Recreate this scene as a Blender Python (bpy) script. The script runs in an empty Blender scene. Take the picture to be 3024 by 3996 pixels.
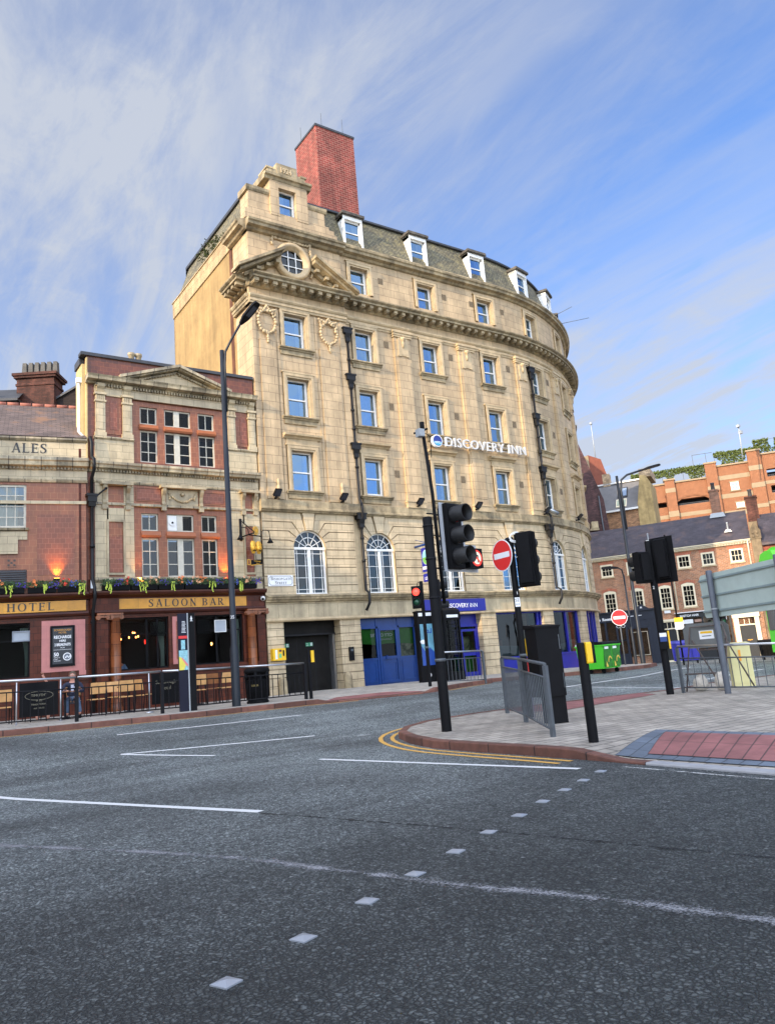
import bpy, bmesh, math, random
from math import sin, cos, pi, radians, atan2, sqrt
from mathutils import Vector, Matrix, noise
from mathutils.geometry import tessellate_polygon, delaunay_2d_cdt
random.seed(7)
S = bpy.context.scene
COL = S.collection

# ------------------------------------------------------------------ camera, world, sun, exposure
cam = bpy.data.cameras.new('camera')
camo = bpy.data.objects.new('camera', cam)
COL.objects.link(camo)
R_ = Vector((0.82756431, -0.5555198, -0.08083974))
U_ = Vector((-0.04214062, -0.20507339, 0.97783898))
F_ = Vector((0.55978699, 0.80581801, 0.19312137))
camo.matrix_world = Matrix(((R_.x, U_.x, -F_.x, -15.7557), (R_.y, U_.y, -F_.y, -25.2264),
                            (R_.z, U_.z, -F_.z, 1.25), (0, 0, 0, 1)))
cam.sensor_fit = 'VERTICAL'
cam.sensor_height = 24.0
cam.lens = 24.0 * 0.7471647
cam.clip_start = 0.1
cam.clip_end = 3000
S.camera = camo

SUN_EL = 20.0
SUN_AZ = radians(193.0)          # direction towards the sun, from +X
sdir = Vector((cos(SUN_AZ) * cos(radians(SUN_EL)), sin(SUN_AZ) * cos(radians(SUN_EL)), sin(radians(SUN_EL))))
sl = bpy.data.lights.new('sun', 'SUN')
sl.energy = 3.0
sl.angle = radians(0.5)
sl.color = (1.0, 0.80, 0.56)
slo = bpy.data.objects.new('sun', sl)
COL.objects.link(slo)
slo.location = (-60, -20, 60)
slo.rotation_euler = sdir.to_track_quat('Z', 'Y').to_euler()

world = bpy.data.worlds.new('World')
S.world = world
world.use_nodes = True
nt = world.node_tree
for n_ in list(nt.nodes):
    nt.nodes.remove(n_)
def wn(t, **k):
    n = nt.nodes.new(t)
    for a, b in k.items():
        setattr(n, a, b)
    return n
out = wn('ShaderNodeOutputWorld')
bg = wn('ShaderNodeBackground')
bg.inputs['Strength'].default_value = 0.15
sky = wn('ShaderNodeTexSky', sky_type='NISHITA', sun_disc=False)
sky.sun_elevation = radians(SUN_EL)
sky.sun_rotation = radians(90) - SUN_AZ
sky.air_density = 1.0
sky.dust_density = 0.6
sky.ozone_density = 2.5
geo = wn('ShaderNodeTexCoord')
sep = wn('ShaderNodeSeparateXYZ')
nt.links.new(geo.outputs['Generated'], sep.inputs[0])
def wmath(op, a, b=None, c=None):
    n = wn('ShaderNodeMath', operation=op)
    for i, v in enumerate((a, b, c)):
        if v is None:
            continue
        if isinstance(v, (int, float)):
            n.inputs[i].default_value = v
        else:
            nt.links.new(v, n.inputs[i])
    return n.outputs[0]
zz = wmath('ADD', wmath('MAXIMUM', sep.outputs['Z'], 0.02), 0.16)
px = wmath('DIVIDE', sep.outputs['X'], zz)
py = wmath('DIVIDE', sep.outputs['Y'], zz)
comb = wn('ShaderNodeCombineXYZ')
nt.links.new(px, comb.inputs[0])
nt.links.new(py, comb.inputs[1])
def wnoise(rot, sc, loc, scale, detail, rough, dist):
    mp = wn('ShaderNodeMapping')
    mp.inputs['Rotation'].default_value = (0, 0, radians(rot))
    mp.inputs['Scale'].default_value = sc
    mp.inputs['Location'].default_value = loc
    nt.links.new(comb.outputs[0], mp.inputs[0])
    no = wn('ShaderNodeTexNoise')
    no.inputs['Scale'].default_value = scale
    no.inputs['Detail'].default_value = detail
    no.inputs['Roughness'].default_value = rough
    no.inputs['Distortion'].default_value = dist
    nt.links.new(mp.outputs[0], no.inputs['Vector'])
    return no.outputs['Fac']
def wramp(v, a, b, lo=0.0, hi=1.0):
    m = wn('ShaderNodeMapRange', interpolation_type='SMOOTHSTEP')
    m.inputs['From Min'].default_value = a
    m.inputs['From Max'].default_value = b
    m.inputs['To Min'].default_value = lo
    m.inputs['To Max'].default_value = hi
    nt.links.new(v, m.inputs['Value'])
    return m.outputs['Result']
# broad bands of cirrus, fibrous streaks on top, thinning towards the right of the view
big = wramp(wnoise(28, (1.0, 0.42, 1), (0.35, 0.9, 0), 0.95, 5, 0.58, 0.9), 0.30, 0.54)
fib = wramp(wnoise(34, (1.0, 0.22, 1), (2.0, 0.3, 0), 2.9, 10, 0.66, 1.3), 0.36, 0.66)
puf = wramp(wnoise(18, (1.0, 0.55, 1), (5.0, 1.0, 0), 6.5, 10, 0.68, 0.8), 0.45, 0.66)
side = wmath('MAXIMUM', wramp(sep.outputs['X'], 0.90, 0.25, 0.30, 1.0), wramp(sep.outputs['Z'], 0.60, 0.30, 0.0, 1.0))
den = wmath('MULTIPLY', wmath('ADD', wmath('MULTIPLY', wmath('MULTIPLY', big, 0.85), wmath('ADD', wmath('MULTIPLY', fib, 0.42), 0.58)), wmath('ADD', wmath('MULTIPLY', fib, 0.16), wmath('MULTIPLY', puf, 0.16))), side)
low = wramp(sep.outputs['Z'], 0.0, 0.45, 0.30, 0.0)
den = wmath('MINIMUM', wmath('ADD', den, low), 0.93)
mix = wn('ShaderNodeMix', data_type='RGBA')
nt.links.new(den, mix.inputs['Factor'])
tint = wn('ShaderNodeMix', data_type='RGBA', blend_type='MULTIPLY')
tint.inputs['Factor'].default_value = 1.0
tint.inputs[7].default_value = (0.53, 0.71, 0.98, 1)
nt.links.new(sky.outputs[0], tint.inputs[6])
nt.links.new(tint.outputs[2], mix.inputs[6])
mix.inputs[7].default_value = (2.05, 2.20, 2.50, 1)
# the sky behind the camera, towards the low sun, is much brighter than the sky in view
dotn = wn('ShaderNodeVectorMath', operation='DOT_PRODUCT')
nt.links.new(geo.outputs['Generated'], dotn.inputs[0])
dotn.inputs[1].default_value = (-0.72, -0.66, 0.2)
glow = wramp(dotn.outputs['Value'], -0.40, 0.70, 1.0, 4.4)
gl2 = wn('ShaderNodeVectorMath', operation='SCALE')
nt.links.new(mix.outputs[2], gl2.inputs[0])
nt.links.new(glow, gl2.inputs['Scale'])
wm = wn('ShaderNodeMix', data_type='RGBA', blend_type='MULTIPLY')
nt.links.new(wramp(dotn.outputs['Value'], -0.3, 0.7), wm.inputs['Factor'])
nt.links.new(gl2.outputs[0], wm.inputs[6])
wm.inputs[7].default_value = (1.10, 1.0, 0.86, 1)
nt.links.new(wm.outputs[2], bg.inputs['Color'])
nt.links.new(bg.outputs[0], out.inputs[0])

S.view_settings.view_transform = 'Standard'
S.view_settings.look = 'None'
S.view_settings.exposure = 1.0
S.view_settings.gamma = 1.0
S.render.engine = 'CYCLES'
S.cycles.max_bounces = 6
S.cycles.transparent_max_bounces = 12

# ------------------------------------------------------------------ materials
MATS = {}
def mat(name, col, rough=0.7, metal=0.0, var=0.12, vscale=3.0, bump=0.0, bscale=20.0, brick=None,
        stain=0.0, emit=None, spec=0.5, coords='Object', mottle=None, tri=None):
    if name in MATS:
        return MATS[name]
    m = bpy.data.materials.new(name)
    m.use_nodes = True
    t = m.node_tree
    for n in list(t.nodes):
        t.nodes.remove(n)
    L = t.links.new
    o = t.nodes.new('ShaderNodeOutputMaterial')
    b = t.nodes.new('ShaderNodeBsdfPrincipled')
    L(b.outputs[0], o.inputs[0])
    b.inputs['Roughness'].default_value = rough
    b.inputs['Metallic'].default_value = metal
    b.inputs['Specular IOR Level'].default_value = spec
    tc = t.nodes.new('ShaderNodeTexCoord')
    def nz(scale, detail=5, rgh=0.6, src='Object', sc=None):
        n = t.nodes.new('ShaderNodeTexNoise')
        n.inputs['Scale'].default_value = scale
        n.inputs['Detail'].default_value = detail
        n.inputs['Roughness'].default_value = rgh
        if sc:
            mp = t.nodes.new('ShaderNodeMapping')
            mp.inputs['Scale'].default_value = sc
            L(tc.outputs[src], mp.inputs[0])
            L(mp.outputs[0], n.inputs['Vector'])
        else:
            L(tc.outputs[src], n.inputs['Vector'])
        return n.outputs['Fac']
    def mr(v, a, b_, lo, hi):
        n = t.nodes.new('ShaderNodeMapRange')
        n.inputs[1].default_value = a
        n.inputs[2].default_value = b_
        n.inputs[3].default_value = lo
        n.inputs[4].default_value = hi
        L(v, n.inputs[0])
        return n.outputs[0]
    def mul(cs, v):
        n = t.nodes.new('ShaderNodeMix')
        n.data_type = 'RGBA'
        n.blend_type = 'MULTIPLY'
        n.inputs[0].default_value = 1.0
        if isinstance(cs, tuple):
            n.inputs[6].default_value = cs
        else:
            L(cs, n.inputs[6])
        cm = t.nodes.new('ShaderNodeCombineColor')
        for i in range(3):
            L(v, cm.inputs[i])
        L(cm.outputs[0], n.inputs[7])
        return n.outputs[2]
    c4 = (col[0], col[1], col[2], 1.0)
    hgt = None
    if brick:
        bw, bh, ms, mc, off, bv = brick
        bt = t.nodes.new('ShaderNodeTexBrick')
        L(tc.outputs['UV'], bt.inputs['Vector'])
        bt.offset = off
        bt.inputs['Scale'].default_value = 1.0
        bt.inputs['Brick Width'].default_value = bw
        bt.inputs['Row Height'].default_value = bh
        bt.inputs['Mortar Size'].default_value = ms
        bt.inputs['Mortar Smooth'].default_value = 0.2
        bt.inputs['Bias'].default_value = 0.0
        bt.inputs['Color1'].default_value = tuple(x * (1 - bv) for x in col) + (1,)
        bt.inputs['Color2'].default_value = tuple(min(1, x * (1 + bv)) for x in col) + (1,)
        bt.inputs['Mortar'].default_value = tuple(mc) + (1,)
        cur = bt.outputs['Color']
        inv = t.nodes.new('ShaderNodeMath')
        inv.operation = 'SUBTRACT'
        inv.inputs[0].default_value = 1.0
        L(bt.outputs['Fac'], inv.inputs[1])
        hgt = inv.outputs[0]
    else:
        cur = c4
    if var > 0:
        cur = mul(cur, mr(nz(vscale), 0.3, 0.7, 1 - var, 1 + var))
    if mottle:
        n = t.nodes.new('ShaderNodeMix')
        n.data_type = 'RGBA'
        L(mr(nz(mottle[1], 4, 0.6), mottle[2], mottle[3], 0, 1), n.inputs[0])
        if isinstance(cur, tuple):
            n.inputs[6].default_value = cur
        else:
            L(cur, n.inputs[6])
        n.inputs[7].default_value = tuple(mottle[0]) + (1,)
        cur = n.outputs[2]
    if stain > 0:
        cur = mul(cur, mr(nz(0.9, 6, 0.7), 0.35, 0.62, 1 - stain, 1.04))
        cur = mul(cur, mr(nz(1.0, 5, 0.65, 'Object', (2.6, 2.6, 0.22)), 0.38, 0.60, 1 - stain * 0.8, 1.03))
    if isinstance(cur, tuple):
        b.inputs['Base Color'].default_value = cur
    else:
        L(cur, b.inputs['Base Color'])
    if bump > 0 or hgt is not None:
        bn = t.nodes.new('ShaderNodeBump')
        bn.inputs['Distance'].default_value = 0.02
        bn.inputs['Strength'].default_value = max(bump, 0.35 if hgt is not None else 0)
        h = nz(bscale, 4, 0.6)
        if hgt is not None:
            ad = t.nodes.new('ShaderNodeMath')
            ad.operation = 'MULTIPLY_ADD'
            L(h, ad.inputs[0])
            ad.inputs[1].default_value = 0.35
            L(hgt, ad.inputs[2])
            h = ad.outputs[0]
        L(h, bn.inputs['Height'])
        L(bn.outputs[0], b.inputs['Normal'])
    if emit:
        b.inputs['Emission Color'].default_value = tuple(emit[:3]) + (1,)
        b.inputs['Emission Strength'].default_value = emit[3]
    MATS[name] = m
    return m

def glass_mat(name, tint, refl, tr):
    m = bpy.data.materials.new(name)
    m.use_nodes = True
    t = m.node_tree
    for n in list(t.nodes):
        t.nodes.remove(n)
    o = t.nodes.new('ShaderNodeOutputMaterial')
    g = t.nodes.new('ShaderNodeBsdfGlossy')
    g.inputs['Roughness'].default_value = 0.02
    g.inputs['Color'].default_value = (refl[0], refl[1], refl[2], 1)
    x = t.nodes.new('ShaderNodeBsdfTransparent')
    x.inputs['Color'].default_value = tuple(tint) + (1,)
    mx = t.nodes.new('ShaderNodeMixShader')
    lw = t.nodes.new('ShaderNodeLayerWeight')
    lw.inputs['Blend'].default_value = tr
    tc = t.nodes.new('ShaderNodeTexCoord')
    no = t.nodes.new('ShaderNodeTexNoise')
    no.inputs['Scale'].default_value = 0.9
    t.links.new(tc.outputs['Object'], no.inputs['Vector'])
    bp = t.nodes.new('ShaderNodeBump')
    bp.inputs['Strength'].default_value = 0.35
    bp.inputs['Distance'].default_value = 0.03
    t.links.new(no.outputs['Fac'], bp.inputs['Height'])
    t.links.new(bp.outputs[0], g.inputs['Normal'])
    fm = t.nodes.new('ShaderNodeMapRange')
    fm.inputs[3].default_value = 0.14 if tr > .6 else 0.0
    t.links.new(lw.outputs['Fresnel'], fm.inputs[0])
    t.links.new(fm.outputs[0], mx.inputs[0])
    t.links.new(x.outputs[0], mx.inputs[1])
    t.links.new(g.outputs[0], mx.inputs[2])
    t.links.new(mx.outputs[0], o.inputs[0])
    MATS[name] = m
    return m

CREAM = (0.55, 0.40, 0.228)
m_stone = mat('stone_faience', CREAM, 0.55, var=0.10, vscale=1.3, bump=0.15, brick=(0.56, 0.355, 0.008, (0.24, 0.16, 0.085), 0.5, 0.07), stain=0.26)
m_stone2 = mat('stone_plain', (0.55, 0.415, 0.24), 0.6, var=0.14, vscale=4, bump=0.25, bscale=14, stain=0.20)
m_rust = mat('stone_rusticated', (0.60, 0.47, 0.29), 0.6, var=0.10, vscale=3, bump=0.2, brick=(0.50, 0.34, 0.007, (0.30, 0.22, 0.13), 0.5, 0.07), stain=0.24)
m_corn = mat('stone_weathered', (0.46, 0.36, 0.21), 0.75, var=0.2, vscale=6, bump=0.4, bscale=18, stain=0.55)
m_joint = mat('stone_groove', (0.22, 0.17, 0.11), 0.85)
m_render = mat('yellow_render', (0.37, 0.245, 0.10), 0.9, var=0.10, vscale=1.2, bump=0.3, bscale=9, stain=0.22)
m_coping = mat('render_coping', (0.50, 0.36, 0.19), 0.8, var=0.15, brick=(0.8, 0.42, 0.012, (0.28, 0.19, 0.1), 0.5, 0.08), stain=0.3)
m_slate = mat('fish_scale_slate', (0.155, 0.135, 0.08), 0.7, var=0.35, vscale=2.2, bump=0.5, brick=(0.17, 0.10, 0.012, (0.03, 0.028, 0.022), 0.5, 0.3), mottle=((0.24, 0.20, 0.09), 5.0, 0.5, 0.75))
m_lead = mat('dark_lead', (0.035, 0.037, 0.042), 0.5, var=0.25)
m_redbrick = mat('red_brick', (0.25, 0.045, 0.032), 0.85, var=0.2, vscale=1.0, bump=0.3, brick=(0.30, 0.12, 0.011, (0.42, 0.22, 0.16), 0.5, 0.25), stain=0.35)
m_white = mat('white_paint', (0.78, 0.77, 0.73), 0.4, var=0.06)
m_dark = mat('dark_interior', (0.012, 0.012, 0.014), 0.9, var=0)
m_curtain = mat('curtain_cloth', (0.75, 0.74, 0.70), 0.9, var=0.15, vscale=6)
m_glass = glass_mat('sky_glass', (0.55, 0.6, 0.62), (0.36, 0.60, 0.92), 0.62)
m_glassd = glass_mat('shop_glass', (0.42, 0.45, 0.45), (0.8, 0.85, 0.9), 0.22)
m_glassm = glass_mat('tinted_glass', (0.35, 0.4, 0.42), (0.75, 0.85, 0.95), 0.38)
m_pipe = mat('black_pipe', (0.008, 0.008, 0.009), 0.45, var=0.2, spec=.3)
m_black = mat('black_metal', (0.006, 0.006, 0.008), 0.5, var=0.25, vscale=8, spec=.2)
m_blackm = mat('matt_black', (0.005, 0.005, 0.006), 0.6, var=0.3, spec=.14)
m_grey = mat('grey_rail', (0.075, 0.085, 0.095), 0.5, var=0.2, vscale=9)
m_steel = mat('bare_steel', (0.55, 0.56, 0.58), 0.28, metal=0.9, var=0.1)
m_alu = mat('grey_board', (0.33, 0.35, 0.36), 0.5, var=0.06)
m_blue = mat('blue_paint', (0.006, 0.040, 0.19), 0.35, var=0.12)
m_blue2 = mat('royal_blue', (0.010, 0.014, 0.25), 0.35, var=0.08)
m_green = mat('bin_green', (0.07, 0.52, 0.03), 0.4, var=0.05)
m_dgreen = mat('deep_green', (0.03, 0.18, 0.03), 0.5)
m_yellow = mat('signal_yellow', (0.85, 0.50, 0.01), 0.45, var=0.05)
m_red = mat('sign_red', (0.72, 0.012, 0.012), 0.35, var=0.04)
m_signwhite = mat('sign_white', (0.82, 0.82, 0.82), 0.35, var=0.03)
m_terra = mat('terracotta_tile', (0.28, 0.085, 0.032), 0.35, var=0.10, bump=0.1, brick=(0.20, 0.19, 0.006, (0.42, 0.18, 0.08), 0.5, 0.12), stain=0.2)
m_terrad = mat('dark_red_tile', (0.14, 0.036, 0.014), 0.35, var=0.2, bump=0.1, brick=(0.20, 0.15, 0.006, (0.23, 0.08, 0.035), 0.5, 0.2), stain=0.2)
m_terra2 = mat('panel_tile', (0.21, 0.055, 0.024), 0.35, var=0.12, brick=(0.165, 0.16, 0.005, (0.38, 0.15, 0.09), 0.5, 0.16))
m_brown = mat('brown_faience', (0.085, 0.020, 0.010), 0.35, var=0.3, brick=(0.24, 0.2, 0.006, (0.02, 0.01, 0.008), 0.5, 0.2), spec=0.2)
m_brownm = mat('brown_moulding', (0.065, 0.018, 0.010), 0.35, var=0.3, spec=0.25)
m_column = mat('column_faience', (0.20, 0.060, 0.020), 0.25, var=0.3, vscale=2, brick=(0.5, 0.36, 0.006, (0.04, 0.016, 0.01), 0.5, 0.25))
m_gold = mat('gold_tile', (0.58, 0.26, 0.018), 0.35, var=0.2, vscale=2.5, brick=(0.6, 0.5, 0.004, (0.35, 0.17, 0.02), 0.5, 0.12))
m_pink = mat('pink_tile', (0.47, 0.17, 0.15), 0.4, var=0.12, brick=(0.3, 0.4, 0.003, (0.38, 0.13, 0.12), 0.5, 0.05))
m_fai = mat('cream_faience', (0.55, 0.44, 0.265), 0.35, var=0.10, bump=0.1, brick=(0.42, 0.24, 0.006, (0.25, 0.2, 0.12), 0.5, 0.06), stain=0.22)
m_faip = mat('cream_moulding', (0.53, 0.42, 0.25), 0.4, var=0.15, stain=0.45)
m_letter = mat('black_letter', (0.015, 0.013, 0.012), 0.35, var=0)
m_ash = None
# ------------------------------------------------------------------ frames and mesh builder
class Frame:
    """local (s, off, z): s along a wall, off outwards from it, z up."""
    def __init__(self, o=(0, 0), ang=0.0, z=0.0):
        a = radians(ang)
        self.o = Vector((o[0], o[1], z)); self.u = Vector((cos(a), sin(a), 0)); self.m = Vector((sin(a), -cos(a), 0))
    def __call__(self, p):
        return self.o + self.u * p[0] + self.m * p[1] + Vector((0, 0, p[2]))
    def subs(self, a, b):
        return [a, b]
class Curve(Frame):
    S0 = 8.8; R = 13.2; S1 = 8.8 + 13.2 * 1.42
    def __call__(self, p):
        s, o, z = p
        if s <= self.S0:
            return Vector((s, -o, z))
        e = min(s, self.S1); th = (e - self.S0) / self.R
        x = self.S0 + (self.R + o) * sin(th); n = -self.R + (self.R + o) * cos(th)
        if s > self.S1:
            x += (s - self.S1) * cos(th); n -= (s - self.S1) * sin(th)
        return Vector((x, -n, z))
    def subs(self, a, b):
        if b <= self.S0 or a >= self.S1:
            return [a, b]
        L = [a] + ([self.S0] if a < self.S0 else [])
        x = L[-1]; e = min(b, self.S1); k = max(1, int((e - x) / 0.45 + 0.5))
        L += [x + (e - x) * i / k for i in range(1, k + 1)]
        if b > self.S1:
            L.append(b)
        return L
ID = Frame()
HOT = Curve()
class Plain:
    def __call__(self, p): return Vector(p)
    def subs(self, a, b): return [a, b]
RAW = Plain()

class MB:
    def __init__(self, fr=RAW):
        self.fr = fr; self.v = []; self.f = []; self.m = []; self.uv = []; self.sm = []
    def face(self, pts, mat=0, uv=None, smooth=False):
        k = len(self.v)
        if uv is None:
            a = Vector(pts[0]); n = Vector((0, 0, 0))
            for i in range(1, len(pts) - 1):
                n += (Vector(pts[i]) - a).cross(Vector(pts[i + 1]) - a)
            ax = max(range(3), key=lambda i: abs(n[i]))
            uv = [((p[0], p[2]) if ax == 1 else (p[1], p[2]) if ax == 0 else (p[0], p[1])) for p in pts]
        self.v += [self.fr(p) for p in pts]
        self.f.append(list(range(k, k + len(pts)))); self.m.append(mat); self.uv.append(uv); self.sm.append(smooth)
    def box(self, s0, s1, o0, o1, z0, z1, mat=0):
        if s1 < s0: s0, s1 = s1, s0
        if o1 < o0: o0, o1 = o1, o0
        if z1 < z0: z0, z1 = z1, z0
        L = self.fr.subs(s0, s1)
        for a, b in zip(L, L[1:]):
            self.face([(a, o1, z0), (b, o1, z0), (b, o1, z1), (a, o1, z1)], mat)
            self.face([(b, o0, z0), (a, o0, z0), (a, o0, z1), (b, o0, z1)], mat)
            self.face([(a, o1, z1), (b, o1, z1), (b, o0, z1), (a, o0, z1)], mat)
            self.face([(a, o0, z0), (b, o0, z0), (b, o1, z0), (a, o1, z0)], mat)
        self.face([(s0, o0, z0), (s0, o1, z0), (s0, o1, z1), (s0, o0, z1)], mat)
        self.face([(s1, o1, z0), (s1, o0, z0), (s1, o0, z1), (s1, o1, z1)], mat)
        return self
    def prof(self, s0, s1, pr, mat=0, caps=True):
        """sweep a closed (off, z) profile along s"""
        L = self.fr.subs(s0, s1); n = len(pr)
        per = [0.0]
        for i in range(n):
            a, b = pr[i], pr[(i + 1) % n]
            per.append(per[-1] + math.hypot(b[0] - a[0], b[1] - a[1]))
        for a, b in zip(L, L[1:]):
            for i in range(n):
                p, q = pr[i], pr[(i + 1) % n]
                self.face([(a, p[0], p[1]), (b, p[0], p[1]), (b, q[0], q[1]), (a, q[0], q[1])], mat,
                          [(a, per[i]), (b, per[i]), (b, per[i + 1]), (a, per[i + 1])])
        if caps:
            for s in (s0, s1):
                for t in tessellate_polygon([[Vector((p[0], p[1], 0)) for p in pr]]):
                    self.face([(s, pr[i][0], pr[i][1]) for i in t], mat)
        return self
    def poly(self, pts, o0, o1, mat=0, back=False):
        """extruded (s, z) polygon"""
        for t in tessellate_polygon([[Vector((p[0], p[1], 0)) for p in pts]]):
            self.face([(pts[i][0], o1, pts[i][1]) for i in t], mat)
            if back:
                self.face([(pts[i][0], o0, pts[i][1]) for i in reversed(t)], mat)
        n = len(pts)
        for i in range(n):
            p, q = pts[i], pts[(i + 1) % n]
            if o0 != o1:
                self.face([(p[0], o0, p[1]), (q[0], o0, q[1]), (q[0], o1, q[1]), (p[0], o1, p[1])], mat)
        return self
    def wall(self, s0, s1, z0, z1, holes, off=0.0, dep=0.2, mat=0, rmat=None):
        """front sheet with rectangular holes and their reveals"""
        if rmat is None: rmat = mat
        hs = [h for h in holes if h[1] > s0 and h[0] < s1 and h[3] > z0 and h[2] < z1]
        ss = sorted(set([s0, s1] + [x for h in hs for x in h[:2] if s0 < x < s1]))
        zs = sorted(set([z0, z1] + [x for h in hs for x in h[2:4] if z0 < x < z1]))
        for a, b in zip(ss, ss[1:]):
            L = self.fr.subs(a, b)
            for c, d in zip(zs, zs[1:]):
                mx, mz = (a + b) / 2, (c + d) / 2
                if any(h[0] < mx < h[1] and h[2] < mz < h[3] for h in hs): continue
                for p, q in zip(L, L[1:]):
                    self.face([(p, off, c), (q, off, c), (q, off, d), (p, off, d)], mat)
        for h in hs:
            a, b, c, d = max(h[0], s0), min(h[1], s1), max(h[2], z0), min(h[3], z1)
            i = off - dep
            self.face([(a, off, c), (a, i, c), (a, i, d), (a, off, d)], rmat)
            self.face([(b, i, c), (b, off, c), (b, off, d), (b, i, d)], rmat)
            if d < z1 or h[3] <= z1: self.face([(a, off, d), (b, off, d), (b, i, d), (a, i, d)], rmat)
            if c > z0 or h[2] >= z0: self.face([(a, i, c), (b, i, c), (b, off, c), (a, off, c)], rmat)
        return self
    def tube(self, path, r, mat=0, n=8, caps=True, r2=None):
        P = [Vector(p) for p in path]; rings = []
        up = Vector((0, 0, 1)); last = None
        for i, p in enumerate(P):
            t = (P[min(i + 1, len(P) - 1)] - P[max(i - 1, 0)]).normalized()
            x = t.cross(up if last is None else last[1])
            if last is None:
                x = t.cross(up) if abs(t.z) < 0.9 else t.cross(Vector((1, 0, 0)))
            x.normalize(); y = x.cross(t).normalized(); last = (x, y)
            if i and False: pass
            rr = r if r2 is None else r + (r2 - r) * i / (len(P) - 1)
            rings.append([p + x * (cos(2 * pi * k / n) * rr) + y * (sin(2 * pi * k / n) * rr) for k in range(n)])
        for a, b in zip(rings, rings[1:]):
            for k in range(n):
                self.face([a[k], a[(k + 1) % n], b[(k + 1) % n], b[k]], mat, None, True)
        if caps:
            self.face(list(reversed(rings[0])), mat); self.face(rings[-1], mat)
        return self
    def lathe(self, c, pr, mat=0, n=16, arc=2 * pi, a0=0.0, caps=False):
        """profile [(r, z)] round a vertical axis at c=(s,off)"""
        full = abs(arc - 2 * pi) < 1e-6
        def P(r, z, k):
            a = a0 + arc * k / n
            return (c[0] + r * cos(a), c[1] + r * sin(a), z)
        for (r1, z1), (r2, z2) in zip(pr, pr[1:]):
            for k in range(n):
                q = [P(r1, z1, k), P(r1, z1, k + 1), P(r2, z2, k + 1), P(r2, z2, k)]
                if r1 < 1e-6: q = q[1:]
                elif r2 < 1e-6: q = q[:3]
                u = [(a0 + arc * k / n, z1), (a0 + arc * (k + 1) / n, z1), (a0 + arc * (k + 1) / n, z2), (a0 + arc * k / n, z2)]
                u = [(x * max(r1, r2), y) for x, y in u]
                if len(q) == 3: u = u[:3]
                self.face(q, mat, u, True)
        return self
    def hcyl(self, c, d, r, ln, mat=0, n=20, r2=None, caps=(True, True), a0=0.0, arc=2 * pi, th=0.0):
        """cylinder with a horizontal axis: c start centre, d unit dir in (s,off)"""
        r2 = r if r2 is None else r2
        d = Vector((d[0], d[1], 0)).normalized(); x = Vector((-d.y, d.x, 0)); c = Vector(c)
        def P(t, rr, k):
            a = a0 + arc * k / n
            return c + d * t + x * (cos(a) * rr) + Vector((0, 0, sin(a) * rr))
        for k in range(n):
            self.face([P(0, r, k), P(0, r, k + 1), P(ln, r2, k + 1), P(ln, r2, k)], mat, None, True)
            if th:
                self.face([P(0, r - th, k + 1), P(0, r - th, k), P(ln, r2 - th, k), P(ln, r2 - th, k + 1)], mat, None, True)
                self.face([P(ln, r2, k), P(ln, r2, k + 1), P(ln, r2 - th, k + 1), P(ln, r2 - th, k)], mat)
        if caps[0]: self.face([P(0, r, k) for k in range(n)], mat)
        if caps[1]: self.face([P(ln, r2, k) for k in range(n)], mat)
        return self
    def sphere(self, c, r, mat=0, n=10, m=7, sc=(1, 1, 1)):
        for j in range(m):
            for k in range(n):
                q = []
                for (jj, kk) in ((j, k), (j, k + 1), (j + 1, k + 1), (j + 1, k)):
                    t = pi * jj / m; a = 2 * pi * kk / n
                    q.append((c[0] + r * sc[0] * sin(t) * cos(a), c[1] + r * sc[1] * sin(t) * sin(a), c[2] + r * sc[2] * cos(t)))
                if j == 0: q = [q[0]] + q[2:]
                elif j == m - 1: q = q[:3]
                self.face(q, mat, None, True)
        return self
    def text(self, s, pos, size, o, mat=0, depth=0.004, fx=1.0, bold=0.0, align='LEFT', spacing=1.0, rot=0.0, flip=False):
        """flat lettering on the wall plane, pos=(s, z) of baseline"""
        cu = bpy.data.curves.new('t', 'FONT'); cu.body = s; cu.size = size; cu.align_x = align
        cu.extrude = depth / 2; cu.offset = bold; cu.space_character = spacing; cu.resolution_u = 3
        ob = bpy.data.objects.new('t', cu); COL.objects.link(ob)
        me = ob.to_mesh()
        ca, sa = cos(rot), sin(rot)
        vs = []
        for v in me.vertices:
            x = v.co.x * fx * (-1 if flip else 1); y = v.co.y
            vs.append((pos[0] + x * ca - y * sa, o + v.co.z + depth / 2, pos[1] + x * sa + y * ca))
        for p in me.polygons:
            self.face([vs[i] for i in p.vertices], mat)
        ob.to_mesh_clear(); bpy.data.objects.remove(ob); bpy.data.curves.remove(cu)
        return self
    def build(self, name, mats, parent=None, world=True, label=None):
        me = bpy.data.meshes.new(name)
        # weld per-face verts
        idx = {}; vs = []; fs = []; keep = []
        for fi, f in enumerate(self.f):
            g = []
            for i in f:
                k = (round(self.v[i].x, 4), round(self.v[i].y, 4), round(self.v[i].z, 4))
                if k not in idx:
                    idx[k] = len(vs); vs.append(self.v[i])
                g.append(idx[k])
            if len(set(g)) == len(g): fs.append(g); keep.append(fi)
        me.from_pydata([tuple(v) for v in vs], [], fs)
        for mm in (mats if isinstance(mats, (list, tuple)) else [mats]): me.materials.append(mm)
        uvl = me.uv_layers.new(name='UVMap'); li = 0
        for p, fi in zip(me.polygons, keep):
            p.material_index = self.m[fi]; p.use_smooth = self.sm[fi]
            for u in self.uv[fi]:
                uvl.data[li].uv = u; li += 1
        me.validate(clean_customdata=False); me.update()
        o = bpy.data.objects.new(name, me); COL.objects.link(o)
        if parent is not None:
            o.parent = parent
            if world: o.matrix_parent_inverse = WINV(parent)
        if label: o['label'] = label
        return o
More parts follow.
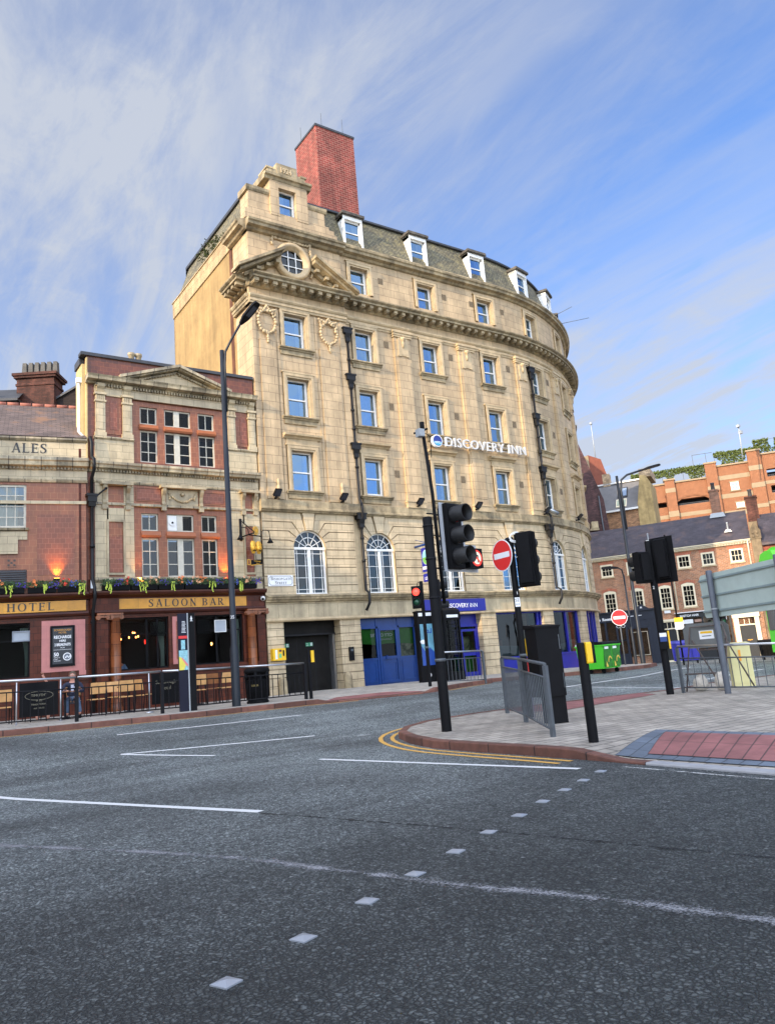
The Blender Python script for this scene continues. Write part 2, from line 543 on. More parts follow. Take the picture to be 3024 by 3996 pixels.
def WINV(p):
    m = Matrix.Identity(4); q = p
    while q is not None:
        m = q.matrix_parent_inverse @ q.matrix_basis @ m if q.parent else q.matrix_basis @ m
        q = q.parent
    return m.inverted()

def thing(name, label, cat, loc=(0, 0, 0), rotz=0.0, group=None):
    o = bpy.data.objects.new(name, None); COL.objects.link(o)
    o.empty_display_size = 0.2
    o.matrix_basis = Matrix.Translation(Vector(loc)) @ Matrix.Rotation(rotz, 4, 'Z')
    o['label'] = label; o['category'] = cat
    if group: o['group'] = group
    return o
def tag(o, label, cat, group=None):
    o['label'] = label; o['category'] = cat
    if group: o['group'] = group
    return o
def struct(o):
    o['kind'] = 'structure'; return o
def dup(root, loc, rotz, label=None, group=None):
    r = root.copy(); COL.objects.link(r)
    r.matrix_basis = Matrix.Translation(Vector(loc)) @ Matrix.Rotation(rotz, 4, 'Z')
    if label: r['label'] = label
    if group: r['group'] = group
    for ch in list(root.children):
        c = ch.copy(); COL.objects.link(c); c.parent = r
        for g in ch.children:
            d = g.copy(); COL.objects.link(d); d.parent = c
    return r

# ------------------------------------------------------------------ serif lettering (drawn strokes)
def serif(mb, s, pos, h, o, mat=0, depth=0.01, gap=0.2, fx=1.0, wt=1.0):
    TK, TN, SF = 0.17 * wt, 0.07 * wt, 0.05
    x = pos[0]
    def q(pts):
        mb.poly([(x + a * h * fx, pos[1] + b * h) for a, b in pts], o, o + depth, mat)
    def bar(x0, y0, x1, y1, w):
        dx, dy = x1 - x0, y1 - y0; L = math.hypot(dx, dy) or 1; nx, ny = -dy / L * w / 2, dx / L * w / 2
        q([(x0 + nx, y0 + ny), (x0 - nx, y0 - ny), (x1 - nx, y1 - ny), (x1 + nx, y1 + ny)])
    def stem(cx, w=None):
        w = TK if w is None else w
        q([(cx - w / 2, 0), (cx + w / 2, 0), (cx + w / 2, 1), (cx - w / 2, 1)])
        for y in (0, 1 - SF): q([(cx - w / 2 - .08, y), (cx + w / 2 + .08, y), (cx + w / 2 + .08, y + SF), (cx - w / 2 - .08, y + SF)])
    def ring(cx, cy, rx, ry, wx, wy, a0, a1, n=18):
        for i in range(n):
            t0 = radians(a0 + (a1 - a0) * i / n); t1 = radians(a0 + (a1 - a0) * (i + 1) / n)
            q([(cx + cos(t0) * rx, cy + sin(t0) * ry), (cx + cos(t1) * rx, cy + sin(t1) * ry),
               (cx + cos(t1) * (rx - wx), cy + sin(t1) * (ry - wy)), (cx + cos(t0) * (rx - wx), cy + sin(t0) * (ry - wy))])
    def path(pts, ws):
        for (a, b), (c, d), w in zip(pts, pts[1:], ws): bar(a, b, c, d, w)
    for ch in s:
        W = 0.7
        if ch == ' ': x += 0.55 * h * fx; continue
        if ch == 'A':
            W = .86; bar(.12, 0, .44, 1, TN); bar(.46, 1, .76, 0, TK); bar(.22, .33, .66, .33, TN)
            for cx in (.12, .76): q([(cx - .12, 0), (cx + .12, 0), (cx + .12, SF), (cx - .12, SF)])
        elif ch == 'L': stem(.16); q([(.2, 0), (.66, 0), (.66, .22), (.6, SF + .02), (.2, SF + .02)])
        elif ch == 'E' or ch == 'F':
            stem(.16); q([(.2, 1 - SF), (.62, .8), (.64, 1), (.2, 1)][::-1]) ; q([(.2, .48), (.5, .48), (.5, .48 + TN), (.2, .48 + TN)])
            q([(.49, .38), (.54, .38), (.54, .66), (.49, .66)])
            if ch == 'E': q([(.2, 0), (.66, 0), (.66, .22), (.6, SF + .02), (.2, SF + .02)])
        elif ch == 'T':
            W = .76; stem(.38); q([(0, 1 - TN), (.76, 1 - TN), (.76, 1), (0, 1)])
            for cx in (0, .71): q([(cx, .76), (cx + .05, .76), (cx + .05, 1), (cx, 1)])
        elif ch == 'H': W = .86; stem(.16); stem(.7); bar(.16, .52, .7, .52, TN)
        elif ch == 'N': W = .84; stem(.14, TN); stem(.7, TN); bar(.14, .98, .7, .02, TK)
        elif ch == 'O' or ch == 'G' or ch == 'C':
            W = .92
            if ch == 'O': ring(.45, .5, .45, .53, TK, TN, 0, 360, 28)
            else: ring(.45, .5, .45, .53, TK, TN, 40, 320, 24)
            if ch == 'G': q([(.7, .05), (.86, .05), (.86, .48), (.7, .48)])
        elif ch in 'RPBD':
            W = .76; stem(.16); c = .47
            if ch == 'D': ring(.3, .5, .5, .5, TK, TN, -90, 90)
            else: ring(.34, .74, .33, .26, TK, TN, -90, 90); q([(.16, .48), (.36, .48), (.36, .48 + TN), (.16, .48 + TN)]); q([(.16, 1 - TN), (.36, 1 - TN), (.36, 1), (.16, 1)])
            if ch == 'R': bar(.38, .5, .72, 0, TK); q([(.62, 0), (.86, 0), (.86, SF), (.62, SF)])
            if ch == 'B': ring(.36, .25, .36, .27, TK, TN, -90, 90); q([(.16, 0), (.36, 0), (.36, TN), (.16, TN)])
        elif ch == 'I': W = .36; stem(.16)
        elif ch == 'S':
            W = .64
            P = [(.56, .82), (.46, .95), (.3, .98), (.14, .9), (.1, .74), (.2, .6), (.34, .52), (.48, .42), (.55, .26), (.47, .08), (.3, .02), (.12, .06), (.06, .2)]
            path(P, [TN, TN, TN, TK * .8, TK, TK, TK, TK, TK * .9, TN, TN, TN])
            q([(.53, .74), (.58, .74), (.58, .98), (.53, .98)]); q([(.04, .02), (.09, .02), (.09, .27), (.04, .27)])
        elif ch == "'": W = .2; bar(.1, 1, .06, .76, TN)
        x += (W + gap) * h * fx
    return x
# ------------------------------------------------------------------ ground
FBT = [(-20, .62), (-13, .50), (-9, .46), (0, .46), (7, .42), (11, .36), (14, .28), (20, .08), (28, -.12), (60, -.25)]
def lerpT(x, T):
    if x <= T[0][0]: return T[0][1]
    for (a, b), (c, d) in zip(T, T[1:]):
        if x <= c: return b + (d - b) * (x - a) / (c - a)
    return T[-1][1]
def road_z(X, n):
    t = min(1, max(0, (n - 6) / 8)); t = t * t * (3 - 2 * t); b = lerpT(X, FBT) - .12
    return b + (-.1 - b) * t
def GP(X, n, h=0.0): return (X, -n, road_z(X, n) + h)

def asphalt():
    m = bpy.data.materials.new('asphalt'); m.use_nodes = True; t = m.node_tree
    b = t.nodes['Principled BSDF']; L = t.links.new
    tc = t.nodes.new('ShaderNodeTexCoord')
    def N(k, **kw):
        n = t.nodes.new(k)
        for a, c in kw.items():
            if a in n.inputs: n.inputs[a].default_value = c
            else: setattr(n, a, c)
        return n
    dn = N('ShaderNodeTexNoise', Scale=14.0, Detail=3.0, Roughness=0.6); L(tc.outputs['Object'], dn.inputs['Vector'])
    dv = N('ShaderNodeMix', data_type='RGBA', blend_type='LINEAR_LIGHT'); dv.inputs[0].default_value = .035; L(tc.outputs['Object'], dv.inputs[6]); L(dn.outputs['Color'], dv.inputs[7])
    ve = N('ShaderNodeTexVoronoi', Scale=36.0, Randomness=1.0, feature='DISTANCE_TO_EDGE'); L(dv.outputs[2], ve.inputs['Vector'])
    vo = N('ShaderNodeTexVoronoi', Scale=36.0, Randomness=1.0, feature='F1'); L(dv.outputs[2], vo.inputs['Vector'])
    v2 = N('ShaderNodeTexVoronoi', Scale=95.0, Randomness=1.0); L(tc.outputs['Object'], v2.inputs['Vector'])
    n1 = N('ShaderNodeTexNoise', Scale=30.0, Detail=6.0, Roughness=0.65); L(tc.outputs['Object'], n1.inputs['Vector'])
    n2 = N('ShaderNodeTexNoise', Scale=0.35, Detail=5.0, Roughness=0.6); L(tc.outputs['Object'], n2.inputs['Vector'])
    mp = N('ShaderNodeMapping'); mp.inputs['Scale'].default_value = (0.10, 0.75, 1); mp.inputs['Rotation'].default_value = (0, 0, radians(-4)); L(tc.outputs['Object'], mp.inputs[0])
    n3 = N('ShaderNodeTexNoise', Scale=1.3, Detail=5.0, Roughness=0.6); L(mp.outputs[0], n3.inputs['Vector'])
    rp = N('ShaderNodeValToRGB'); L(vo.outputs['Color'], rp.inputs[0])
    rp.color_ramp.elements[0].color = (0.016, 0.0185, 0.018, 1); rp.color_ramp.elements[1].color = (0.092, 0.100, 0.096, 1)
    e = rp.color_ramp.elements.new(0.93); e.color = (0.082, 0.089, 0.086, 1)
    rp.color_ramp.elements[-1].color = (0.20, 0.20, 0.19, 1)
    def mr(v, a, c, lo, hi):
        n = N('ShaderNodeMapRange'); n.inputs[1].default_value = a; n.inputs[2].default_value = c; n.inputs[3].default_value = lo; n.inputs[4].default_value = hi
        L(v, n.inputs[0]); return n.outputs[0]
    def mm(op, a, c):
        n = N('ShaderNodeMath'); n.operation = op
        for i, v in enumerate((a, c)):
            if isinstance(v, (int, float)): n.inputs[i].default_value = v
            else: L(v, n.inputs[i])
        return n.outputs[0]
    k = mm('MULTIPLY', mr(n2.outputs['Fac'], .3, .7, .60, 1.40), mr(n3.outputs['Fac'], .35, .65, .76, 1.28))
    # asphalt colour is darker on the near carriageway and much paler farther off
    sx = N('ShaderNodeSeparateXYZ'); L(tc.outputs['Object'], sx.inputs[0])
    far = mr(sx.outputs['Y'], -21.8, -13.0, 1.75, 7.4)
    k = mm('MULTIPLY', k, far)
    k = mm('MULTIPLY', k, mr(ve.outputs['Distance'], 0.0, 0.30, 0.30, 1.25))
    cc = N('ShaderNodeCombineColor')
    for i in range(3): L(k, cc.inputs[i])
    mx = N('ShaderNodeMix', data_type='RGBA', blend_type='MULTIPLY'); mx.inputs[0].default_value = 1
    L(rp.outputs[0], mx.inputs[6]); L(cc.outputs[0], mx.inputs[7]); L(mx.outputs[2], b.inputs['Base Color'])
    b.inputs['Roughness'].default_value = 0.72
    hh = mm('ADD', mm('MULTIPLY', mr(ve.outputs['Distance'], 0.0, 0.22, 0.0, 1.0), 1.0), mm('ADD', mm('MULTIPLY', v2.outputs['Distance'], -.35), mm('MULTIPLY', n1.outputs['Fac'], 1.5)))
    bp = N('ShaderNodeBump'); bp.inputs['Strength'].default_value = 1.0; bp.inputs['Distance'].default_value = 0.04
    L(hh, bp.inputs['Height']); L(bp.outputs[0], b.inputs['Normal'])
    return m
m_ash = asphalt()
def rng(a, b, st):
    r = []; x = a
    while x < b - 1e-6: r.append(x); x += st
    return r
xs = [-700, -300, -120, -60, -40, -30] + rng(-24, 16, .8) + rng(16, 40, 2) + [40, 50, 70, 120, 300, 700]
ns = [-700, -300, -120, -70, -40, -25] + rng(-20, 2, 2) + rng(2, 16, .5) + rng(16, 34, 2) + [34, 50, 90, 250]
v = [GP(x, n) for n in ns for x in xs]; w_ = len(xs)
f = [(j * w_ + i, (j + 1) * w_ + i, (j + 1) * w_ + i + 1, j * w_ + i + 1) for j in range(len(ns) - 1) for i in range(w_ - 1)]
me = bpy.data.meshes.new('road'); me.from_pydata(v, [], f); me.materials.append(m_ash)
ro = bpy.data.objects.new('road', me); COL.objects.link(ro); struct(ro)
for p in me.polygons: p.use_smooth = True

m_flag = mat('paving_flags', (0.42, 0.38, 0.32), 0.8, var=0.12, vscale=1.2, bump=0.3, bscale=40, brick=(0.6, 0.45, 0.012, (0.13, 0.12, 0.11), 0.5, 0.12), stain=0.15)
m_block = mat('block_paving', (0.42, 0.37, 0.305), 0.8, var=0.14, vscale=1.6, bump=0.5, bscale=40, brick=(0.40, 0.20, 0.014, (0.16, 0.14, 0.115), 0.5, 0.10), stain=0.3)
m_kerb = mat('red_kerb', (0.15, 0.062, 0.042), 0.75, var=0.3, vscale=5, bump=0.6, bscale=25, brick=(0.9, 5.0, 0.012, (0.03, 0.015, 0.012), 0.0, 0.3), mottle=((0.20, 0.13, 0.05), 2.3, .66, .8))
m_kerbg = mat('grey_kerb', (0.30, 0.30, 0.31), 0.75, var=0.15)
m_tactr = mat('red_tactile', (0.30, 0.115, 0.105), 0.75, var=0.15, bump=0.4, brick=(0.2, 0.8, 0.010, (0.10, 0.05, 0.045), 0.0, 0.14), stain=.2)
m_tactg = mat('slate_blocks', (0.115, 0.14, 0.175), 0.75, var=0.18, brick=(0.2, 0.4, 0.01, (0.05, 0.06, 0.07), 0.0, 0.18))

def sheet(name, outline, mt, lift=.12, step=.7, grid=True, kind=True):
    pts = [Vector((a, b)) for a, b in outline]; n0 = len(pts)
    ed = [(i, (i + 1) % n0) for i in range(n0)]
    if grid:
        x0 = min(p.x for p in pts); x1 = max(p.x for p in pts); y0 = min(p.y for p in pts); y1 = max(p.y for p in pts)
        for x in rng(x0 + step / 2, x1, step):
            for y in rng(y0 + step / 2, y1, step): pts.append(Vector((x, y)))
    r = delaunay_2d_cdt(pts, ed, [list(range(n0))], 1, 1e-4)
    vs = [GP(p.x, p.y, lift) for p in r[0]]
    me = bpy.data.meshes.new(name); me.from_pydata(vs, [], [list(reversed(f)) for f in r[2]])
    me.materials.append(mt); ul = me.uv_layers.new(name='UVMap')
    for p in me.polygons:
        for li in p.loop_indices:
            c = me.vertices[me.loops[li].vertex_index].co; ul.data[li].uv = (c.x, c.y)
    me.update(); o = bpy.data.objects.new(name, me); COL.objects.link(o)
    # keep faces pointing up
    if me.polygons and me.polygons[0].normal.z < 0: me.flip_normals()
    return struct(o) if kind else o
def dens(line, st=.5):
    o = [line[0]]
    for a, b in zip(line, line[1:]):
        L = math.hypot(b[0] - a[0], b[1] - a[1]); k = max(1, int(L / st))
        o += [(a[0] + (b[0] - a[0]) * i / k, a[1] + (b[1] - a[1]) * i / k) for i in range(1, k + 1)]
    return o
def smooth(line, it=2):
    for _ in range(it):
        o = [line[0]]
        for a, b in zip(line, line[1:]):
            o += [(a[0] * .75 + b[0] * .25, a[1] * .75 + b[1] * .25), (a[0] * .25 + b[0] * .75, a[1] * .25 + b[1] * .75)]
        o.append(line[-1]); line = o
    return line
def offs(line, d):
    o = []
    for i, p in enumerate(line):
        a = line[max(0, i - 1)]; b = line[min(len(line) - 1, i + 1)]
        dx, dy = b[0] - a[0], b[1] - a[1]; L = math.hypot(dx, dy) or 1
        o.append((p[0] - dy / L * d, p[1] + dx / L * d))
    return o
def kerb(name, line, hf, side=1, w=.14, mt=None):
    """kerb stones along line, road on the line, width towards side; hf(i/t)->height"""
    line = dens(line, .3); inn = offs(line, w * side); mb = MB(); d = 0
    for i in range(len(line) - 1):
        a, b, c, e = line[i], line[i + 1], inn[i + 1], inn[i]
        h0, h1 = hf(a), hf(b); L = math.hypot(b[0] - a[0], b[1] - a[1])
        u0, u1 = d, d + L; d = u1
        f0, f1 = ((a[0] + e[0]) / 2 * .15 + a[0] * .85, (a[1] + e[1]) / 2 * .15 + a[1] * .85), ((b[0] + c[0]) / 2 * .15 + b[0] * .85, (b[1] + c[1]) / 2 * .15 + b[1] * .85)
        mb.face([GP(*a, -.05), GP(*b, -.05), GP(*b, h1 - .015), GP(*a, h0 - .015)], 0, [(u0, 0), (u1, 0), (u1, .13), (u0, .13)])
        mb.face([GP(*a, h0 - .015), GP(*b, h1 - .015), GP(*f1, h1), GP(*f0, h0)], 0, [(u0, .13), (u1, .13), (u1, .15), (u0, .15)])
        mb.face([GP(*f0, h0), GP(*f1, h1), GP(*c, h1), GP(*e, h0)], 0, [(u0, .15), (u1, .15), (u1, .3), (u0, .3)])
    return struct(mb.build(name, mt or m_kerb))
def strip(line, w, lift=.005, mb=None, st=.4):
    mb = mb or MB(); line = dens(line, st); a = offs(line, w / 2); b = offs(line, -w / 2)
    for i in range(len(line) - 1):
        mb.face([GP(*a[i], lift), GP(*a[i + 1], lift), GP(*b[i + 1], lift), GP(*b[i], lift)], 0, [(i * .1, 1), (i * .1 + .1, 1), (i * .1 + .1, 0), (i * .1, 0)])
    return mb
# hotel side pavement (left of view to the build-out, then round the hotel corner)
kl = [(-60, 6.6), (-13.3, 6.55), (-9.4, 6.6), (-6, 6.7), (-5.0, 6.8), (-3.0, 7.3), (-1.6, 6.9), (1.3, 5.75), (1.75, 5.5), (1.95, 5.1), (1.6, 4.6), (2.2, 5.6), (2.9, 6.15), (4.2, 6.4), (7.1, 6.7), (9.2, 6.1), (12, 4.2), (16, .8), (20.5, -5), (23.5, -14), (24, -60)]
kl = [(-60, 6.6), (-13.3, 6.55), (-9.4, 6.6), (-6, 6.7), (-4.6, 6.95), (-2.6, 7.2), (-1.5, 6.9), (.9, 5.95), (1.55, 5.6), (1.8, 5.1), (1.9, 4.7), (2.5, 5.2), (3.2, 5.9), (4.2, 6.35), (7.1, 6.6), (9.2, 6.0), (12, 4.2), (16, .8), (20.5, -5), (23.5, -14), (24, -60)]
def hk(p): return .045 if -5.6 < p[0] < -2.0 and p[1] > 5 else .125
kerb('kerb', kl, hk, -1)
inner = offs(dens(kl, .5), -.13)
pv_ = sheet('pavement', inner + [(8, -60), (8, .5), (-60, 14 - 17.5)] if False else inner + [(14, -60), (14, -14), (8, -1.0), (-9.9, -.6), (-60, -9.5)], m_flag, .12)
tp_ = sheet('tactile_paving', [(-5.4, 6.62), (-4.6, 5.9), (-2.9, 5.9), (-2.2, 6.9), (-2.7, 7.02), (-4.6, 6.78)], m_tactr, .130, .3, True)
for v_ in tp_.data.vertices:
    X_v, n_v = v_.co.x, -v_.co.y
    v_.co.z -= .078 * min(1, (n_v - 5.2) / 1.2) * min(1, (X_v + 6.2) / .6) * min(1, (-1.4 - X_v) / .6)
for v_ in pv_.data.vertices:
    X_v, n_v = v_.co.x, -v_.co.y
    if -6.2 < X_v < -1.4 and n_v > 5.2: v_.co.z -= .082 * min(1, (n_v - 5.2) / 1.2) * min(1, (X_v + 6.2) / .6) * min(1, (-1.4 - X_v) / .6)
# island with the near signal pole
il = [(-8.55, 30), (-8.50, 21), (-8.42, 18.6), (-8.40, 17.6), (-8.42, 16.4), (-8.38, 15.3), (-8.1, 14.3), (-7.7, 13.4), (-7.2, 12.85), (-6.4, 12.45), (-5, 12.3), (-3, 12.35), (-1, 12.6), (.8, 12.9), (3.4, 12.6), (8, 13.2), (16, 15.5), (30, 24), (44, 34)]
def hi(p): return .03 if p[1] > 18.9 and p[0] < -7 else (.125 if p[1] < 18.2 or p[0] > -7 else .125 - .095 * (p[1] - 18.2) / .7)
i_k = next(i for i, q in enumerate(il) if q[1] < 18.7)
il_g = [(-8.55, 30), (-8.50, 21), (-8.455, 19.35)]; il_r = [(-8.455, 19.35)] + il[i_k:]
kerb('kerb', il_r, hi, 1, .15); kerb('kerb', il_g, hi, 1, .15, m_kerbg)
ii = offs(dens(il, .4), .145)
sheet('traffic_island', ii + [(44, 50), (-8.3, 50)], m_block, .12, .6)
# (the island sheet is lowered to the dropped kerb at the near crossing)
for o_ in bpy.data.objects:
    if o_.name == 'traffic_island':
        for v_ in o_.data.vertices:
            n_v = -v_.co.y; X_v = v_.co.x
            if n_v > 18 and X_v < -6.9:
                k_ = min(1, (n_v - 18) / .9) * min(1, max(0, (-6.9 - X_v) / 1.2)); v_.co.z -= .09 * k_
def isl(p, h):
    X_, n_ = p; k_ = 0
    if n_ > 18 and X_ < -6.9: k_ = min(1, (n_ - 18) / .9) * min(1, max(0, (-6.9 - X_) / 1.2))
    return (X_, -n_, road_z(X_, n_) + .12 - .09 * k_ + h)
def isheet(name, quad, mt, h, k=8):
    mb = MB(); (a, b, c, d) = [Vector(q) for q in quad]
    P = lambda u, v: (a * (1 - u) + b * u) * (1 - v) + (d * (1 - u) + c * u) * v
    Lu = (b - a).length; Lv = (d - a).length
    for i in range(k):
        for j in range(k):
            q = [P(i / k, j / k), P((i + 1) / k, j / k), P((i + 1) / k, (j + 1) / k), P(i / k, (j + 1) / k)]
            mb.face([isl(tuple(x), h) for x in q], 0, [(i / k * Lu, j / k * Lv), ((i + 1) / k * Lu, j / k * Lv), ((i + 1) / k * Lu, (j + 1) / k * Lv), (i / k * Lu, (j + 1) / k * Lv)])
    return struct(mb.build(name, mt))
isheet('tactile_paving', [(-8.25, 18.75), (-8.25, 24), (-6.45, 24), (-6.45, 18.0)], m_tactg, .010, 12)
isheet('tactile_paving', [(-8.02, 19.05), (-8.02, 24), (-6.72, 24), (-6.72, 18.35)], m_tactr, .018, 12)
isheet('tactile_paving', [(-4.4, 12.5), (-.2, 12.85), (-.4, 13.45), (-4.2, 13.9)], m_tactr, .010, 8)

def rough_mark(name, col, thr=.42, sc=55.0, soft=0.0):
    m = bpy.data.materials.new(name); m.use_nodes = True; t = m.node_tree; b = t.nodes['Principled BSDF']
    tc = t.nodes.new('ShaderNodeTexCoord'); n = t.nodes.new('ShaderNodeTexNoise'); n.inputs['Scale'].default_value = sc; n.inputs['Detail'].default_value = 4
    n2 = t.nodes.new('ShaderNodeTexNoise'); n2.inputs['Scale'].default_value = 4; n2.inputs['Detail'].default_value = 3
    t.links.new(tc.outputs['Object'], n.inputs['Vector']); t.links.new(tc.outputs['Object'], n2.inputs['Vector'])
    a = t.nodes.new('ShaderNodeMath'); a.operation = 'ADD'; t.links.new(n.outputs['Fac'], a.inputs[0]); t.links.new(n2.outputs['Fac'], a.inputs[1])
    r = t.nodes.new('ShaderNodeMapRange'); r.inputs[1].default_value = thr * 2 - .03; r.inputs[2].default_value = thr * 2 + .05 + soft * .3
    if soft:
        sx = t.nodes.new('ShaderNodeSeparateXYZ'); t.links.new(tc.outputs['UV'], sx.inputs[0]); s1 = t.nodes.new('ShaderNodeMath'); s1.operation = 'SUBTRACT'; t.links.new(sx.outputs['Y'], s1.inputs[0]); s1.inputs[1].default_value = .5
        s2 = t.nodes.new('ShaderNodeMath'); s2.operation = 'ABSOLUTE'; t.links.new(s1.outputs[0], s2.inputs[0]); s3 = t.nodes.new('ShaderNodeMath'); s3.operation = 'MULTIPLY_ADD'; t.links.new(s2.outputs[0], s3.inputs[0]); s3.inputs[1].default_value = -soft; t.links.new(a.outputs[0], s3.inputs[2]); a = s3
    t.links.new(a.outputs[0], r.inputs[0])
    o = t.nodes['Material Output']; tr = t.nodes.new('ShaderNodeBsdfTransparent'); mx = t.nodes.new('ShaderNodeMixShader')
    t.links.new(r.outputs[0], mx.inputs[0]); t.links.new(tr.outputs[0], mx.inputs[1]); t.links.new(b.outputs[0], mx.inputs[2]); t.links.new(mx.outputs[0], o.inputs[0])
    b.inputs['Base Color'].default_value = tuple(col) + (1,); b.inputs['Roughness'].default_value = .7
    return m
m_mark = rough_mark('road_paint', (0.62, 0.62, 0.60), .36)
m_ymark = rough_mark('yellow_paint', (0.62, 0.34, 0.07), .37)
m_worn = rough_mark('worn_paint', (0.42, 0.42, 0.40), .50)
m_smear = rough_mark('chalk_smear', (0.24, 0.24, 0.25), .40, 60.0, 1.0)
m_tar = rough_mark('tar_seam', (0.006, 0.006, 0.006), .40, 22.0, .9)
struct(strip([(-18.5, 3.0), (-14.16, 13.32), (-12.4, 17.76)][1:], .11).build('road_marking', m_mark))
struct(strip([(-15.6, 9.7), (-14.16, 13.32)], .11).build('road_marking', m_mark))
struct(strip([(-9.93, 14.5), (-8.98, 18.85)], .10).build('road_marking', m_mark))
struct(strip([(-11.36, 8.54), (-7.2, 8.73)], .09).build('road_marking', m_mark))
struct(strip([(-11.92, 10.91), (-8.48, 11.68)], .09).build('road_marking', m_mark))
struct(strip([(-11.92, 10.93), (-10.75, 12.34)], .09, .007).build('road_marking', m_mark))
struct(strip([(-8.3, 12.2), (-7.7, 12.45)], .09).build('road_marking', m_worn))
struct(strip([(-7.7, 12.95), (-7.0, 12.0)], .0001).build('road_marking', m_worn))
yo = offs(smooth(il[2:-6], 1), .16); yi = offs(smooth(il[2:-6], 1), .30)
struct(strip([p for p in offs(smooth(il, 1), -.15) if p[1] < 18.6 and p[0] < 12], .075).build('yellow_lines', m_ymark))
struct(strip([p for p in offs(smooth(il, 1), -.36) if p[1] < 18.45 and p[0] < 12], .08).build('yellow_lines', m_ymark))
struct(strip([p for p in offs(smooth(il, 1), -.22) if 18.7 < p[1] < 24 and p[0] < 0], .05).build('yellow_lines', m_worn))
struct(strip([p for p in offs(dens(kl, 1), .16) if p[0] < -4.5], .09).build('yellow_lines', m_ymark))
struct(strip([p for p in offs(dens(kl, 1), .16) if -2 < p[0] < 1.6], .08).build('yellow_lines', m_ymark))
struct(strip([(-12.44, 17.85), (-12.15, 18.7), (-11.87, 19.6), (-11.63, 20.4), (-11.45, 21.1), (-11.30, 21.7), (-11.05, 22.6)], .075, .004, st=.1).build('tar_seam', m_tar))
struct(strip(smooth([(-14.95, 16.2), (-14.64, 17.0), (-14.06, 17.98), (-13.37, 19.33), (-12.99, 20.42), (-12.77, 21.16), (-12.41, 21.95), (-12.26, 22.45), (-12.11, 22.95), (-11.95, 23.8)]), .24, .004, st=.1).build('paint_smear', m_smear))
struct(strip([(5.0, 7.4), (7.6, 7.1)], .10).build('road_marking', m_worn)); struct(strip([(8.2, 7.0), (10.2, 6.3)], .10).build('road_marking', m_worn))
struct(strip([(.96, 9.37), (4.6, 9.0), (9, 7.9)], .09).build('road_marking', m_mark)); struct(strip([(.96, 9.37), (2.4, 11.9), (3.4, 12.2)], .09).build('road_marking', m_mark))
struct(strip([(4.9, 11.2), (9, 10.6)], .09).build('road_marking', m_mark))

m_stud = mat('stud_metal', (0.42, 0.45, 0.50), 0.38, metal=0.55, var=0.05)
studs = [(-14.34, 21.62), (-13.82, 21.37), (-13.26, 21.1), (-12.74, 20.86), (-12.21, 20.62), (-11.67, 20.36), (-11.11, 20.11), (-10.57, 19.85), (-10.04, 19.62), (-9.54, 19.41), (-9.02, 19.19)]
ordn = ['nearest', 'second nearest', 'third nearest', 'fourth nearest', 'fifth nearest', 'sixth nearest', 'seventh nearest', 'eighth nearest', 'ninth nearest', 'tenth nearest', 'farthest']
proto = None
for i, (X, n) in enumerate(studs):
    z = road_z(X, n) + .003
    lab = 'flat silver four-sided crossing stud in the road, %s of the row to the camera' % ordn[i]
    if proto is None:
        mb = MB(); a = .052; h = .016
        c = [(-a, -a), (a, -a), (a, a), (-a, a)]
        for k in range(4):
            p, q = c[k], c[(k + 1) % 4]
            mb.face([(p[0], p[1], .004), (q[0], q[1], .004), (0, 0, h)]); mb.face([(p[0], p[1], -.01), (q[0], q[1], -.01), (q[0], q[1], .004), (p[0], p[1], .004)])
        proto = mb.build('crossing_stud', m_stud)
        o = proto
    else:
        o = proto.copy(); COL.objects.link(o)
    o.location = (X, -n, z); o.rotation_euler = (0, 0, radians(24 + random.uniform(-5, 5)))
    tag(o, lab, 'road stud', 'studs marking the edge of the crossing')
# ------------------------------------------------------------------ the hotel
hotel = thing('hotel_building', 'tall cream stone hotel with curved corner, slate mansard roof and red brick chimney', 'hotel', (0, 5, .46))
BC = [1.29, 4.84, 8.40, 11.85, 15.35, 18.85, 22.35]      # bay centres along the front
PC = -2.05                                               # centre of the end pavilion
SE = 26.0
ww = .46
lev = [(7.9, 9.5), (10.85, 12.45), (13.7, 15.15)]
holes = []
for c in BC:
    for a, b in lev: holes.append((c - ww, c + ww, a, b))
    holes.append((c - .45, c + .45, 16.88, 18.05))
m = MB(HOT)
m.wall(.33, SE, 7.2, 19.05, holes, 0, .30)
m.face([(SE, 0, .3), (SE, -9, .3), (SE, -9, 19.05), (SE, 0, 19.05)])
L = HOT.subs(-3.9, SE)
for a, b in zip(L, L[1:]):
    m.face([(b, -8.6, .3), (a, -8.6, .3), (a, -8.6, 19.0), (b, -8.6, 19.0)])
m.build('upper_wall', m_stone, hotel)
# end pavilion, slightly proud of the front
m = MB(ID); po = .10
hp = [(PC - ww - .02, PC + ww + .02, a, b) for a, b in lev]
m.wall(-3.9, .33, 7.2, 19.0, hp, po, .40)
m.face([(.33, po, 7.2), (.33, 0, 7.2), (.33, 0, 19), (.33, po, 19)])
m.face([(-3.9, -1.35, .4), (-3.9, po, .4), (-3.9, po, 19), (-3.9, -1.35, 19)])
for (a, b) in ((-3.62, -2.95), (-1.0, -.12)):
    m.box(a, b, po, po + .055, 7.55, 13.9)
for (a, b) in ((-3.9, -3.75), (-2.88, -2.78), (-1.16, -1.08), (.02, .33)):
    m.box(a, b, po, po + .03, 7.5, 15.4)
m.build('pavilion_wall', m_stone, hotel)
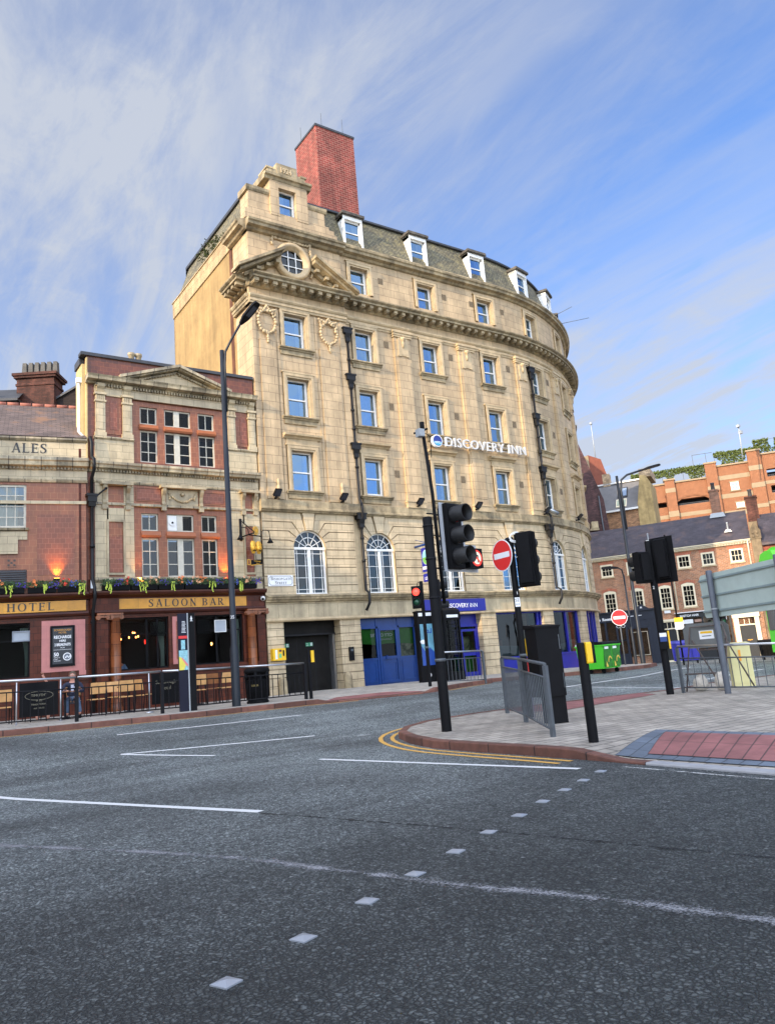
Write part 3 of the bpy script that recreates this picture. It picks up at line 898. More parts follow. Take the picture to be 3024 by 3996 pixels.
# rendered flank
m = MB(ID)
m.face([(-3.88, -8.6, .4), (-3.88, -1.3, .4), (-3.88, -1.3, 18.45), (-3.88, -8.6, 18.45)])
m.build('rendered_side_wall', m_render, hotel)
m = MB(ID); m.box(-3.93, -3.6, -8.65, -1.3, 18.45, 19.22); m.box(-3.97, -3.6, -8.68, -1.3, 19.22, 19.27); m.build('side_coping', m_coping, hotel)
m = MB(ID); m.box(-3.90, -3.87, -1.75, -1.45, 16.4, 19.0); m.box(-3.90, -3.87, -1.9, -1.62, 12.9, 16.4)
m.build('damp_stain', mat('damp_patch', (.17, .065, .03), .9, var=.3, stain=.5), hotel)

# --- rusticated first floor
def arch_pts(c, r, zs, a0, a1, n=8):
    return [(c + r * cos(radians(a0 + (a1 - a0) * i / n)), zs + r * sin(radians(a0 + (a1 - a0) * i / n))) for i in range(n + 1)]
zs_, ra = 5.73, .68
def rust_bay(m, c, e0, e1, off, fr_dep=.30):
    """channelled masonry with voussoirs round one arched window, e0..e1 the bay edges"""
    g = .016; T = .045
    J = [3.98, 4.32, 4.66, 5.0, 5.33, 5.67]
    for a, b in zip(J, J[1:]):
        m.box(e0, c - ra, off, off + T, a + g, b - g); m.box(c + ra, e1, off, off + T, a + g, b - g)
    up = [(5.67, 6.01, -3, 18), (6.01, 6.36, 18, 36), (6.36, 6.70, 36, 54), (6.70, 7.08, 54, 77)]
    for z0, z1, a0, a1 in up:
        for sg in (1, -1):
            e = e1 if sg > 0 else e0
            A0, A1 = radians(a0), radians(a1)
            da = 1.3
            ip = arch_pts(0, ra, zs_, a0 + da, a1 - da, 5)
            r1 = (z1 - g - zs_) / max(.05, sin(radians(a1 - da))); r0 = max(ra, (z0 + g - zs_) / max(.05, sin(radians(max(a0 + da, .5))))) if a0 > 0 else ra
            P = ip[:]
            P.append((r1 * cos(radians(a1 - da)), z1 - g))
            w = abs(e - c)
            P += [(w, z1 - g), (w, z0 + g)]
            P.append((r0 * cos(radians(a0 + da)) if a0 > 0 else ra, z0 + g))
            P = [(c + sg * x, z) for x, z in P]
            m.poly(P, off, off + T)
    # keystone
    kk = arch_pts(c, ra, zs_, 77 + 1, 103 - 1, 4)
    m.poly(kk + [(c - .27, 7.08), (c + .27, 7.08)], off, off + .10)
def arch_wall(m, c, e0, e1, off, dep=.26, mat=0):
    """recessed back sheet with the arched opening and its reveal"""
    m.wall(e0, e1, 3.9, 7.2, [(c - ra, c + ra, 3.98, zs_ + ra)], off, 0.0, mat)
    for sg in (1, -1):
        A = arch_pts(0, ra, zs_, 0, 90, 8)
        m.poly([(c + sg * x, z) for x, z in A] + [(c + sg * ra, zs_ + ra)], off, off, mat)
    A = [(c + ra, 3.98)] + arch_pts(c, ra, zs_, 0, 180, 18) + [(c - ra, 3.98)]
    for p, q in zip(A, A[1:] + A[:1]):
        m.face([(p[0], off + .045, p[1]), (q[0], off + .045, q[1]), (q[0], off - dep, q[1]), (p[0], off - dep, p[1])], 1)
mw = MB(HOT); mr_ = MB(HOT)
edges = [.40, 3.06, 6.62, 10.15, 13.6, 17.1, 20.6, 24.1]
for i, c in enumerate(BC):
    arch_wall(mw, c, edges[i], edges[i + 1], -.045); rust_bay(mr_, c, edges[i] if i else .40, edges[i + 1], -.045)
mp_ = MB(ID)
arch_wall(mw, PC + .09, -3.9, .05, .035); rust_bay(mr_, PC + .09, -3.9, .05, .035)
mw.box(.05, .40, -.2, -.03, 3.9, 7.2, 1)
mw.box(24.1, SE, -.2, -.02, 3.0, 7.2, 1)
mw.build('first_floor_wall', [m_joint, m_stone2], hotel)
mr_.build('rusticated_masonry', m_rust, hotel)

# --- ground floor piers and lintel
piers = [(-3.9, -3.22), (-.86, .04), (2.82, 3.12), (6.2, 7.05), (10.0, 10.75), (13.35, 14.2), (16.9, 17.7), (20.2, 21.0), (23.5, SE)]
for a, b in piers:
    m = MB(HOT); o = .05 if b < .3 else 0.0
    k = .46
    while k < 3.0:
        e = min(k + .29, 3.04)
        m.box(a, b, -.42, o, k + .012, e - .010, 0)
        k += .29
    m.box(a + .03, b - .03, -.40, o - .035, .1, 3.05, 1)
    m.box(a - .02, b + .02, -.42, o + .03, .2, .47)
    m.build('pier', [m_rust, m_joint], hotel)
m = MB(HOT)
m.box(-3.9, SE, -.42, .0, 3.06, 3.8); m.box(-3.9, .05, 0, .08, 3.06, 3.8)
m.build('lintel_band', mat('stone_lintel', (.52, .42, .26), .6, var=.1, bump=.2, brick=(.62, .52, .009, (.24, .18, .1), .5, .08), stain=.3), hotel)
m = MB(HOT)
m.prof(-3.9, SE, [(-.1, 3.02), (.07, 3.02), (.10, 3.06), (.07, 3.12), (.0, 3.14), (-.1, 3.14)]); m.prof(-3.93, .07, [(-.1, 3.01), (.15, 3.01), (.18, 3.06), (.15, 3.13), (.05, 3.15), (-.1, 3.15)])
m.build('lintel_moulding', m_stone2, hotel)
def corn(m, s0, s1, o, pr):
    m.prof(s0, s1, [(p[0] + o, p[1]) for p in pr] + [(-.3, pr[-1][1]), (-.3, pr[0][1])])
c1 = [(.02, 3.70), (.10, 3.72), (.12, 3.78), (.20, 3.80), (.22, 3.87), (.27, 3.89), (.27, 3.93), (.06, 3.99)]
c2 = [(.0, 7.06), (.06, 7.07), (.09, 7.12), (.15, 7.14), (.15, 7.20), (.11, 7.235), (.11, 7.50), (.0, 7.53)]
m = MB(HOT); corn(m, -3.93, .08, .09, c1); corn(m, .08, SE, 0, c1); m.build('shop_cornice', m_corn, hotel)
m = MB(HOT); corn(m, -3.95, .38, .13, c2); corn(m, .38, SE, 0, c2); m.build('string_course', m_corn, hotel)

# --- main entablature
ar = [(.03, 15.30), (.05, 15.38), (.08, 15.39), (.08, 15.50), (.12, 15.52), (.16, 15.58), (.17, 15.64), (.0, 15.68)]
co = [(.0, 15.98), (.06, 16.0), (.10, 16.04), (.10, 16.18), (.50, 16.19), (.50, 16.27), (.54, 16.29), (.60, 16.33), (.61, 16.38), (.05, 16.50)]
m = MB(HOT)
corn(m, .36, SE, 0, ar); corn(m, -4.0, .36, .16, ar); m.build('architrave_band', m_stone2, hotel)
m = MB(HOT); m.box(-3.98, .36, 0, .14, 15.66, 16.02); m.box(.36, SE, -.1, .02, 15.66, 16.02); m.build('frieze', m_stone, hotel)
m = MB(HOT)
corn(m, .42, SE, 0, co); corn(m, -4.0, .36, .16, co)
k = .62
while k < SE - .2:
    m.box(k, k + .17, .08, .44, 16.06, 16.19); m.box(k + .02, k + .15, .08, .40, 16.02, 16.06); k += .415
k = -3.93
for i in range(11):
    m.box(k, k + .19, .24, .60, 16.04, 16.19); m.box(k + .02, k + .17, .24, .55, 16.0, 16.04); k += .398
# return of the cornice on the flank
sf = Frame((-3.98, 0), -90.0)     # s runs towards the street, outwards is -x
m2 = m
for pr, a in ((ar, 0), (co, 0)):
    mm = MB(sf); corn(mm, -1.35, .16, 0.0, pr)
    m2.v += mm.v
    base = len(m2.v) - len(mm.v)
    m2.f += [[i + base for i in f_] for f_ in mm.f]; m2.m += mm.m; m2.uv += mm.uv; m2.sm += mm.sm
mm = MB(sf)
for i in range(4): mm.box(-1.25 + i * .36, -1.08 + i * .36, .1, .44, 16.04, 16.19)
base = len(m2.v); m2.v += mm.v; m2.f += [[i + base for i in f_] for f_ in mm.f]; m2.m += mm.m; m2.uv += mm.uv; m2.sm += mm.sm
m.build('main_cornice', m_corn, hotel)

# --- broken pediment with round window
def rake(x0, z0, x1, z1, th, o0, o1):
    m.poly([(x0, z0), (x1, z1), (x1, z1 - th), (x0, z0 - th)] if x0 < x1 else [(x1, z1), (x0, z0), (x0, z0 - th), (x1, z1 - th)], o0, o1, back=True)
m = MB(ID)
rake(-4.66, 16.50, -2.62, 17.70, .12, .1, .80); rake(-4.50, 16.44, -2.66, 17.55, .12, .1, .62); rake(-4.2, 16.45, -2.7, 17.36, .16, .1, .3)
for i in range(3): x = -3.75 + i * .42; z = 16.62 + (i * .42) * .58; m.box(x, x + .16, .1, .52, z - .02, z + .1)
m.build('broken_pediment', m_corn, hotel); m = MB(ID)
rake(.74, 16.50, -1.22, 17.70, .12, .1, .80); rake(.60, 16.44, -1.2, 17.55, .12, .1, .62); rake(.32, 16.45, -1.25, 17.36, .16, .1, .3)
for i in range(3):
    x = -3.75 + i * .42; z = 16.62 + (i * .42) * .58
    x2 = -.28 - i * .42; m.box(x2, x2 + .16, .1, .52, z - .02, z + .1)
m.build('broken_pediment', m_corn, hotel)
m = MB(ID); cx, cz, oo = -2.03, 17.42, .16
N_ = 36
for i in range(N_):
    a, b = 2 * pi * i / N_, 2 * pi * (i + 1) / N_
    P = [(.80, oo), (.80, oo + .16), (.72, oo + .22), (.62, oo + .20), (.60, oo + .12), (.52, oo + .10), (.52, oo - .2)]
    for (r0, f0), (r1, f1) in zip(P, P[1:]):
        m.face([(cx + r0 * cos(a), f0, cz + r0 * sin(a)), (cx + r0 * cos(b), f0, cz + r0 * sin(b)), (cx + r1 * cos(b), f1, cz + r1 * sin(b)), (cx + r1 * cos(a), f1, cz + r1 * sin(a))], 0, None, True)
rw = m.build('round_window', m_stone2, hotel)
m = MB(ID); m.poly([(cx + .53 * cos(2 * pi * i / 24), cz + .53 * sin(2 * pi * i / 24)) for i in range(24)], oo - .02, oo - .02); m.build('pane', m_glassm, rw)
m = MB(ID); m.poly([(cx + .54 * cos(2 * pi * i / 24), cz + .54 * sin(2 * pi * i / 24)) for i in range(24)], oo - .05, oo - .05); m.build('dark_room', m_dark, rw)
m = MB(ID)
for d in (-.17, .17): m.box(cx + d - .018, cx + d + .018, oo, oo + .03, cz - .49, cz + .49); m.box(cx - .49, cx + .49, oo, oo + .028, cz + d * 1.15 - .018, cz + d * 1.15 + .018)
m.build('glazing_bars', m_white, rw)
# garland framing the round window, drops on the right
def bead(mb, pts, r, sq=.85):
    P = [Vector(p) for p in pts]
    for a, b in zip(P, P[1:]):
        k = max(1, int((b - a).length / (r * 1.15)))
        for i in range(k):
            q = a.lerp(b, i / k); rr = r * (0.8 + .4 * random.random())
            mb.sphere((q.x + random.uniform(-.3, .3) * r, q.y, q.z + random.uniform(-.3, .3) * r), rr, 0, 7, 5, (1, .7, 1))
m = MB(ID)
bead(m, [(-2.85, .16, 18.36), (-1.15, .16, 18.36)], .05); bead(m, [(-1.15, .18, 18.4), (-1.12, .18, 17.2), (-1.2, .18, 16.9)], .065); bead(m, [(-2.85, .16, 18.36), (-2.88, .16, 18.0)], .055)
m.build('carved_garland', m_stone2, hotel)
# wreaths on the pavilion piers
for wx in (-3.30, -.53):
    m = MB(ID); wz = 14.62
    ring = [(wx + .37 * cos(2 * pi * i / 22), po + .10, wz + .46 * sin(2 * pi * i / 22)) for i in range(23)]
    bead(m, ring, .072)
    bead(m, [(wx, po + .1, 14.12), (wx + .02, po + .1, 13.72)], .06)
    bead(m, [(wx - .42, po + .1, 15.18), (wx - .15, po + .13, 15.05), (wx, po + .14, 15.25), (wx + .15, po + .13, 15.05), (wx + .42, po + .1, 15.18)], .055)
    bead(m, [(wx - .40, po + .1, 15.15), (wx - .36, po + .1, 14.85)], .05); bead(m, [(wx + .40, po + .1, 15.15), (wx + .36, po + .1, 14.85)], .05)
    m.build('stone_wreath', m_stone2, hotel)
for wx in (-3.18, -.42):
    m = MB(ID); m.lathe((wx, .0 + po + .09), [(.0, 8.35), (.05, 8.30), (.07, 8.15), (.04, 8.1), (.08, 8.02), (.06, 7.75), (.045, 7.55)], 0, 8); m.build('stone_finial', m_stone2, hotel)

# --- pilasters of the main front
for c in (3.22, 6.85, 10.48, 13.80, 17.15, 20.6):
    w = .43; m = MB(HOT)
    m.box(c - w, c + w, -.01, .10, 7.5, 15.42)
    m.box(c - w + .10, c + w - .1, .10, .125, 8.1, 14.05)
    pl_ = m.build('pilaster', m_stone, hotel)
    m = MB(HOT)
    for a, b, o in ((15.30, 15.42, .20), (15.20, 15.30, .16), (15.12, 15.20, .13)): m.box(c - w - o + .08, c + w + o - .08, 0, o + .04, a, b)
    m.box(c - .26, c + .26, .10, .145, 14.28, 15.12); m.box(c - .3, c - .12, .1, .15, 14.25, 14.31); m.box(c + .12, c + .3, .1, .15, 14.25, 14.31); m.box(c - .13, c + .13, .1, .15, 14.33, 14.38)
    m.lathe((c, .16), [(.0, 15.18), (.12, 15.12), (.14, 15.04), (.06, 14.98), (.07, 14.85), (.05, 14.72), (.0, 14.62)], 0, 8)
    m.build('pilaster_capital', m_stone2, pl_)
    m = MB(HOT); m.box(c - w - .05, c + w + .05, 0, .15, 7.5, 7.74); m.box(c - w - .08, c + w + .08, 0, .18, 7.74, 7.80); m.build('pilaster_base', m_stone2, pl_)
# vents
m_vent = mat('vent_grille', (.30, .22, .125), .8, brick=(.05, .05, .010, (.06, .045, .03), 0, .1))
for c, z, h in [(c, z, .15) for c in (2.42, 5.98, 9.55, 12.95) for z in (8.95, 11.9, 14.72)] + [(c, 17.7, .14) for c in (2.4, 5.95, 7.6, 9.6)]:
    m = MB(HOT); m.box(c - .12, c + .12, -.01, .012, z - h, z + h); m.build('air_vent', m_vent, hotel)

# --- sash windows
def sash(fr, c, z0, z1, w, o, par, top='plain', curtain=None, sill=True, arch=True, openb=0.0, pane=None, base_off=0.0):
    f_ = MB(fr); t = .055
    a, b = c - w, c + w; i0, i1 = o - .28, o - .21
    f_.box(a, a + t, i0, i1, z0, z1); f_.box(b - t, b, i0, i1, z0, z1); f_.box(a, b, i0, i1 + .005, z1 - t, z1); f_.box(a, b, i0, i1 + .02, z0, z0 + .06)
    zm_ = (z0 + z1) / 2
    f_.box(a + t, b - t, i0 + .01, i1 - .01, zm_ - .025, zm_ + .03)
    f_.box(a + t, a + t + .03, i0, i1 - .02, z0, z1); f_.box(b - t - .03, b - t, i0, i1 - .02, z0, z1); f_.box(a + t, b - t, i0, i1 - .015, z0 + .05 + openb, z0 + .11 + openb)
    # room behind
    d = .55
    for q in ([(a, i0 - d, z0), (b, i0 - d, z0), (b, i0 - d, z1), (a, i0 - d, z1)], [(a, i0, z0), (a, i0 - d, z0), (a, i0 - d, z1), (a, i0, z1)], [(b, i0, z0), (b, i0 - d, z0), (b, i0 - d, z1), (b, i0, z1)],
              [(a, i0, z1), (b, i0, z1), (b, i0 - d, z1), (a, i0 - d, z1)], [(a, i0, z0), (b, i0, z0), (b, i0 - d, z0), (a, i0 - d, z0)]): f_.face(q, 1)
    wo = f_.build('window', [m_white, m_dark], par)
    p = MB(fr); p.face([(a + t, i0 + .02, zm_), (b - t, i0 + .02, zm_), (b - t, i0 + .02, z1 - t), (a + t, i0 + .02, z1 - t)]); p.face([(a + t, i0 + .01, z0 + .05 + openb), (b - t, i0 + .01, z0 + .05 + openb), (b - t, i0 + .01, zm_), (a + t, i0 + .01, zm_)])
    p.build('pane', pane or m_glass, wo)
    if curtain:
        cm = MB(fr)
        for (x0, x1) in curtain:
            k = max(3, int((x1 - x0) * w * 2 / .03)); X = [a + t + (x0 + (x1 - x0) * i / k) * (2 * w - 2 * t) for i in range(k + 1)]
            for i in range(k):
                d0 = i0 - .05 - .02 * (i % 2) - .01 * random.random(); d1 = i0 - .05 - .02 * ((i + 1) % 2)
                cm.face([(X[i], d0, z0 + .03), (X[i + 1], d1, z0 + .03), (X[i + 1], d1, z1 - .04), (X[i], d0, z1 - .04)])
        cm.build('curtain', m_curtain, wo)
    if arch:
        am = MB(fr); k = .19; q = base_off
        for (e, h, g) in ((0, .0, .05), (.07, .05, .085)):
            A = .0 + e
            am.box(a - k, a - A, q, q + g, z0 - .02, z1 + A); am.box(b + A, b + k, q, q + g, z0 - .02, z1 + A); am.box(a - k, b + k, q, q + g + .001, z1 + A, z1 + k)
        am.box(a - k - .05, b + k + .05, q, q + .10, z1 + k, z1 + k + .05)
        if top == 'hood':
            am.box(a - k, b + k, q, q + .04, z1 + k + .05, z1 + k + .28)
            am.prof(a - k - .14, b + k + .14, [(q, z1 + .45), (q + .08, z1 + .46), (q + .12, z1 + .52), (q + .24, z1 + .55), (q + .26, z1 + .62), (q, z1 + .66)])
        am.build('architrave', m_stone2, wo)
    if sill:
        sm_ = MB(fr); k = .30; q = base_off
        sm_.prof(a - k, b + k, [(q - .3, z0 - .12), (q + .10, z0 - .12), (q + .12, z0 - .06), (q + .18, z0 - .05), (q + .18, z0), (q - .3, z0 + .01)])
        sm_.box(a - k + .08, b + k - .08, q, q + .06, z0 - .30, z0 - .12)
        sm_.build('sill', m_corn, wo)
    return wo
CR = [[(.72, 1)], [(0, .12), (.8, 1)], [(.5, 1)], [(.0, .1), (.62, 1)], [(.78, 1)], [(0, 1)]]
rnd = random.Random(3)
for zi, (a, b) in enumerate(lev):
    sash(ID, PC, a, b, ww + .02, po, hotel, 'hood' if zi == 0 else 'plain', [(.72, 1)], base_off=po)
    for i, c in enumerate(BC[:6]):
        sash(HOT, c, a, b, ww, 0, hotel, 'hood' if zi == 0 else 'plain', CR[rnd.choice([0, 1, 2, 3, 3, 4])] if (zi, i) != (1, 0) else CR[5], openb=.07 if (zi, i) in ((2, 2), (0, 0)) else 0)
for i, c in enumerate(BC[:6]):
    sash(HOT, c, 16.88, 18.05, .45, 0, hotel, 'plain', [(.3, 1)], sill=False)

# --- arched first floor windows
def arch_win(fr, c, o, par, closed=True, pane=None):
    f_ = MB(fr); i0, i1 = o - .20, o - .14; z0 = 3.98; t = .05
    f_.box(c - ra, c - ra + t, i0, i1, z0, zs_); f_.box(c + ra - t, c + ra, i0, i1, z0, zs_); f_.box(c - ra, c + ra, i0, i1 + .03, z0, z0 + .07)
    f_.box(c - ra, c + ra, i0, i1 + .04, zs_ - .05, zs_ + .04)
    f_.box(c - .04, c + .04, i0, i1 + .02, z0, zs_)
    for (r0, r1) in ((ra - .055, ra), (.40, .43), (.13, .16)):
        A = arch_pts(c, r1, zs_, 0, 180, 20); B = arch_pts(c, r0, zs_, 0, 180, 20)
        for k in range(20): f_.face([(A[k][0], i1, A[k][1]), (A[k + 1][0], i1, A[k + 1][1]), (B[k + 1][0], i1, B[k + 1][1]), (B[k][0], i1, B[k][1])])
    for an in (30, 60, 90, 120, 150):
        d = (cos(radians(an)), sin(radians(an))); nx, nz = -d[1] * .012, d[0] * .012
        f_.poly([(c + d[0] * .15 + nx, zs_ + d[1] * .15 + nz), (c + d[0] * .15 - nx, zs_ + d[1] * .15 - nz), (c + d[0] * .63 - nx, zs_ + d[1] * .63 - nz), (c + d[0] * .63 + nx, zs_ + d[1] * .63 + nz)], i1 - .02, i1)
    for sg in (-1, 1):
        x0, x1 = (c - ra + t, c - .04) if sg < 0 else (c + .04, c + ra - t)
        w = x1 - x0
        f_.box(x0, x0 + .035, i0, i1, z0, zs_); f_.box(x1 - .035, x1, i0, i1, z0, zs_)
        for u in (.20, .80): f_.box(x0 + w * u - .010, x0 + w * u + .010, i0 + .01, i1 - .005, z0, zs_)
        for z in (4.18, 4.62, 5.07, 5.53): f_.box(x0, x1, i0 + .012, i1 - .007, z - .010, z + .010)
    d = .7
    A = [(c - ra, z0), (c + ra, z0), (c + ra, zs_ + ra), (c - ra, zs_ + ra)]
    f_.poly(A, i0 - d, i0 - d, 1)
    for p, q in zip(A, A[1:] + A[:1]): f_.face([(p[0], i0, p[1]), (q[0], i0, q[1]), (q[0], i0 - d, q[1]), (p[0], i0 - d, p[1])], 1)
    wo = f_.build('arched_window', [m_white, m_dark], par)
    p = MB(fr); p.poly([(c - ra, z0), (c + ra, z0)] + arch_pts(c, ra, zs_, 0, 180, 20), i0 + .02, i0 + .02); p.build('pane', pane or m_glassm, wo)
arch_win(ID, PC + .09, .10, hotel)
for i, c in enumerate(BC[:6]): arch_win(HOT, c, 0, hotel, pane=m_glass if i in (2, 3, 4) else None)

# --- attic storey cornice, parapet, mansard
uc = [(.0, 18.42), (.08, 18.45), (.14, 18.53), (.30, 18.57), (.32, 18.67), (.38, 18.71), (.40, 18.79), (.05, 18.88), (.02, 19.10), (-.25, 19.10)]
m = MB(HOT); corn(m, .40, SE, 0, uc); corn(m, -4.0, .42, .14, [(p[0], p[1] - .02) for p in uc[:8]])
mm = MB(sf); corn(mm, -1.5, .16, 0, [(p[0], p[1] - .02) for p in uc[:8]])
base = len(m.v); m.v += mm.v; m.f += [[i + base for i in f_] for f_ in mm.f]; m.m += mm.m; m.uv += mm.uv; m.sm += mm.sm
m.build('attic_cornice', m_corn, hotel)
m = MB(HOT)
L = HOT.subs(-.2, SE)
for a, b in zip(L, L[1:]): m.face([(a, -.12, 19.05), (b, -.12, 19.05), (b, -.78, 20.98), (a, -.78, 20.98)])
# slated slope above the flank
m.face([(-3.82, -8.4, 19.22), (-3.82, -.5, 19.22), (-3.32, -.5, 20.9), (-3.32, -7.9, 20.9)]); m.face([(-3.32, -8.4, 20.9), (-3.32, -.7, 20.9), (-2.6, -.7, 20.96), (-2.6, -8.4, 20.96)])
m.build('mansard_roof', m_slate, hotel)
m = MB(HOT)
m.prof(-3.2, SE, [(-.72, 20.92), (-.64, 20.94), (-.64, 21.03), (-.82, 21.11), (-1.2, 21.08), (-1.2, 20.92)])
L = HOT.subs(-3.3, SE)
for a, b in zip(L, L[1:]): m.face([(a, -.8, 21.07), (b, -.8, 21.07), (b, -8.4, 21.07), (a, -8.4, 21.07)]); m.face([(b, -8.4, 19), (a, -8.4, 19), (a, -8.4, 21.07), (b, -8.4, 21.07)])
m.box(-3.42, -3.2, -8.1, -.75, 20.9, 21.04); m.build('lead_roof', m_lead, hotel)
# dormers
for i, c in enumerate(BC[:6]):
    m = MB(HOT); w = .50
    m.box(c - w, c - w + .09, -.78, -.16, 19.12, 20.58); m.box(c + w - .09, c + w, -.78, -.16, 19.12, 20.58); m.box(c - w, c + w, -.78, -.15, 20.42, 20.62)
    m.box(c - w + .09, c + w - .09, -.7, -.22, 19.12, 19.2)
    d = m.build('dormer', m_white, hotel)
    m = MB(HOT); m.box(c - w - .08, c + w + .08, -1.0, -.04, 20.62, 20.74); m.box(c - w - .04, c + w + .04, -1.0, -.09, 20.59, 20.62)
    m.build('dormer_roof', mat('weathered_lead', (.13, .11, .085), .7, var=.3, vscale=6, stain=.5), d)
    m = MB(HOT); z0, z1 = 19.3, 20.42; a, b = c - w + .09, c + w - .09
    m.box(a, a + .06, -.32, -.26, z0, z1); m.box(b - .06, b, -.32, -.26, z0, z1); m.box(a, b, -.32, -.26, z1 - .07, z1); m.box(a, b, -.32, -.25, z0, z0 + .06); m.box(a, b, -.32, -.27, 19.83, 19.88)
    m.box(a - .01, b + .01, -.98, -.95, z0, z1, 1)
    m.build('dormer_window', [m_white, m_dark], d)
    m = MB(HOT); m.face([(a, -.31, z0), (b, -.31, z0), (b, -.31, z1), (a, -.31, z1)]); m.build('pane', m_glass, d)
    m = MB(HOT)
    for x0, x1 in ((a, a + .22), (b - .35, b)):
        k = 8
        for j in range(k): m.face([(x0 + (x1 - x0) * j / k, -.40 - .02 * (j % 2), z0), (x0 + (x1 - x0) * (j + 1) / k, -.40 - .02 * ((j + 1) % 2), z0), (x0 + (x1 - x0) * (j + 1) / k, -.40 - .02 * ((j + 1) % 2), z1), (x0 + (x1 - x0) * j / k, -.40 - .02 * (j % 2), z1)])
    m.build('curtain', m_curtain, d)
# pavilion attic: stepped parapet, side blocks and dated aedicule
m = MB(ID); q = .02
m.box(-3.98, .22, -.3, q + .14, 18.96, 19.2); m.box(-3.95, .12, -.3, q + .10, 19.2, 19.42); m.box(-3.8, -.1, -.3, q + .06, 19.42, 19.58)
m.box(-3.75, -2.82, -.75, q, 19.58, 20.3); m.box(-1.1, -.25, -.75, q, 19.58, 20.2)
wl, wr, wb, wt = -2.42, -1.64, 19.5, 20.72
m.box(-2.82, wl, -.9, q + .12, 19.42, 21.05); m.box(wr, -1.1, -.9, q + .12, 19.42, 21.05); m.box(wl, wr, -.9, q + .12, wt, 21.05); m.box(wl, wr, -.9, q + .10, 19.42, wb)
m.box(-2.82, -1.1, -.9, -.86, 19.4, 21.05)
m.build('pavilion_attic', m_stone, hotel)
m = MB(ID)
m.prof(-3.84, -2.76, [(-.75, 20.3), (.05, 20.3), (.10, 20.38), (.12, 20.5), (-.75, 20.58)]); m.prof(-1.12, -.16, [(-.75, 20.2), (.05, 20.2), (.10, 20.28), (.12, 20.38), (-.75, 20.46)])
m.prof(-3.06, -.92, [(-.9, 21.0), (.16, 21.0), (.22, 21.1), (.30, 21.13), (.32, 21.22), (.14, 21.28), (-.9, 21.3)])
m.box(-2.88, -1.14, -.6, .12, 21.28, 21.55); m.box(-2.45, -1.52, -.6, .14, 21.28, 21.86); m.box(-2.93, -2.62, -.62, .15, 21.52, 21.6); m.box(-1.36, -1.08, -.62, .15, 21.52, 21.6)
m.build('attic_pediment', m_corn, hotel)
m = MB(ID); m.text('1924', (-2.32, 21.47), .34, .14, 0, .03, .8, .012); m.build('date_numerals', m_stone2, hotel)
sash(ID, (wl + wr) / 2, wb, wt, (wr - wl) / 2, .12, hotel, curtain=[(0, .5)], sill=False, arch=False, pane=m_glass)

# --- brick chimney shaft behind the front
ch = MB(ID)
ch.box(1.47, 3.64, -5.1, -3.0, 20.4, 27.25)
cho = ch.build('brick_chimney', m_redbrick, hotel)
m = MB(ID); m.box(1.43, 3.68, -5.14, -2.96, 27.25, 27.36); m.build('chimney_coping', m_lead, cho)
for x, o in ((1.55, -4.6), (1.95, -3.2), (3.1, -3.1)):
    m = MB(ID); m.tube([ID((x, o, 27.3)), ID((x, o, 28.3))], .012, 0, 5); 
    m = MB(RAW); m.tube([ID((x, o, 27.3)), ID((x, o, 28.25))], .012, 0, 5); m.build('lightning_rod', m_grey, cho)
m = MB(HOT); m.lathe((10.1, -1.1), [(.08, 21), (.08, 21.5), (.0, 21.5)], 0, 8); m.build('roof_flue', m_lead, hotel)
m = MB(RAW); m.tube([HOT((16.4, .2, 19.2)), HOT((16.7, 1.7, 19.3))], .015, 0, 5); m.tube([HOT((16.2, .0, 19.7)), HOT((16.3, .9, 20.0))], .015, 0, 5); m.build('roof_aerial', m_grey, hotel)

# --- rainwater pipes with hopper heads
def pipe(fr, s, o, z0, z1, hops, par, kink=None, r=.055):
    m = MB(RAW)
    segs = [(s, o, z1), (s, o, 7.75), (s + .02, o + .12, 7.5), (s + .02, o + .14, 7.0), (s, o, 6.8), (s, o, 4.1), (s, o + .2, 3.98), (s, o + .2, 3.6), (s - .12, o + .1, 3.3)]
    segs = [p for p in segs if z0 <= p[2] <= z1]
    m.tube([fr(p) for p in segs], r, 0, 8)
    for z in [9.0, 10.6, 11.4, 13.6, 5.2, 6.1]:
        m.tube([fr((s, o, z)), fr((s, o, z + .09))], r * 1.5, 0, 8)
    p = m.build('rainwater_pipe', m_pipe, par)
    for z in hops:
        h = MB(fr)
        h.box(s - .24, s + .24, o - .14, o + .14, z - .02, z + .04); h.box(s - .20, s + .20, o - .13, o + .12, z - .22, z)
        h.prof(s - .12, s + .12, [(o - .1, z - .42), (o + .06, z - .42), (o + .12, z - .22), (o - .12, z - .22)])
        h.box(s - .10, s + .10, o - .08, o + .08, z - .55, z - .4); h.lathe((s, o), [(.07, z - .62), (.1, z - .55)], 0, 8)
        h.build('hopper_head', m_pipe, p)
pipe(HOT, .36, .14, 3.2, 15.0, (15.0, 12.95, 10.0, 7.12), hotel)
pipe(HOT, 11.17 - .1, .16, 3.2, 15.0, (15.0, 12.6, 9.9, 7.05), hotel)

# --- ground floor fillings
GZ = .46
def slab(m, fr, *a): m.box(*a)
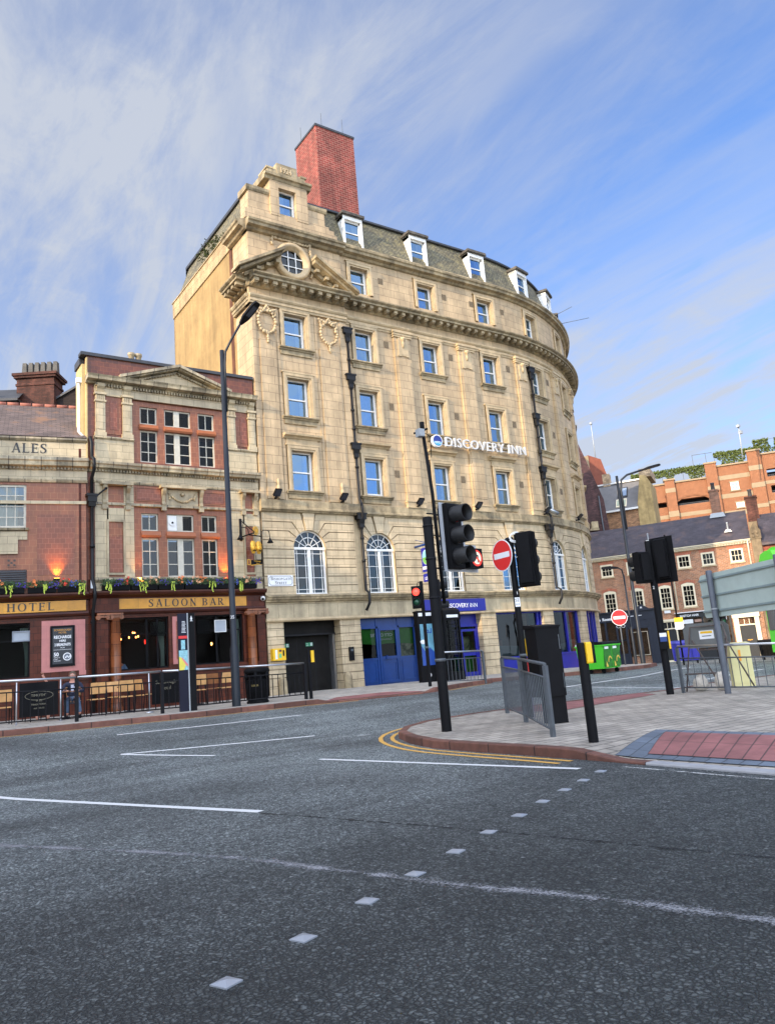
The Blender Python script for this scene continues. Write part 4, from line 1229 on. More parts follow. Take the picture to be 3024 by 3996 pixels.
# service gate
m = MB(ID)
m.box(-3.22, -.86, -.75, -.70, .4, 2.62)
for x in (-2.35, -1.6): m.box(x - .006, x + .006, -.70, -.695, .4, 2.62, 1)
m.box(-3.22, -.86, -.46, -.40, 2.55, 3.06); m.box(-3.22, -.86, -.4, -.36, 2.50, 2.56, 1)
gt = m.build('service_gate', [mat('dark_gate', (.011, .010, .009), .6, var=.3, vscale=4, stain=.3, spec=.15), m_dark], hotel)
m = MB(ID)
for x in (-.95, -.90): m.box(x - .015, x + .015, -.7, -.4, .46, 2.55)
m.build('gate_jamb', m_steel, gt)
for x in (-2.98, -1.98):
    m = MB(ID); m.box(x, x + .30, -.70, -.69, 2.11, 2.25); m.text('Fire', (x + .03, 2.185), .055, -.69, 1, .002); m.text('exit', (x + .03, 2.13), .055, -.69, 1, .002); m.box(x + .20, x + .28, -.69, -.687, 2.13, 2.235, 1)
    m.box(x + .225, x + .255, -.687, -.684, 2.14, 2.225, 0)
    m.build('fire_exit_sign', [mat('exit_green', (.01, .20, .09), .4), m_signwhite], gt)
# blue timber front
m = MB(ID); a, b = .04, 2.82; o = -.28
def frame_rect(m, x0, x1, z0, z1, o0, o1, t, mat=0):
    m.box(x0, x0 + t, o0, o1, z0, z1, mat); m.box(x1 - t, x1, o0, o1, z0, z1, mat); m.box(x0 + t, x1 - t, o0, o1, z1 - t, z1, mat); m.box(x0 + t, x1 - t, o0, o1, z0, z0 + t, mat)
m.box(a, b, o - .06, o, .40, 1.42); m.box(a, b, o - .06, o, 2.66, 3.06)
for x in (a, .92, 1.95, b - .07): m.box(x, x + .08, o - .07, o + .03, .4, 3.06)
m.box(a, b, o - .06, o + .02, 1.40, 1.48); m.box(a, b, o - .06, o + .03, 2.62, 2.70)
frame_rect(m, 1.02, 1.93, .5, 2.62, o - .02, o + .045, .09); m.box(1.02, 1.93, o - .02, o + .04, 1.40, 1.52)
for x0, x1 in ((.16, .86), (1.14, 1.82), (2.08, 2.70)): frame_rect(m, x0, x1, .55, 1.33, o, o + .018, .06)
m.box(1.30, 1.36, o + .04, o + .09, 1.40, 1.55)
bf = m.build('blue_shopfront', m_blue, hotel)
# window vinyls behind the panes, green with white swirls
m = MB(ID)
m.box(.12, 2.76, o - .09, o - .08, 2.08, 2.62, 0); m.poly([(.12, 2.08), (.95, 1.98), (1.5, 2.02), (2.05, 2.0), (2.76, 1.95), (2.76, 2.08)], o - .09, o - .08, 0)
m.box(2.12, 2.76, o - .10, o - .09, 1.45, 2.1, 1)
m.text('CITY CENTRE', (1.75, 2.30), .17, o - .08, 2, .004, 1, .004, flip=True); m.text('DUALITY', (1.75, 2.48), .13, o - .08, 2, .004, flip=True); m.text('Community', (1.72, 2.16), .11, o - .08, 2, .004, flip=True)
m.build('window_vinyl', [mat('vinyl_green', (.05, .30, .03), .5, var=.2, vscale=3), mat('vinyl_photo', (.34, .36, .22), .6, var=.5, vscale=7, mottle=((.05, .09, .04), 5, .45, .6)), m_signwhite], bf)
m = MB(ID)
for x0, x1 in ((.12, .92), (1.10, 1.86), (2.03, 2.75)): m.face([(x0, o - .03, 1.48), (x1, o - .03, 1.48), (x1, o - .03, 2.62), (x0, o - .03, 2.62)])
m.build('pane', m_glassd, bf)
m = MB(ID); m.box(-3.9, 2.82, -2.0, -1.9, .3, 3.1); m.box(.0, .03, -1.9, -.45, .3, 3.1); m.box(2.84, 2.9, -3, -.45, .3, 3.1); m.build('shop_interior', m_dark, hotel)
# royal blue entrance
m = MB(ID); a, b = 3.12, 6.2; o = -.35
m.box(a, b, o - .05, o, 2.55, 3.06)
for x in (a, 4.0, 5.02, 5.12, 6.1): m.box(x, x + .10, o - .06, o + .04, .4, 2.6)
m.box(a, b, o - .06, o + .05, 2.5, 2.6); m.box(a, b, o - .06, o + .03, 1.28, 1.42); m.box(a, b, o - .06, o + .03, .4, .6)
frame_rect(m, 4.12, 5.0, .5, 2.4, o, o + .05, .1); frame_rect(m, 5.22, 6.1, .5, 2.4, o, o + .05, .1)
en = m.build('blue_entrance', m_blue2, hotel)
m = MB(ID); m.face([(a, o - .02, .5), (b, o - .02, .5), (b, o - .02, 2.5), (a, o - .02, 2.5)]); m.build('pane', m_glassd, en)
m = MB(ID); m.box(4.2, 4.9, o - .3, o - .28, .6, 1.3, 1); m.box(5.3, 6.05, o - .3, o - .28, .6, 1.3, 1); m.box(5.35, 5.95, o - .3, o - .28, 1.5, 2.1); m.box(a, b, -2.4, -2.3, .3, 3.1, 2)
m.build('entrance_poster', [mat('poster_foliage', (.30, .32, .18), .7, var=.5, vscale=6, mottle=((.07, .10, .05), 5, .45, .6)), m_dgreen, m_dark], en)
# curved shop windows with blue stall risers
for a, b, sp in ((7.05, 10.0, (9.72,)), (10.75, 13.35, (12.0, 13.2)), (14.2, 16.9, (15.0, 15.9)), (17.7, 20.2, (18.9,))):
    m = MB(HOT)
    m.box(a, b, -.30, -.16, .3, 1.0); m.box(a, b, -.30, -.12, 1.0, 1.09); m.box(a, b, -.30, -.18, 2.96, 3.06)
    for x in (a, b - .08) + sp: m.box(x, x + .09, -.30, -.15, 1.0, 3.06)
    w = m.build('shop_window', m_blue2, hotel)
    m = MB(HOT); L = HOT.subs(a, b)
    for p, q in zip(L, L[1:]): m.face([(p, -.24, 1.05), (q, -.24, 1.05), (q, -.24, 3.0), (p, -.24, 3.0)])
    m.build('pane', m_glassm, w)
    m = MB(HOT); m.box(a, b, -1.6, -1.5, .3, 3.1); m.box(a, b, -1.5, -.3, .95, 1.0); m.box(a, b, -1.5, -.3, 3.06, 3.1); m.build('shop_interior', m_dark, w)
    m = MB(HOT)
    for i in range(5):
        x = a + .25 + random.random() * (b - a - .6); z = 1.2 + random.random() * .9
        m.box(x, x + .25 + random.random() * .3, -1.45, -1.40, z, z + .3 + random.random() * .3, i % 2)
    L = HOT.subs(a + .1, b - .1)
    for p, q in zip(L, L[1:]): m.face([(p, -.28, 1.1), (q, -.28, 1.1), (q, -.28, 1.55 + .1 * sin(q * 2.1)), (p, -.28, 1.55 + .1 * sin(p * 2.1))], 2)
    m.build('window_display', [mat('display_pale', (.22, .22, .20), .8, var=.4), mat('display_red', (.16, .05, .03), .8, var=.4), mat('frosted_film', (.14, .19, .19), .6, var=.2, vscale=2)], w)
# signs fixed to the front
m = MB(HOT); m.box(3.10, 6.42, -.02, .12, 3.14, 3.66, 0); m.text('DISCOVERY INN', (4.22, 3.30), .25, .12, 1, .008, .94, 0)
m.box(3.78, 4.1, .12, .13, 3.28, 3.48, 2); m.poly([(3.78, 3.28), (4.1, 3.28), (4.1, 3.36), (3.78, 3.33)], .13, .135, 3)
m.build('fascia_sign', [m_blue2, m_signwhite, mat('logo_teal', (.05, .30, .38), .4), mat('logo_green', (.08, .35, .10), .4)], hotel)
m = MB(HOT)
x = 4.80
ls = MB(HOT); ls.text('DISCOVERY INN', (4.80, 10.27), .60, .36, 0, .10, 1.0, .003, spacing=1.12); ls.build('letter_sign', mat('sign_letters', (.58, .57, .55), .35, var=.05), hotel)
m.box(4.2, 9.75, .22, .26, 10.37, 10.40); m.box(4.2, 9.75, .22, .26, 10.55, 10.58)
for x in (4.3, 5.5, 6.8, 8.2, 9.5): m.box(x, x + .03, 0, .24, 10.36, 10.59)
m.build('sign_rails', m_steel, hotel)
m = MB(RAW)
cN = Vector(HOT((4.46, .28, 10.52)))
mk = MB(HOT); mk.hcyl((4.46, .22, 10.50), (0, 1), .27, .14, 0, 26); mk.poly([(4.46 + .235 * cos(2 * pi * i / 26), 10.50 + .235 * sin(2 * pi * i / 26)) for i in range(26)], .36, .365, 1)
mk.poly([(4.46 + .225 * cos(radians(a)), 10.50 + .225 * sin(radians(a))) for a in range(190, 351, 12)], .367, .372, 2)
for kz in (-.05, -.11): mk.poly([(4.46 - .18, 10.50 + kz), (4.46, 10.50 + kz + .02), (4.46 + .18, 10.50 + kz), (4.46 + .17, 10.50 + kz - .02), (4.46, 10.50 + kz), (4.46 - .17, 10.50 + kz - .02)], .373, .377, 3)
mk.build('round_logo', [m_signwhite, mat('logo_navy', (.01, .03, .22), .4), mat('logo_blue', (.05, .33, .50), .4), m_signwhite], hotel)
# hanging sign, street nameplate, intercom
m = MB(Frame((2.62, 0), 90))     # panel at right angles to the wall: s runs away from the street
pr = thing('hanging_sign', 'blue hanging hotel sign with green and blue round picture on wall bracket', 'sign', (2.62, -.6, 5.3))
m = MB(ID); fr2 = Frame((3.0, -1.44), -90)
m = MB(fr2)
m.box(-1.02, -.42, -.03, .03, 4.74, 5.72); m.box(-1.0, -.44, -.03, .03, 4.34, 4.66)
m.poly([(-.72 + .235 * cos(2 * pi * i / 24), 5.33 + .30 * sin(2 * pi * i / 24)) for i in range(24)], .03, .034, 1)
m.poly([(-.72 + .22 * cos(radians(a)), 5.33 + .285 * sin(radians(a))) for a in range(0, 181, 12)], .036, .04, 2)
m.poly([(-.72 + .22 * cos(radians(a)), 5.33 + .285 * sin(radians(a))) for a in range(180, 361, 12)], .036, .04, 3)
m.box(-.98, -.46, .03, .035, 4.84, 4.96, 1); m.text('DISCOVERY', (-.96, 4.86), .09, .036, 0, .002, .95); m.text('LEEDS', (-.90, 4.42), .17, .03, 1, .003)
m.build('sign_panel', [m_blue2, m_signwhite, mat('picture_sky', (.20, .5, .75), .5, var=.2), mat('picture_grass', (.12, .35, .08), .5, var=.2)], pr)
m = MB(RAW); m.tube([ID((3.0, .0, 5.85)), fr2((-.36, 0, 5.85))], .045, 0, 10); m.tube([ID((3.0, .05, 6.15)), fr2((-.6, 0, 5.88))], .012, 0, 5)
m.tube([fr2((-.9, 0, 5.85)), fr2((-.9, 0, 5.7))], .01, 0, 5); m.tube([fr2((-.55, 0, 5.85)), fr2((-.55, 0, 5.7))], .01, 0, 5); m.build('bracket', m_blue, pr)
m = MB(ID); np_ = thing('street_nameplate', 'white street nameplate reading Bishopgate Street on the hotel wall', 'sign', (-3.27, -.15, 4.5))
m.box(-3.77, -2.77, .09, .115, 4.30, 4.70, 0)
X0, X1, Z0, Z1, c = -3.74, -2.80, 4.33, 4.67, .07
P = [(X0 + c, Z0), (X1 - c, Z0), (X1, Z0 + c), (X1, Z1 - c), (X1 - c, Z1), (X0 + c, Z1), (X0, Z1 - c), (X0, Z0 + c)]
for p, q in zip(P, P[1:] + P[:1]):
    d = Vector((q[0] - p[0], q[1] - p[1])).normalized() * .0; n_ = Vector((-(q[1] - p[1]), q[0] - p[0])).normalized() * .014
    m.poly([p, q, (q[0] + n_.x, q[1] + n_.y), (p[0] + n_.x, p[1] + n_.y)], .115, .118, 1)
x = serif(m, 'B', (-3.66, 4.52), .115, .115, 1, .004, .2); serif(m, 'ISHOPGATE', (x - .02, 4.52), .085, .115, 1, .004, .17, 1.06)
x = serif(m, 'S', (-3.50, 4.37), .115, .115, 1, .004, .2); serif(m, 'TREET', (x - .02, 4.37), .085, .115, 1, .004, .17, 1.06)
m.build('plate', [m_signwhite, m_letter], np_)
# floodlights and cctv on the ledge
m_lamp = mat('lamp_glass_dark', (.03, .035, .05), .15, var=0)
for i, (s, lb) in enumerate(((-3.35, 'first'), (-.5, 'second'), (3.2, 'third'), (6.4, 'fourth'), (10.75, 'fifth'), (14.0, 'sixth'))):
    p = HOT((s, .30, 7.55)); t = thing('floodlight', 'small black floodlight on the hotel ledge, %s from the left of six' % lb, 'floodlight', tuple(p), 0, 'floodlights on the hotel ledge')
    m = MB(HOT)
    a = .42
    m.prof(s - .12, s + .14, [(.24, 7.68), (.50, 7.86), (.54, 7.80), (.30, 7.60)]); m.box(s - .02, s + .04, .1, .36, 7.54, 7.6); m.box(s - .03, s + .05, .26, .30, 7.54, 7.68)
    m.build('lamp_body', m_blackm, t)
    m = MB(HOT); m.face([(s - .11, .305, 7.598), (s + .13, .305, 7.598), (s + .13, .535, 7.793), (s - .11, .535, 7.793)]); m.build('lamp_glass', m_lamp, t)
m = MB(RAW); cc_ = thing('security_camera', 'silver tube camera on the ledge beside the right-hand drainpipe', 'camera', tuple(HOT((10.9, .4, 7.7))))
m.tube([HOT((10.75, .35, 7.85)), HOT((11.25, .60, 7.55))], .085, 0, 10); m.build('camera_body', m_steel, cc_); m = MB(RAW); m.tube([HOT((10.8, .05, 7.55)), HOT((10.85, .35, 7.75))], .02, 0, 6); m.build('arm', m_steel, cc_)
yb = thing('ticket_box', 'yellow wall box with small screen and leaflets left of the dark gate', 'wall box', (-3.54, -.1, 1.65))
m = MB(ID); m.box(-3.79, -3.29, .05, .25, 1.65, 2.07); m.build('case', m_yellow, yb)
m = MB(ID); m.box(-3.55, -3.45, .25, .255, 1.95, 2.02, 0); m.box(-3.56, -3.46, .25, .255, 1.74, 1.88, 1); m.box(-3.41, -3.35, .25, .26, 1.80, 2.0, 2); m.box(-3.70, -3.62, .25, .255, 1.7, 2.02, 3)
m.build('box_front', [mat('small_screen', (.12, .03, .02), .3), mat('leaflet', (.2, .5, .2), .6), m_black, m_signwhite], yb)
m = MB(ID); ic = thing('intercom', 'black wall intercom on the stone pier right of the dark gate', 'intercom', (-.46, -.05, 1.45)); m.box(-.57, -.37, .05, .13, 1.45, 1.96); m.box(-.52, -.42, .13, .15, 1.80, 1.88, 1); m.box(-.53, -.41, .13, .14, 1.5, 1.74, 2); m.build('handset_case', [m_black, m_grey, m_blackm], ic)
for s, lb in ((-3.42, 'short worn stone guard post at the left foot of the dark gate'), (-.74, 'short worn stone guard post at the right foot of the dark gate')):
    m = MB(RAW); p = ID((s, .16, .46)); m.lathe((p.x, p.y), [(.16, .40), (.15, .9), (.12, 1.0), (.05, 1.05), (0, 1.05)], 0, 12)
    o = m.build('guard_stone', m_corn); tag(o, lb, 'stone post', 'guard stones at the gate')
# buddleia rooted behind the side coping
def leaf_plant(name, base, n, r, label, col, h=.9, leaf=.09, group=None, cat='plant'):
    t = thing(name, label, cat, base, 0, group); m = MB(RAW); st = MB(RAW); rr = random.Random(int(abs(base[0]) * 97 + n))
    for i in range(max(3, n // 18)):
        a = rr.uniform(0, 2 * pi); e = rr.uniform(.2, 1.0)
        tip = Vector((base[0] + cos(a) * r * e, base[1] + sin(a) * r * e, base[2] + h * rr.uniform(.5, 1)))
        st.tube([base, (Vector(base) + tip) / 2 + Vector((0, 0, .12 * h)), tip], .008, 0, 4)
        for k in range(18):
            f_ = rr.uniform(.3, 1.05); c = Vector(base).lerp(tip, f_) + Vector((rr.uniform(-.09, .09), rr.uniform(-.09, .09), rr.uniform(-.05, .09)))
            d = Vector((rr.uniform(-1, 1), rr.uniform(-1, 1), rr.uniform(-.6, .4))).normalized() * leaf * rr.uniform(.7, 1.3); s_ = d.cross(Vector((0, 0, 1))).normalized() * leaf * .3
            m.face([tuple(c - d * .5), tuple(c + s_), tuple(c + d * .5), tuple(c - s_)])
    st.build('stem', mat('green_stem', (.06, .08, .03), .8), t); m.build('foliage', mat('leaf_' + col[0], col[1], .6, var=.4, vscale=8), t)
    return t
for i, yy in enumerate((4.6, 4.0, 3.3, 2.7)):
    leaf_plant('wall_weed', (-3.90 - .05 * i, yy, 19.3), 80, .4 if i else .6, ['straggly green weed overhanging far down the hotel side coping', 'bushy green weed second along the hotel side coping', 'bushy green weed third along the hotel side coping', 'green weed on the coping closest to the hotel front'][i], ('weed', (.09, .12, .03)), .6 - .08 * i, .11, 'weeds on the hotel side coping')
# ------------------------------------------------------------------ the pub
pub = thing('pub_building', 'red and cream tiled Victorian pub with pediment, gold SALOON BAR fascia and flower boxes', 'pub', (-9.9, .2, .46))
A0, A1 = -9.95, -3.95
m = MB(ID)
m.wall(A0, A1, 4.6, 12.2, [(-8.5, -5.14, 8.6, 10.79), (-8.5, -5.14, 4.66, 7.05)], 0, .06)
m.face([(A0, 0, .3), (A0, -9, .3), (A0, -9, 9.2), (A0, 0, 9.2)], 0); m.face([(A0, 0, 9.2), (A0, -1.0, 9.2), (A0, -1.0, 12.2), (A0, 0, 12.2)], 0); m.box(A0, A1, -1.0, -.9, 9.0, 12.1)
m.build('tiled_wall', m_terrad, pub)
m = MB(ID); m.box(A0 - .12, A0, -1.0, -.12, 9.0, 11.9); m.box(A0 - .02, A0 + .02, -.12, .03, 8.6, 12.1)
m.build('rendered_return', mat('pale_render', (.62, .47, .22), .85, var=.1, stain=.2), pub)
m = MB(ID); m.box(A0 - .2, A1, -.3, .08, 12.16, 12.27); m.box(A0 - .16, A0 + .1, -1.05, -.3, 11.95, 12.2); m.box(A0, A1, -1.0, -.3, 12.0, 12.1); m.box(A0, A1, -9, -1.0, 9.4, 9.5); m.build('roof_coping', m_lead, pub)
m = MB(RAW); m.tube([ID((A0 - .2, -.25, 11.3)), ID((A0 - .2, -.25, 9.55)), ID((A0 - .1, -.1, 9.35))], .05, 0, 8)
m.box(A0 - .28, A0 - .12, .17, .33, 11.25, 11.42); m.build('white_downpipe', m_white, pub)
m = MB(ID); m.box(A0 - .25, A0 + .1, -1.2, -.035, .3, 8.9); m.build('corner_infill', m_brown, pub)
# terracotta zones
m = MB(ID)
m.box(-8.5, -5.14, -.02, .02, 7.13, 7.78); m.box(-9.42, -8.78, -.02, .015, 4.68, 7.78); m.box(-4.62, -4.2, -.02, .015, 4.68, 7.78)
for (x0, x1, z0, z1, hs) in ((-8.5, -5.14, 8.6, 10.79, [(-8.2, -7.6, 9.98, 10.6), (-7.35, -6.4, 9.98, 10.6), (-6.13, -5.52, 9.98, 10.6), (-8.2, -7.6, 8.62, 9.76), (-7.35, -6.4, 8.62, 9.76), (-6.13, -5.52, 8.62, 9.76)]),
                             (-8.5, -5.14, 4.66, 7.05, [(-8.21, -7.64, 6.24, 6.84), (-7.35, -6.4, 6.24, 6.84), (-6.13, -5.56, 6.24, 6.84), (-8.21, -7.64, 4.68, 6.0), (-7.35, -6.4, 4.68, 6.0), (-6.13, -5.56, 4.68, 6.0)])):
    m.wall(x0, x1, z0, z1, hs, -.05, .16)
m.build('terracotta_surround', m_terra, pub)
m = MB(ID)
for x0, x1 in ((-8.24, -7.58), (-7.38, -6.37), (-6.17, -5.49)): m.prof(x0, x1, [(-.1, 9.77), (.03, 9.77), (.06, 9.83), (.03, 9.88), (-.02, 9.96), (-.1, 9.96)]); m.prof(x0, x1, [(-.1, 6.02), (.03, 6.02), (.06, 6.08), (.03, 6.14), (-.02, 6.22), (-.1, 6.22)])
m.build('transom_moulding', mat('terracotta_moulding', (.36, .12, .05), .4, var=.15), pub)
for x0, x1, z0, z1 in ((-8.36, -7.56, 7.28, 7.66), (-6.06, -5.3, 7.26, 7.62), (-9.22, -8.98, 9.64, 10.66), (-4.55, -4.30, 9.6, 10.6), (-9.27, -8.86, 4.84, 6.0), (-4.52, -4.26, 4.84, 6.0)):
    m = MB(ID); m.box(x0, x1, 0, .035, z0, z1); frame_rect(m, x0 - .05, x1 + .05, z0 - .05, z1 + .05, 0, .045, .03, 1) if z0 > 7.2 and z0 < 8 else None; m.build('tile_panel', [m_terra2, m_terra], pub)
for a_, b_ in ((-9.36, -8.84), (-4.72, -4.26)): m = MB(ID); m.box(a_, b_, -.01, .02, 9.48, 10.8); m.build('tile_panel_surround', mat('brown_red_tile', (.22, .068, .028), .4, var=.15, brick=(.2, .19, .006, (.35, .16, .08), .5, .12)), pub)
# cream faience
m = MB(ID)
m.box(-9.72, -8.45, 0, .05, 8.45, 9.28); m.box(-5.08, A1, 0, .05, 8.45, 9.28)
for x0, x1 in ((-9.69, -9.38), (-8.81, -8.5), (-5.04, -4.76), (-4.24, -3.97)):
    m.box(x0, x1, 0, .10, 9.5, 10.85); m.box(x0 - .03, x1 + .03, 0, .13, 9.3, 9.5); m.box(x0 + .07, x1 - .07, .10, .115, 9.6, 10.5)
    m.box(x0 - .03, x1 + .03, 0, .14, 10.55, 10.62)
    for k in range(5): m.box(x0 + .02 + k * .058, x0 + .05 + k * .058, .10, .13, 10.62, 10.78)
    m.box(x0 - .04, x1 + .04, 0, .16, 10.80, 10.88)
    m.prof(x0 + .03, x1 - .03, [(0, 10.9), (.10, 10.9), (.13, 11.0), (.20, 11.08), (.22, 11.18), (0, 11.18)])
m.box(-9.72, A1, 0, .06, 10.80, 11.2); m.box(-9.72, -9.38, 0, .05, 9.28, 9.35)
m.box(-9.75, A1, 0, .06, 7.78, 8.2)
for x0, x1 in ((-9.72, -9.30), (-8.80, -8.48), (-5.14, -4.55), (-4.2, A1)): m.box(x0, x1, 0, .04, 4.66, 7.8)
m.box(-9.35, -8.78, 0, .04, 6.5, 6.95); m.box(-4.6, -4.2, 0, .04, 6.5, 6.95)
m.box(-9.72, A1, 0, .05, 7.04, 7.14)
m.box(-9.72, A1, 0, .03, 4.2, 4.56)
m.build('faience_blocks', m_fai, pub)
m = MB(ID)
[m.prof(a_, b_, [(0, 9.26), (.08, 9.27), (.12, 9.32), (.12, 9.36), (0, 9.4)]) for a_, b_ in ((-9.75, -8.44), (-5.12, A1))]; m.prof(-9.74, A1, [(0, 7.78), (.06, 7.78), (.08, 7.83), (.06, 7.88), (0, 7.88)])
m.prof(-9.75, A1, [(0, 4.5), (.10, 4.52), (.14, 4.58), (.14, 4.64), (.0, 4.68)]); m.prof(-9.74, A1, [(.04, 7.04), (.09, 7.05), (.09, 7.12), (.04, 7.14)])
k = .12
m.prof(-9.9, A1, [(0, 8.12), (.08, 8.14), (.10, 8.22), (.30, 8.24), (.32, 8.32), (.36, 8.36), (.36, 8.44), (0, 8.52)])
x = -9.72
while x < A1 - .1: m.box(x, x + .05, .06, .16, 8.15, 8.23); x += .098
m.prof(-10.0, A1, [(0, 11.17), (.10, 11.18), (.14, 11.24), (.38, 11.25), (.40, 11.33), (.44, 11.40), (0, 11.44)])
x = -9.7
while x < A1 - .1: m.box(x, x + .05, .06, .17, 11.10, 11.19); x += .098
m.build('tiled_cornice', mat('cream_cornice', (.49, .40, .25), .4, var=.25, vscale=6, bump=.2, brick=(.46, 5, .012, (.05, .04, .03), 0, .2), stain=.55), pub)
# triangular pediment
m = MB(ID)
P0_, P1_, P2_ = (-8.98, 11.42), (-6.92, 12.06), (-5.0, 11.42)
m.poly([P0_, P1_, P2_], 0, .08, 0)
m.build('tympanum', m_fai, pub)
m = MB(ID)
for (a, b) in ((P0_, P1_), (P2_, P1_)):
    for th, o, up in ((.10, .46, .06), (.07, .36, -.02), (.06, .16, -.11)):
        q = [(a[0], a[1] + up), (b[0], b[1] + up + .04), (b[0], b[1] + up + .04 - th), (a[0], a[1] + up - th)]
        if a[0] > b[0]: q = [q[1], q[0], q[3], q[2]]
        m.poly(q, .05, o, 0, True)
    for i in range(22):
        t = i / 22; x = a[0] + (b[0] - a[0]) * t; z = a[1] + (b[1] - a[1]) * t - .17
        if z > 11.46: m.box(x - .025, x + .025, .06, .17, z, z + .08)
m.build('pediment_cornice', MATS['cream_cornice'], pub)
# consoles, garland
def console(m, x, z0, z1, w=.12):
    m.prof(x - w / 2, x + w / 2, [(.03, z0), (.09, z0 + .02), (.12, z0 + .12), (.08, z0 + .22), (.12, z1 - .25), (.22, z1 - .10), (.24, z1), (.03, z1)])
    m.box(x - w / 2 - .02, x + w / 2 + .02, .03, .12, z0 - .1, z0 + .04)
for (a, b, z0) in ((-9.43, -8.68, 7.0), (-7.48, -6.16, 7.03), (-4.58, -4.12, 7.0)):
    m = MB(ID); console(m, a, z0, 7.70); console(m, b, z0, 7.70); m.box(a - .14, b + .14, 0, .28, 7.70, 7.79)
    m.build('console', m_faip, pub)
m = MB(ID); m.box(-7.38, -6.26, 0, .05, 7.08, 7.68); m.build('garland_panel', m_faip, pub)
m = MB(ID); bead(m, [(-7.3 + .1 * i, .09, 7.55 - .30 * sin(pi * i / 10.0)) for i in range(11)], .038); bead(m, [(-7.27, .09, 7.56), (-7.25, .09, 7.3)], .035); bead(m, [(-6.37, .09, 7.56), (-6.4, .09, 7.3)], .035); m.sphere((-6.82, .08, 7.52), .075, 0, 10, 6); m.build('carved_garland', m_faip, pub)
m = MB(ID)
for x0, x1 in ((-9.30, -8.84), (-4.55, -4.24)):
    frame_rect(m, x0 - .07, x1 + .07, 4.74, 6.56, .02, .075, .07)
m.build('panel_frame', m_faip, pub)
# casements
def casement(fr, x0, x1, z0, z1, o, par, cols=2, rows=1, mull=None, pane=None, room=True, t=.05):
    f_ = MB(fr); frame_rect(f_, x0, x1, z0, z1, o - .06, o, t)
    cs = []
    if mull: cs = [((x0 + t, mull[0])), ((mull[1], x1 - t))]; f_.box(mull[0], mull[1], o - .06, o + .015, z0, z1)
    else: cs = [(x0 + t, x1 - t)]
    for a, b in cs:
        n = cols
        for i in range(1, n): x = a + (b - a) * i / n; f_.box(x - .014, x + .014, o - .045, o - .01, z0 + t, z1 - t)
        for j in range(1, rows): z = z0 + (z1 - z0) * j / rows; f_.box(a, b, o - .044, o - .012, z - .013, z + .013)
    if room:
        for q in ([(x0, o - .6, z0), (x1, o - .6, z0), (x1, o - .6, z1), (x0, o - .6, z1)], [(x0, o - .05, z0), (x0, o - .6, z0), (x0, o - .6, z1), (x0, o - .05, z1)], [(x1, o - .05, z0), (x1, o - .6, z0), (x1, o - .6, z1), (x1, o - .05, z1)]): f_.face(q, 1)
    w = f_.build('window', [mat('aged_cream_paint', (.56, .52, .42), .5, var=.12, vscale=6), m_dark], par)
    p = MB(fr); p.face([(x0 + t, o - .035, z0 + t), (x1 - t, o - .035, z0 + t), (x1 - t, o - .035, z1 - t), (x0 + t, o - .035, z1 - t)]); p.build('pane', pane or m_glassm, w)
    return w
o_ = -.12
for z0, z1, r in ((9.98, 10.6, 1), (8.62, 9.76, 3)):
    casement(ID, -8.2, -7.6, z0, z1, o_, pub, 2, r, pane=m_glassd); casement(ID, -7.35, -6.4, z0, z1, o_, pub, 1, r, (-7.0, -6.8), pane=m_glassd); casement(ID, -6.13, -5.52, z0, z1, o_, pub, 2, r, pane=m_glassd)
for z0, z1, r in ((6.24, 6.84, 1), (4.68, 6.0, 3)):
    casement(ID, -8.21, -7.64, z0, z1, o_, pub, 2, r); w = casement(ID, -7.35, -6.4, z0, z1, o_, pub, 1, r, (-6.98, -6.78), pane=m_glassm if r == 3 else m_glassd); casement(ID, -6.13, -5.56, z0, z1, o_, pub, 2, r, pane=m_glassd)
    if r == 1:
        m = MB(ID); m.box(-7.30, -6.99, o_ - .03, o_ + .02, 6.28, 6.80); m.hcyl((-7.15, o_ + .02, 6.55), (0, 1), .11, .03, 0, 16); m.hcyl((-7.15, o_ + .05, 6.55), (0, 1), .035, .02, 1, 10); m.build('extractor_fan', [m_white, m_black], w)
# ground floor, brown and gold
m = MB(ID)
m.prof(-9.98, A1, [(0, 3.97), (.12, 3.98), (.20, 4.04), (.34, 4.07), (.38, 4.14), (.38, 4.19), (0, 4.22)])
m.prof(-9.9, A1, [(0, 3.46), (.10, 3.48), (.16, 3.54), (.14, 3.60), (0, 3.62)]); m.box(-9.9, A1, 0, .02, 4.2, 4.32)
m.build('brown_cornice', m_brownm, pub)
m = MB(ID)
m.wall(-9.95, A1, .3, 4.0, [(-9.02, -7.4, 1.69, 3.36), (-6.5, -4.76, 1.7, 3.36)], .0, .3)
m.box(-9.9, -9.02, 0, .13, 3.6, 3.98); m.box(-4.64, A1, 0, .13, 3.6, 3.98); m.box(-9.02, A1 - .3, 0, .09, 1.52, 1.68); m.box(-8.9, -4.8, 0, .03, .46, .7)
m.box(-9.72, -9.36, 0, .10, .4, 3.5); m.box(-4.26, A1, 0, .10, .4, 3.5)
m.build('brown_tiling', m_brown, pub)
m = MB(ID); m.box(-9.03, -4.64, 0, .11, 3.63, 3.96); m.box(-9.06, -4.61, 0, .125, 3.60, 3.63, 1); m.box(-9.06, -4.61, 0, .125, 3.96, 3.985, 1); m.build('gold_fascia', [m_gold, m_brownm], pub)
m = MB(ID); serif(m, 'SALOON BAR', (-8.08, 3.68), .24, .11, 0, .008, .30, 1.05); m.build('fascia_lettering', m_letter, pub)
for x in (-9.14, -4.50):
    m = MB(RAW); p = ID((x, .12, 0)); m.lathe((p.x, p.y), [(.21, .46), (.21, .58), (.18, .64), (.165, .7), (.16, 2.2), (.145, 3.28), (.17, 3.31), (.17, 3.35)], 0, 16)
    cl_ = m.build('column', m_column, pub)
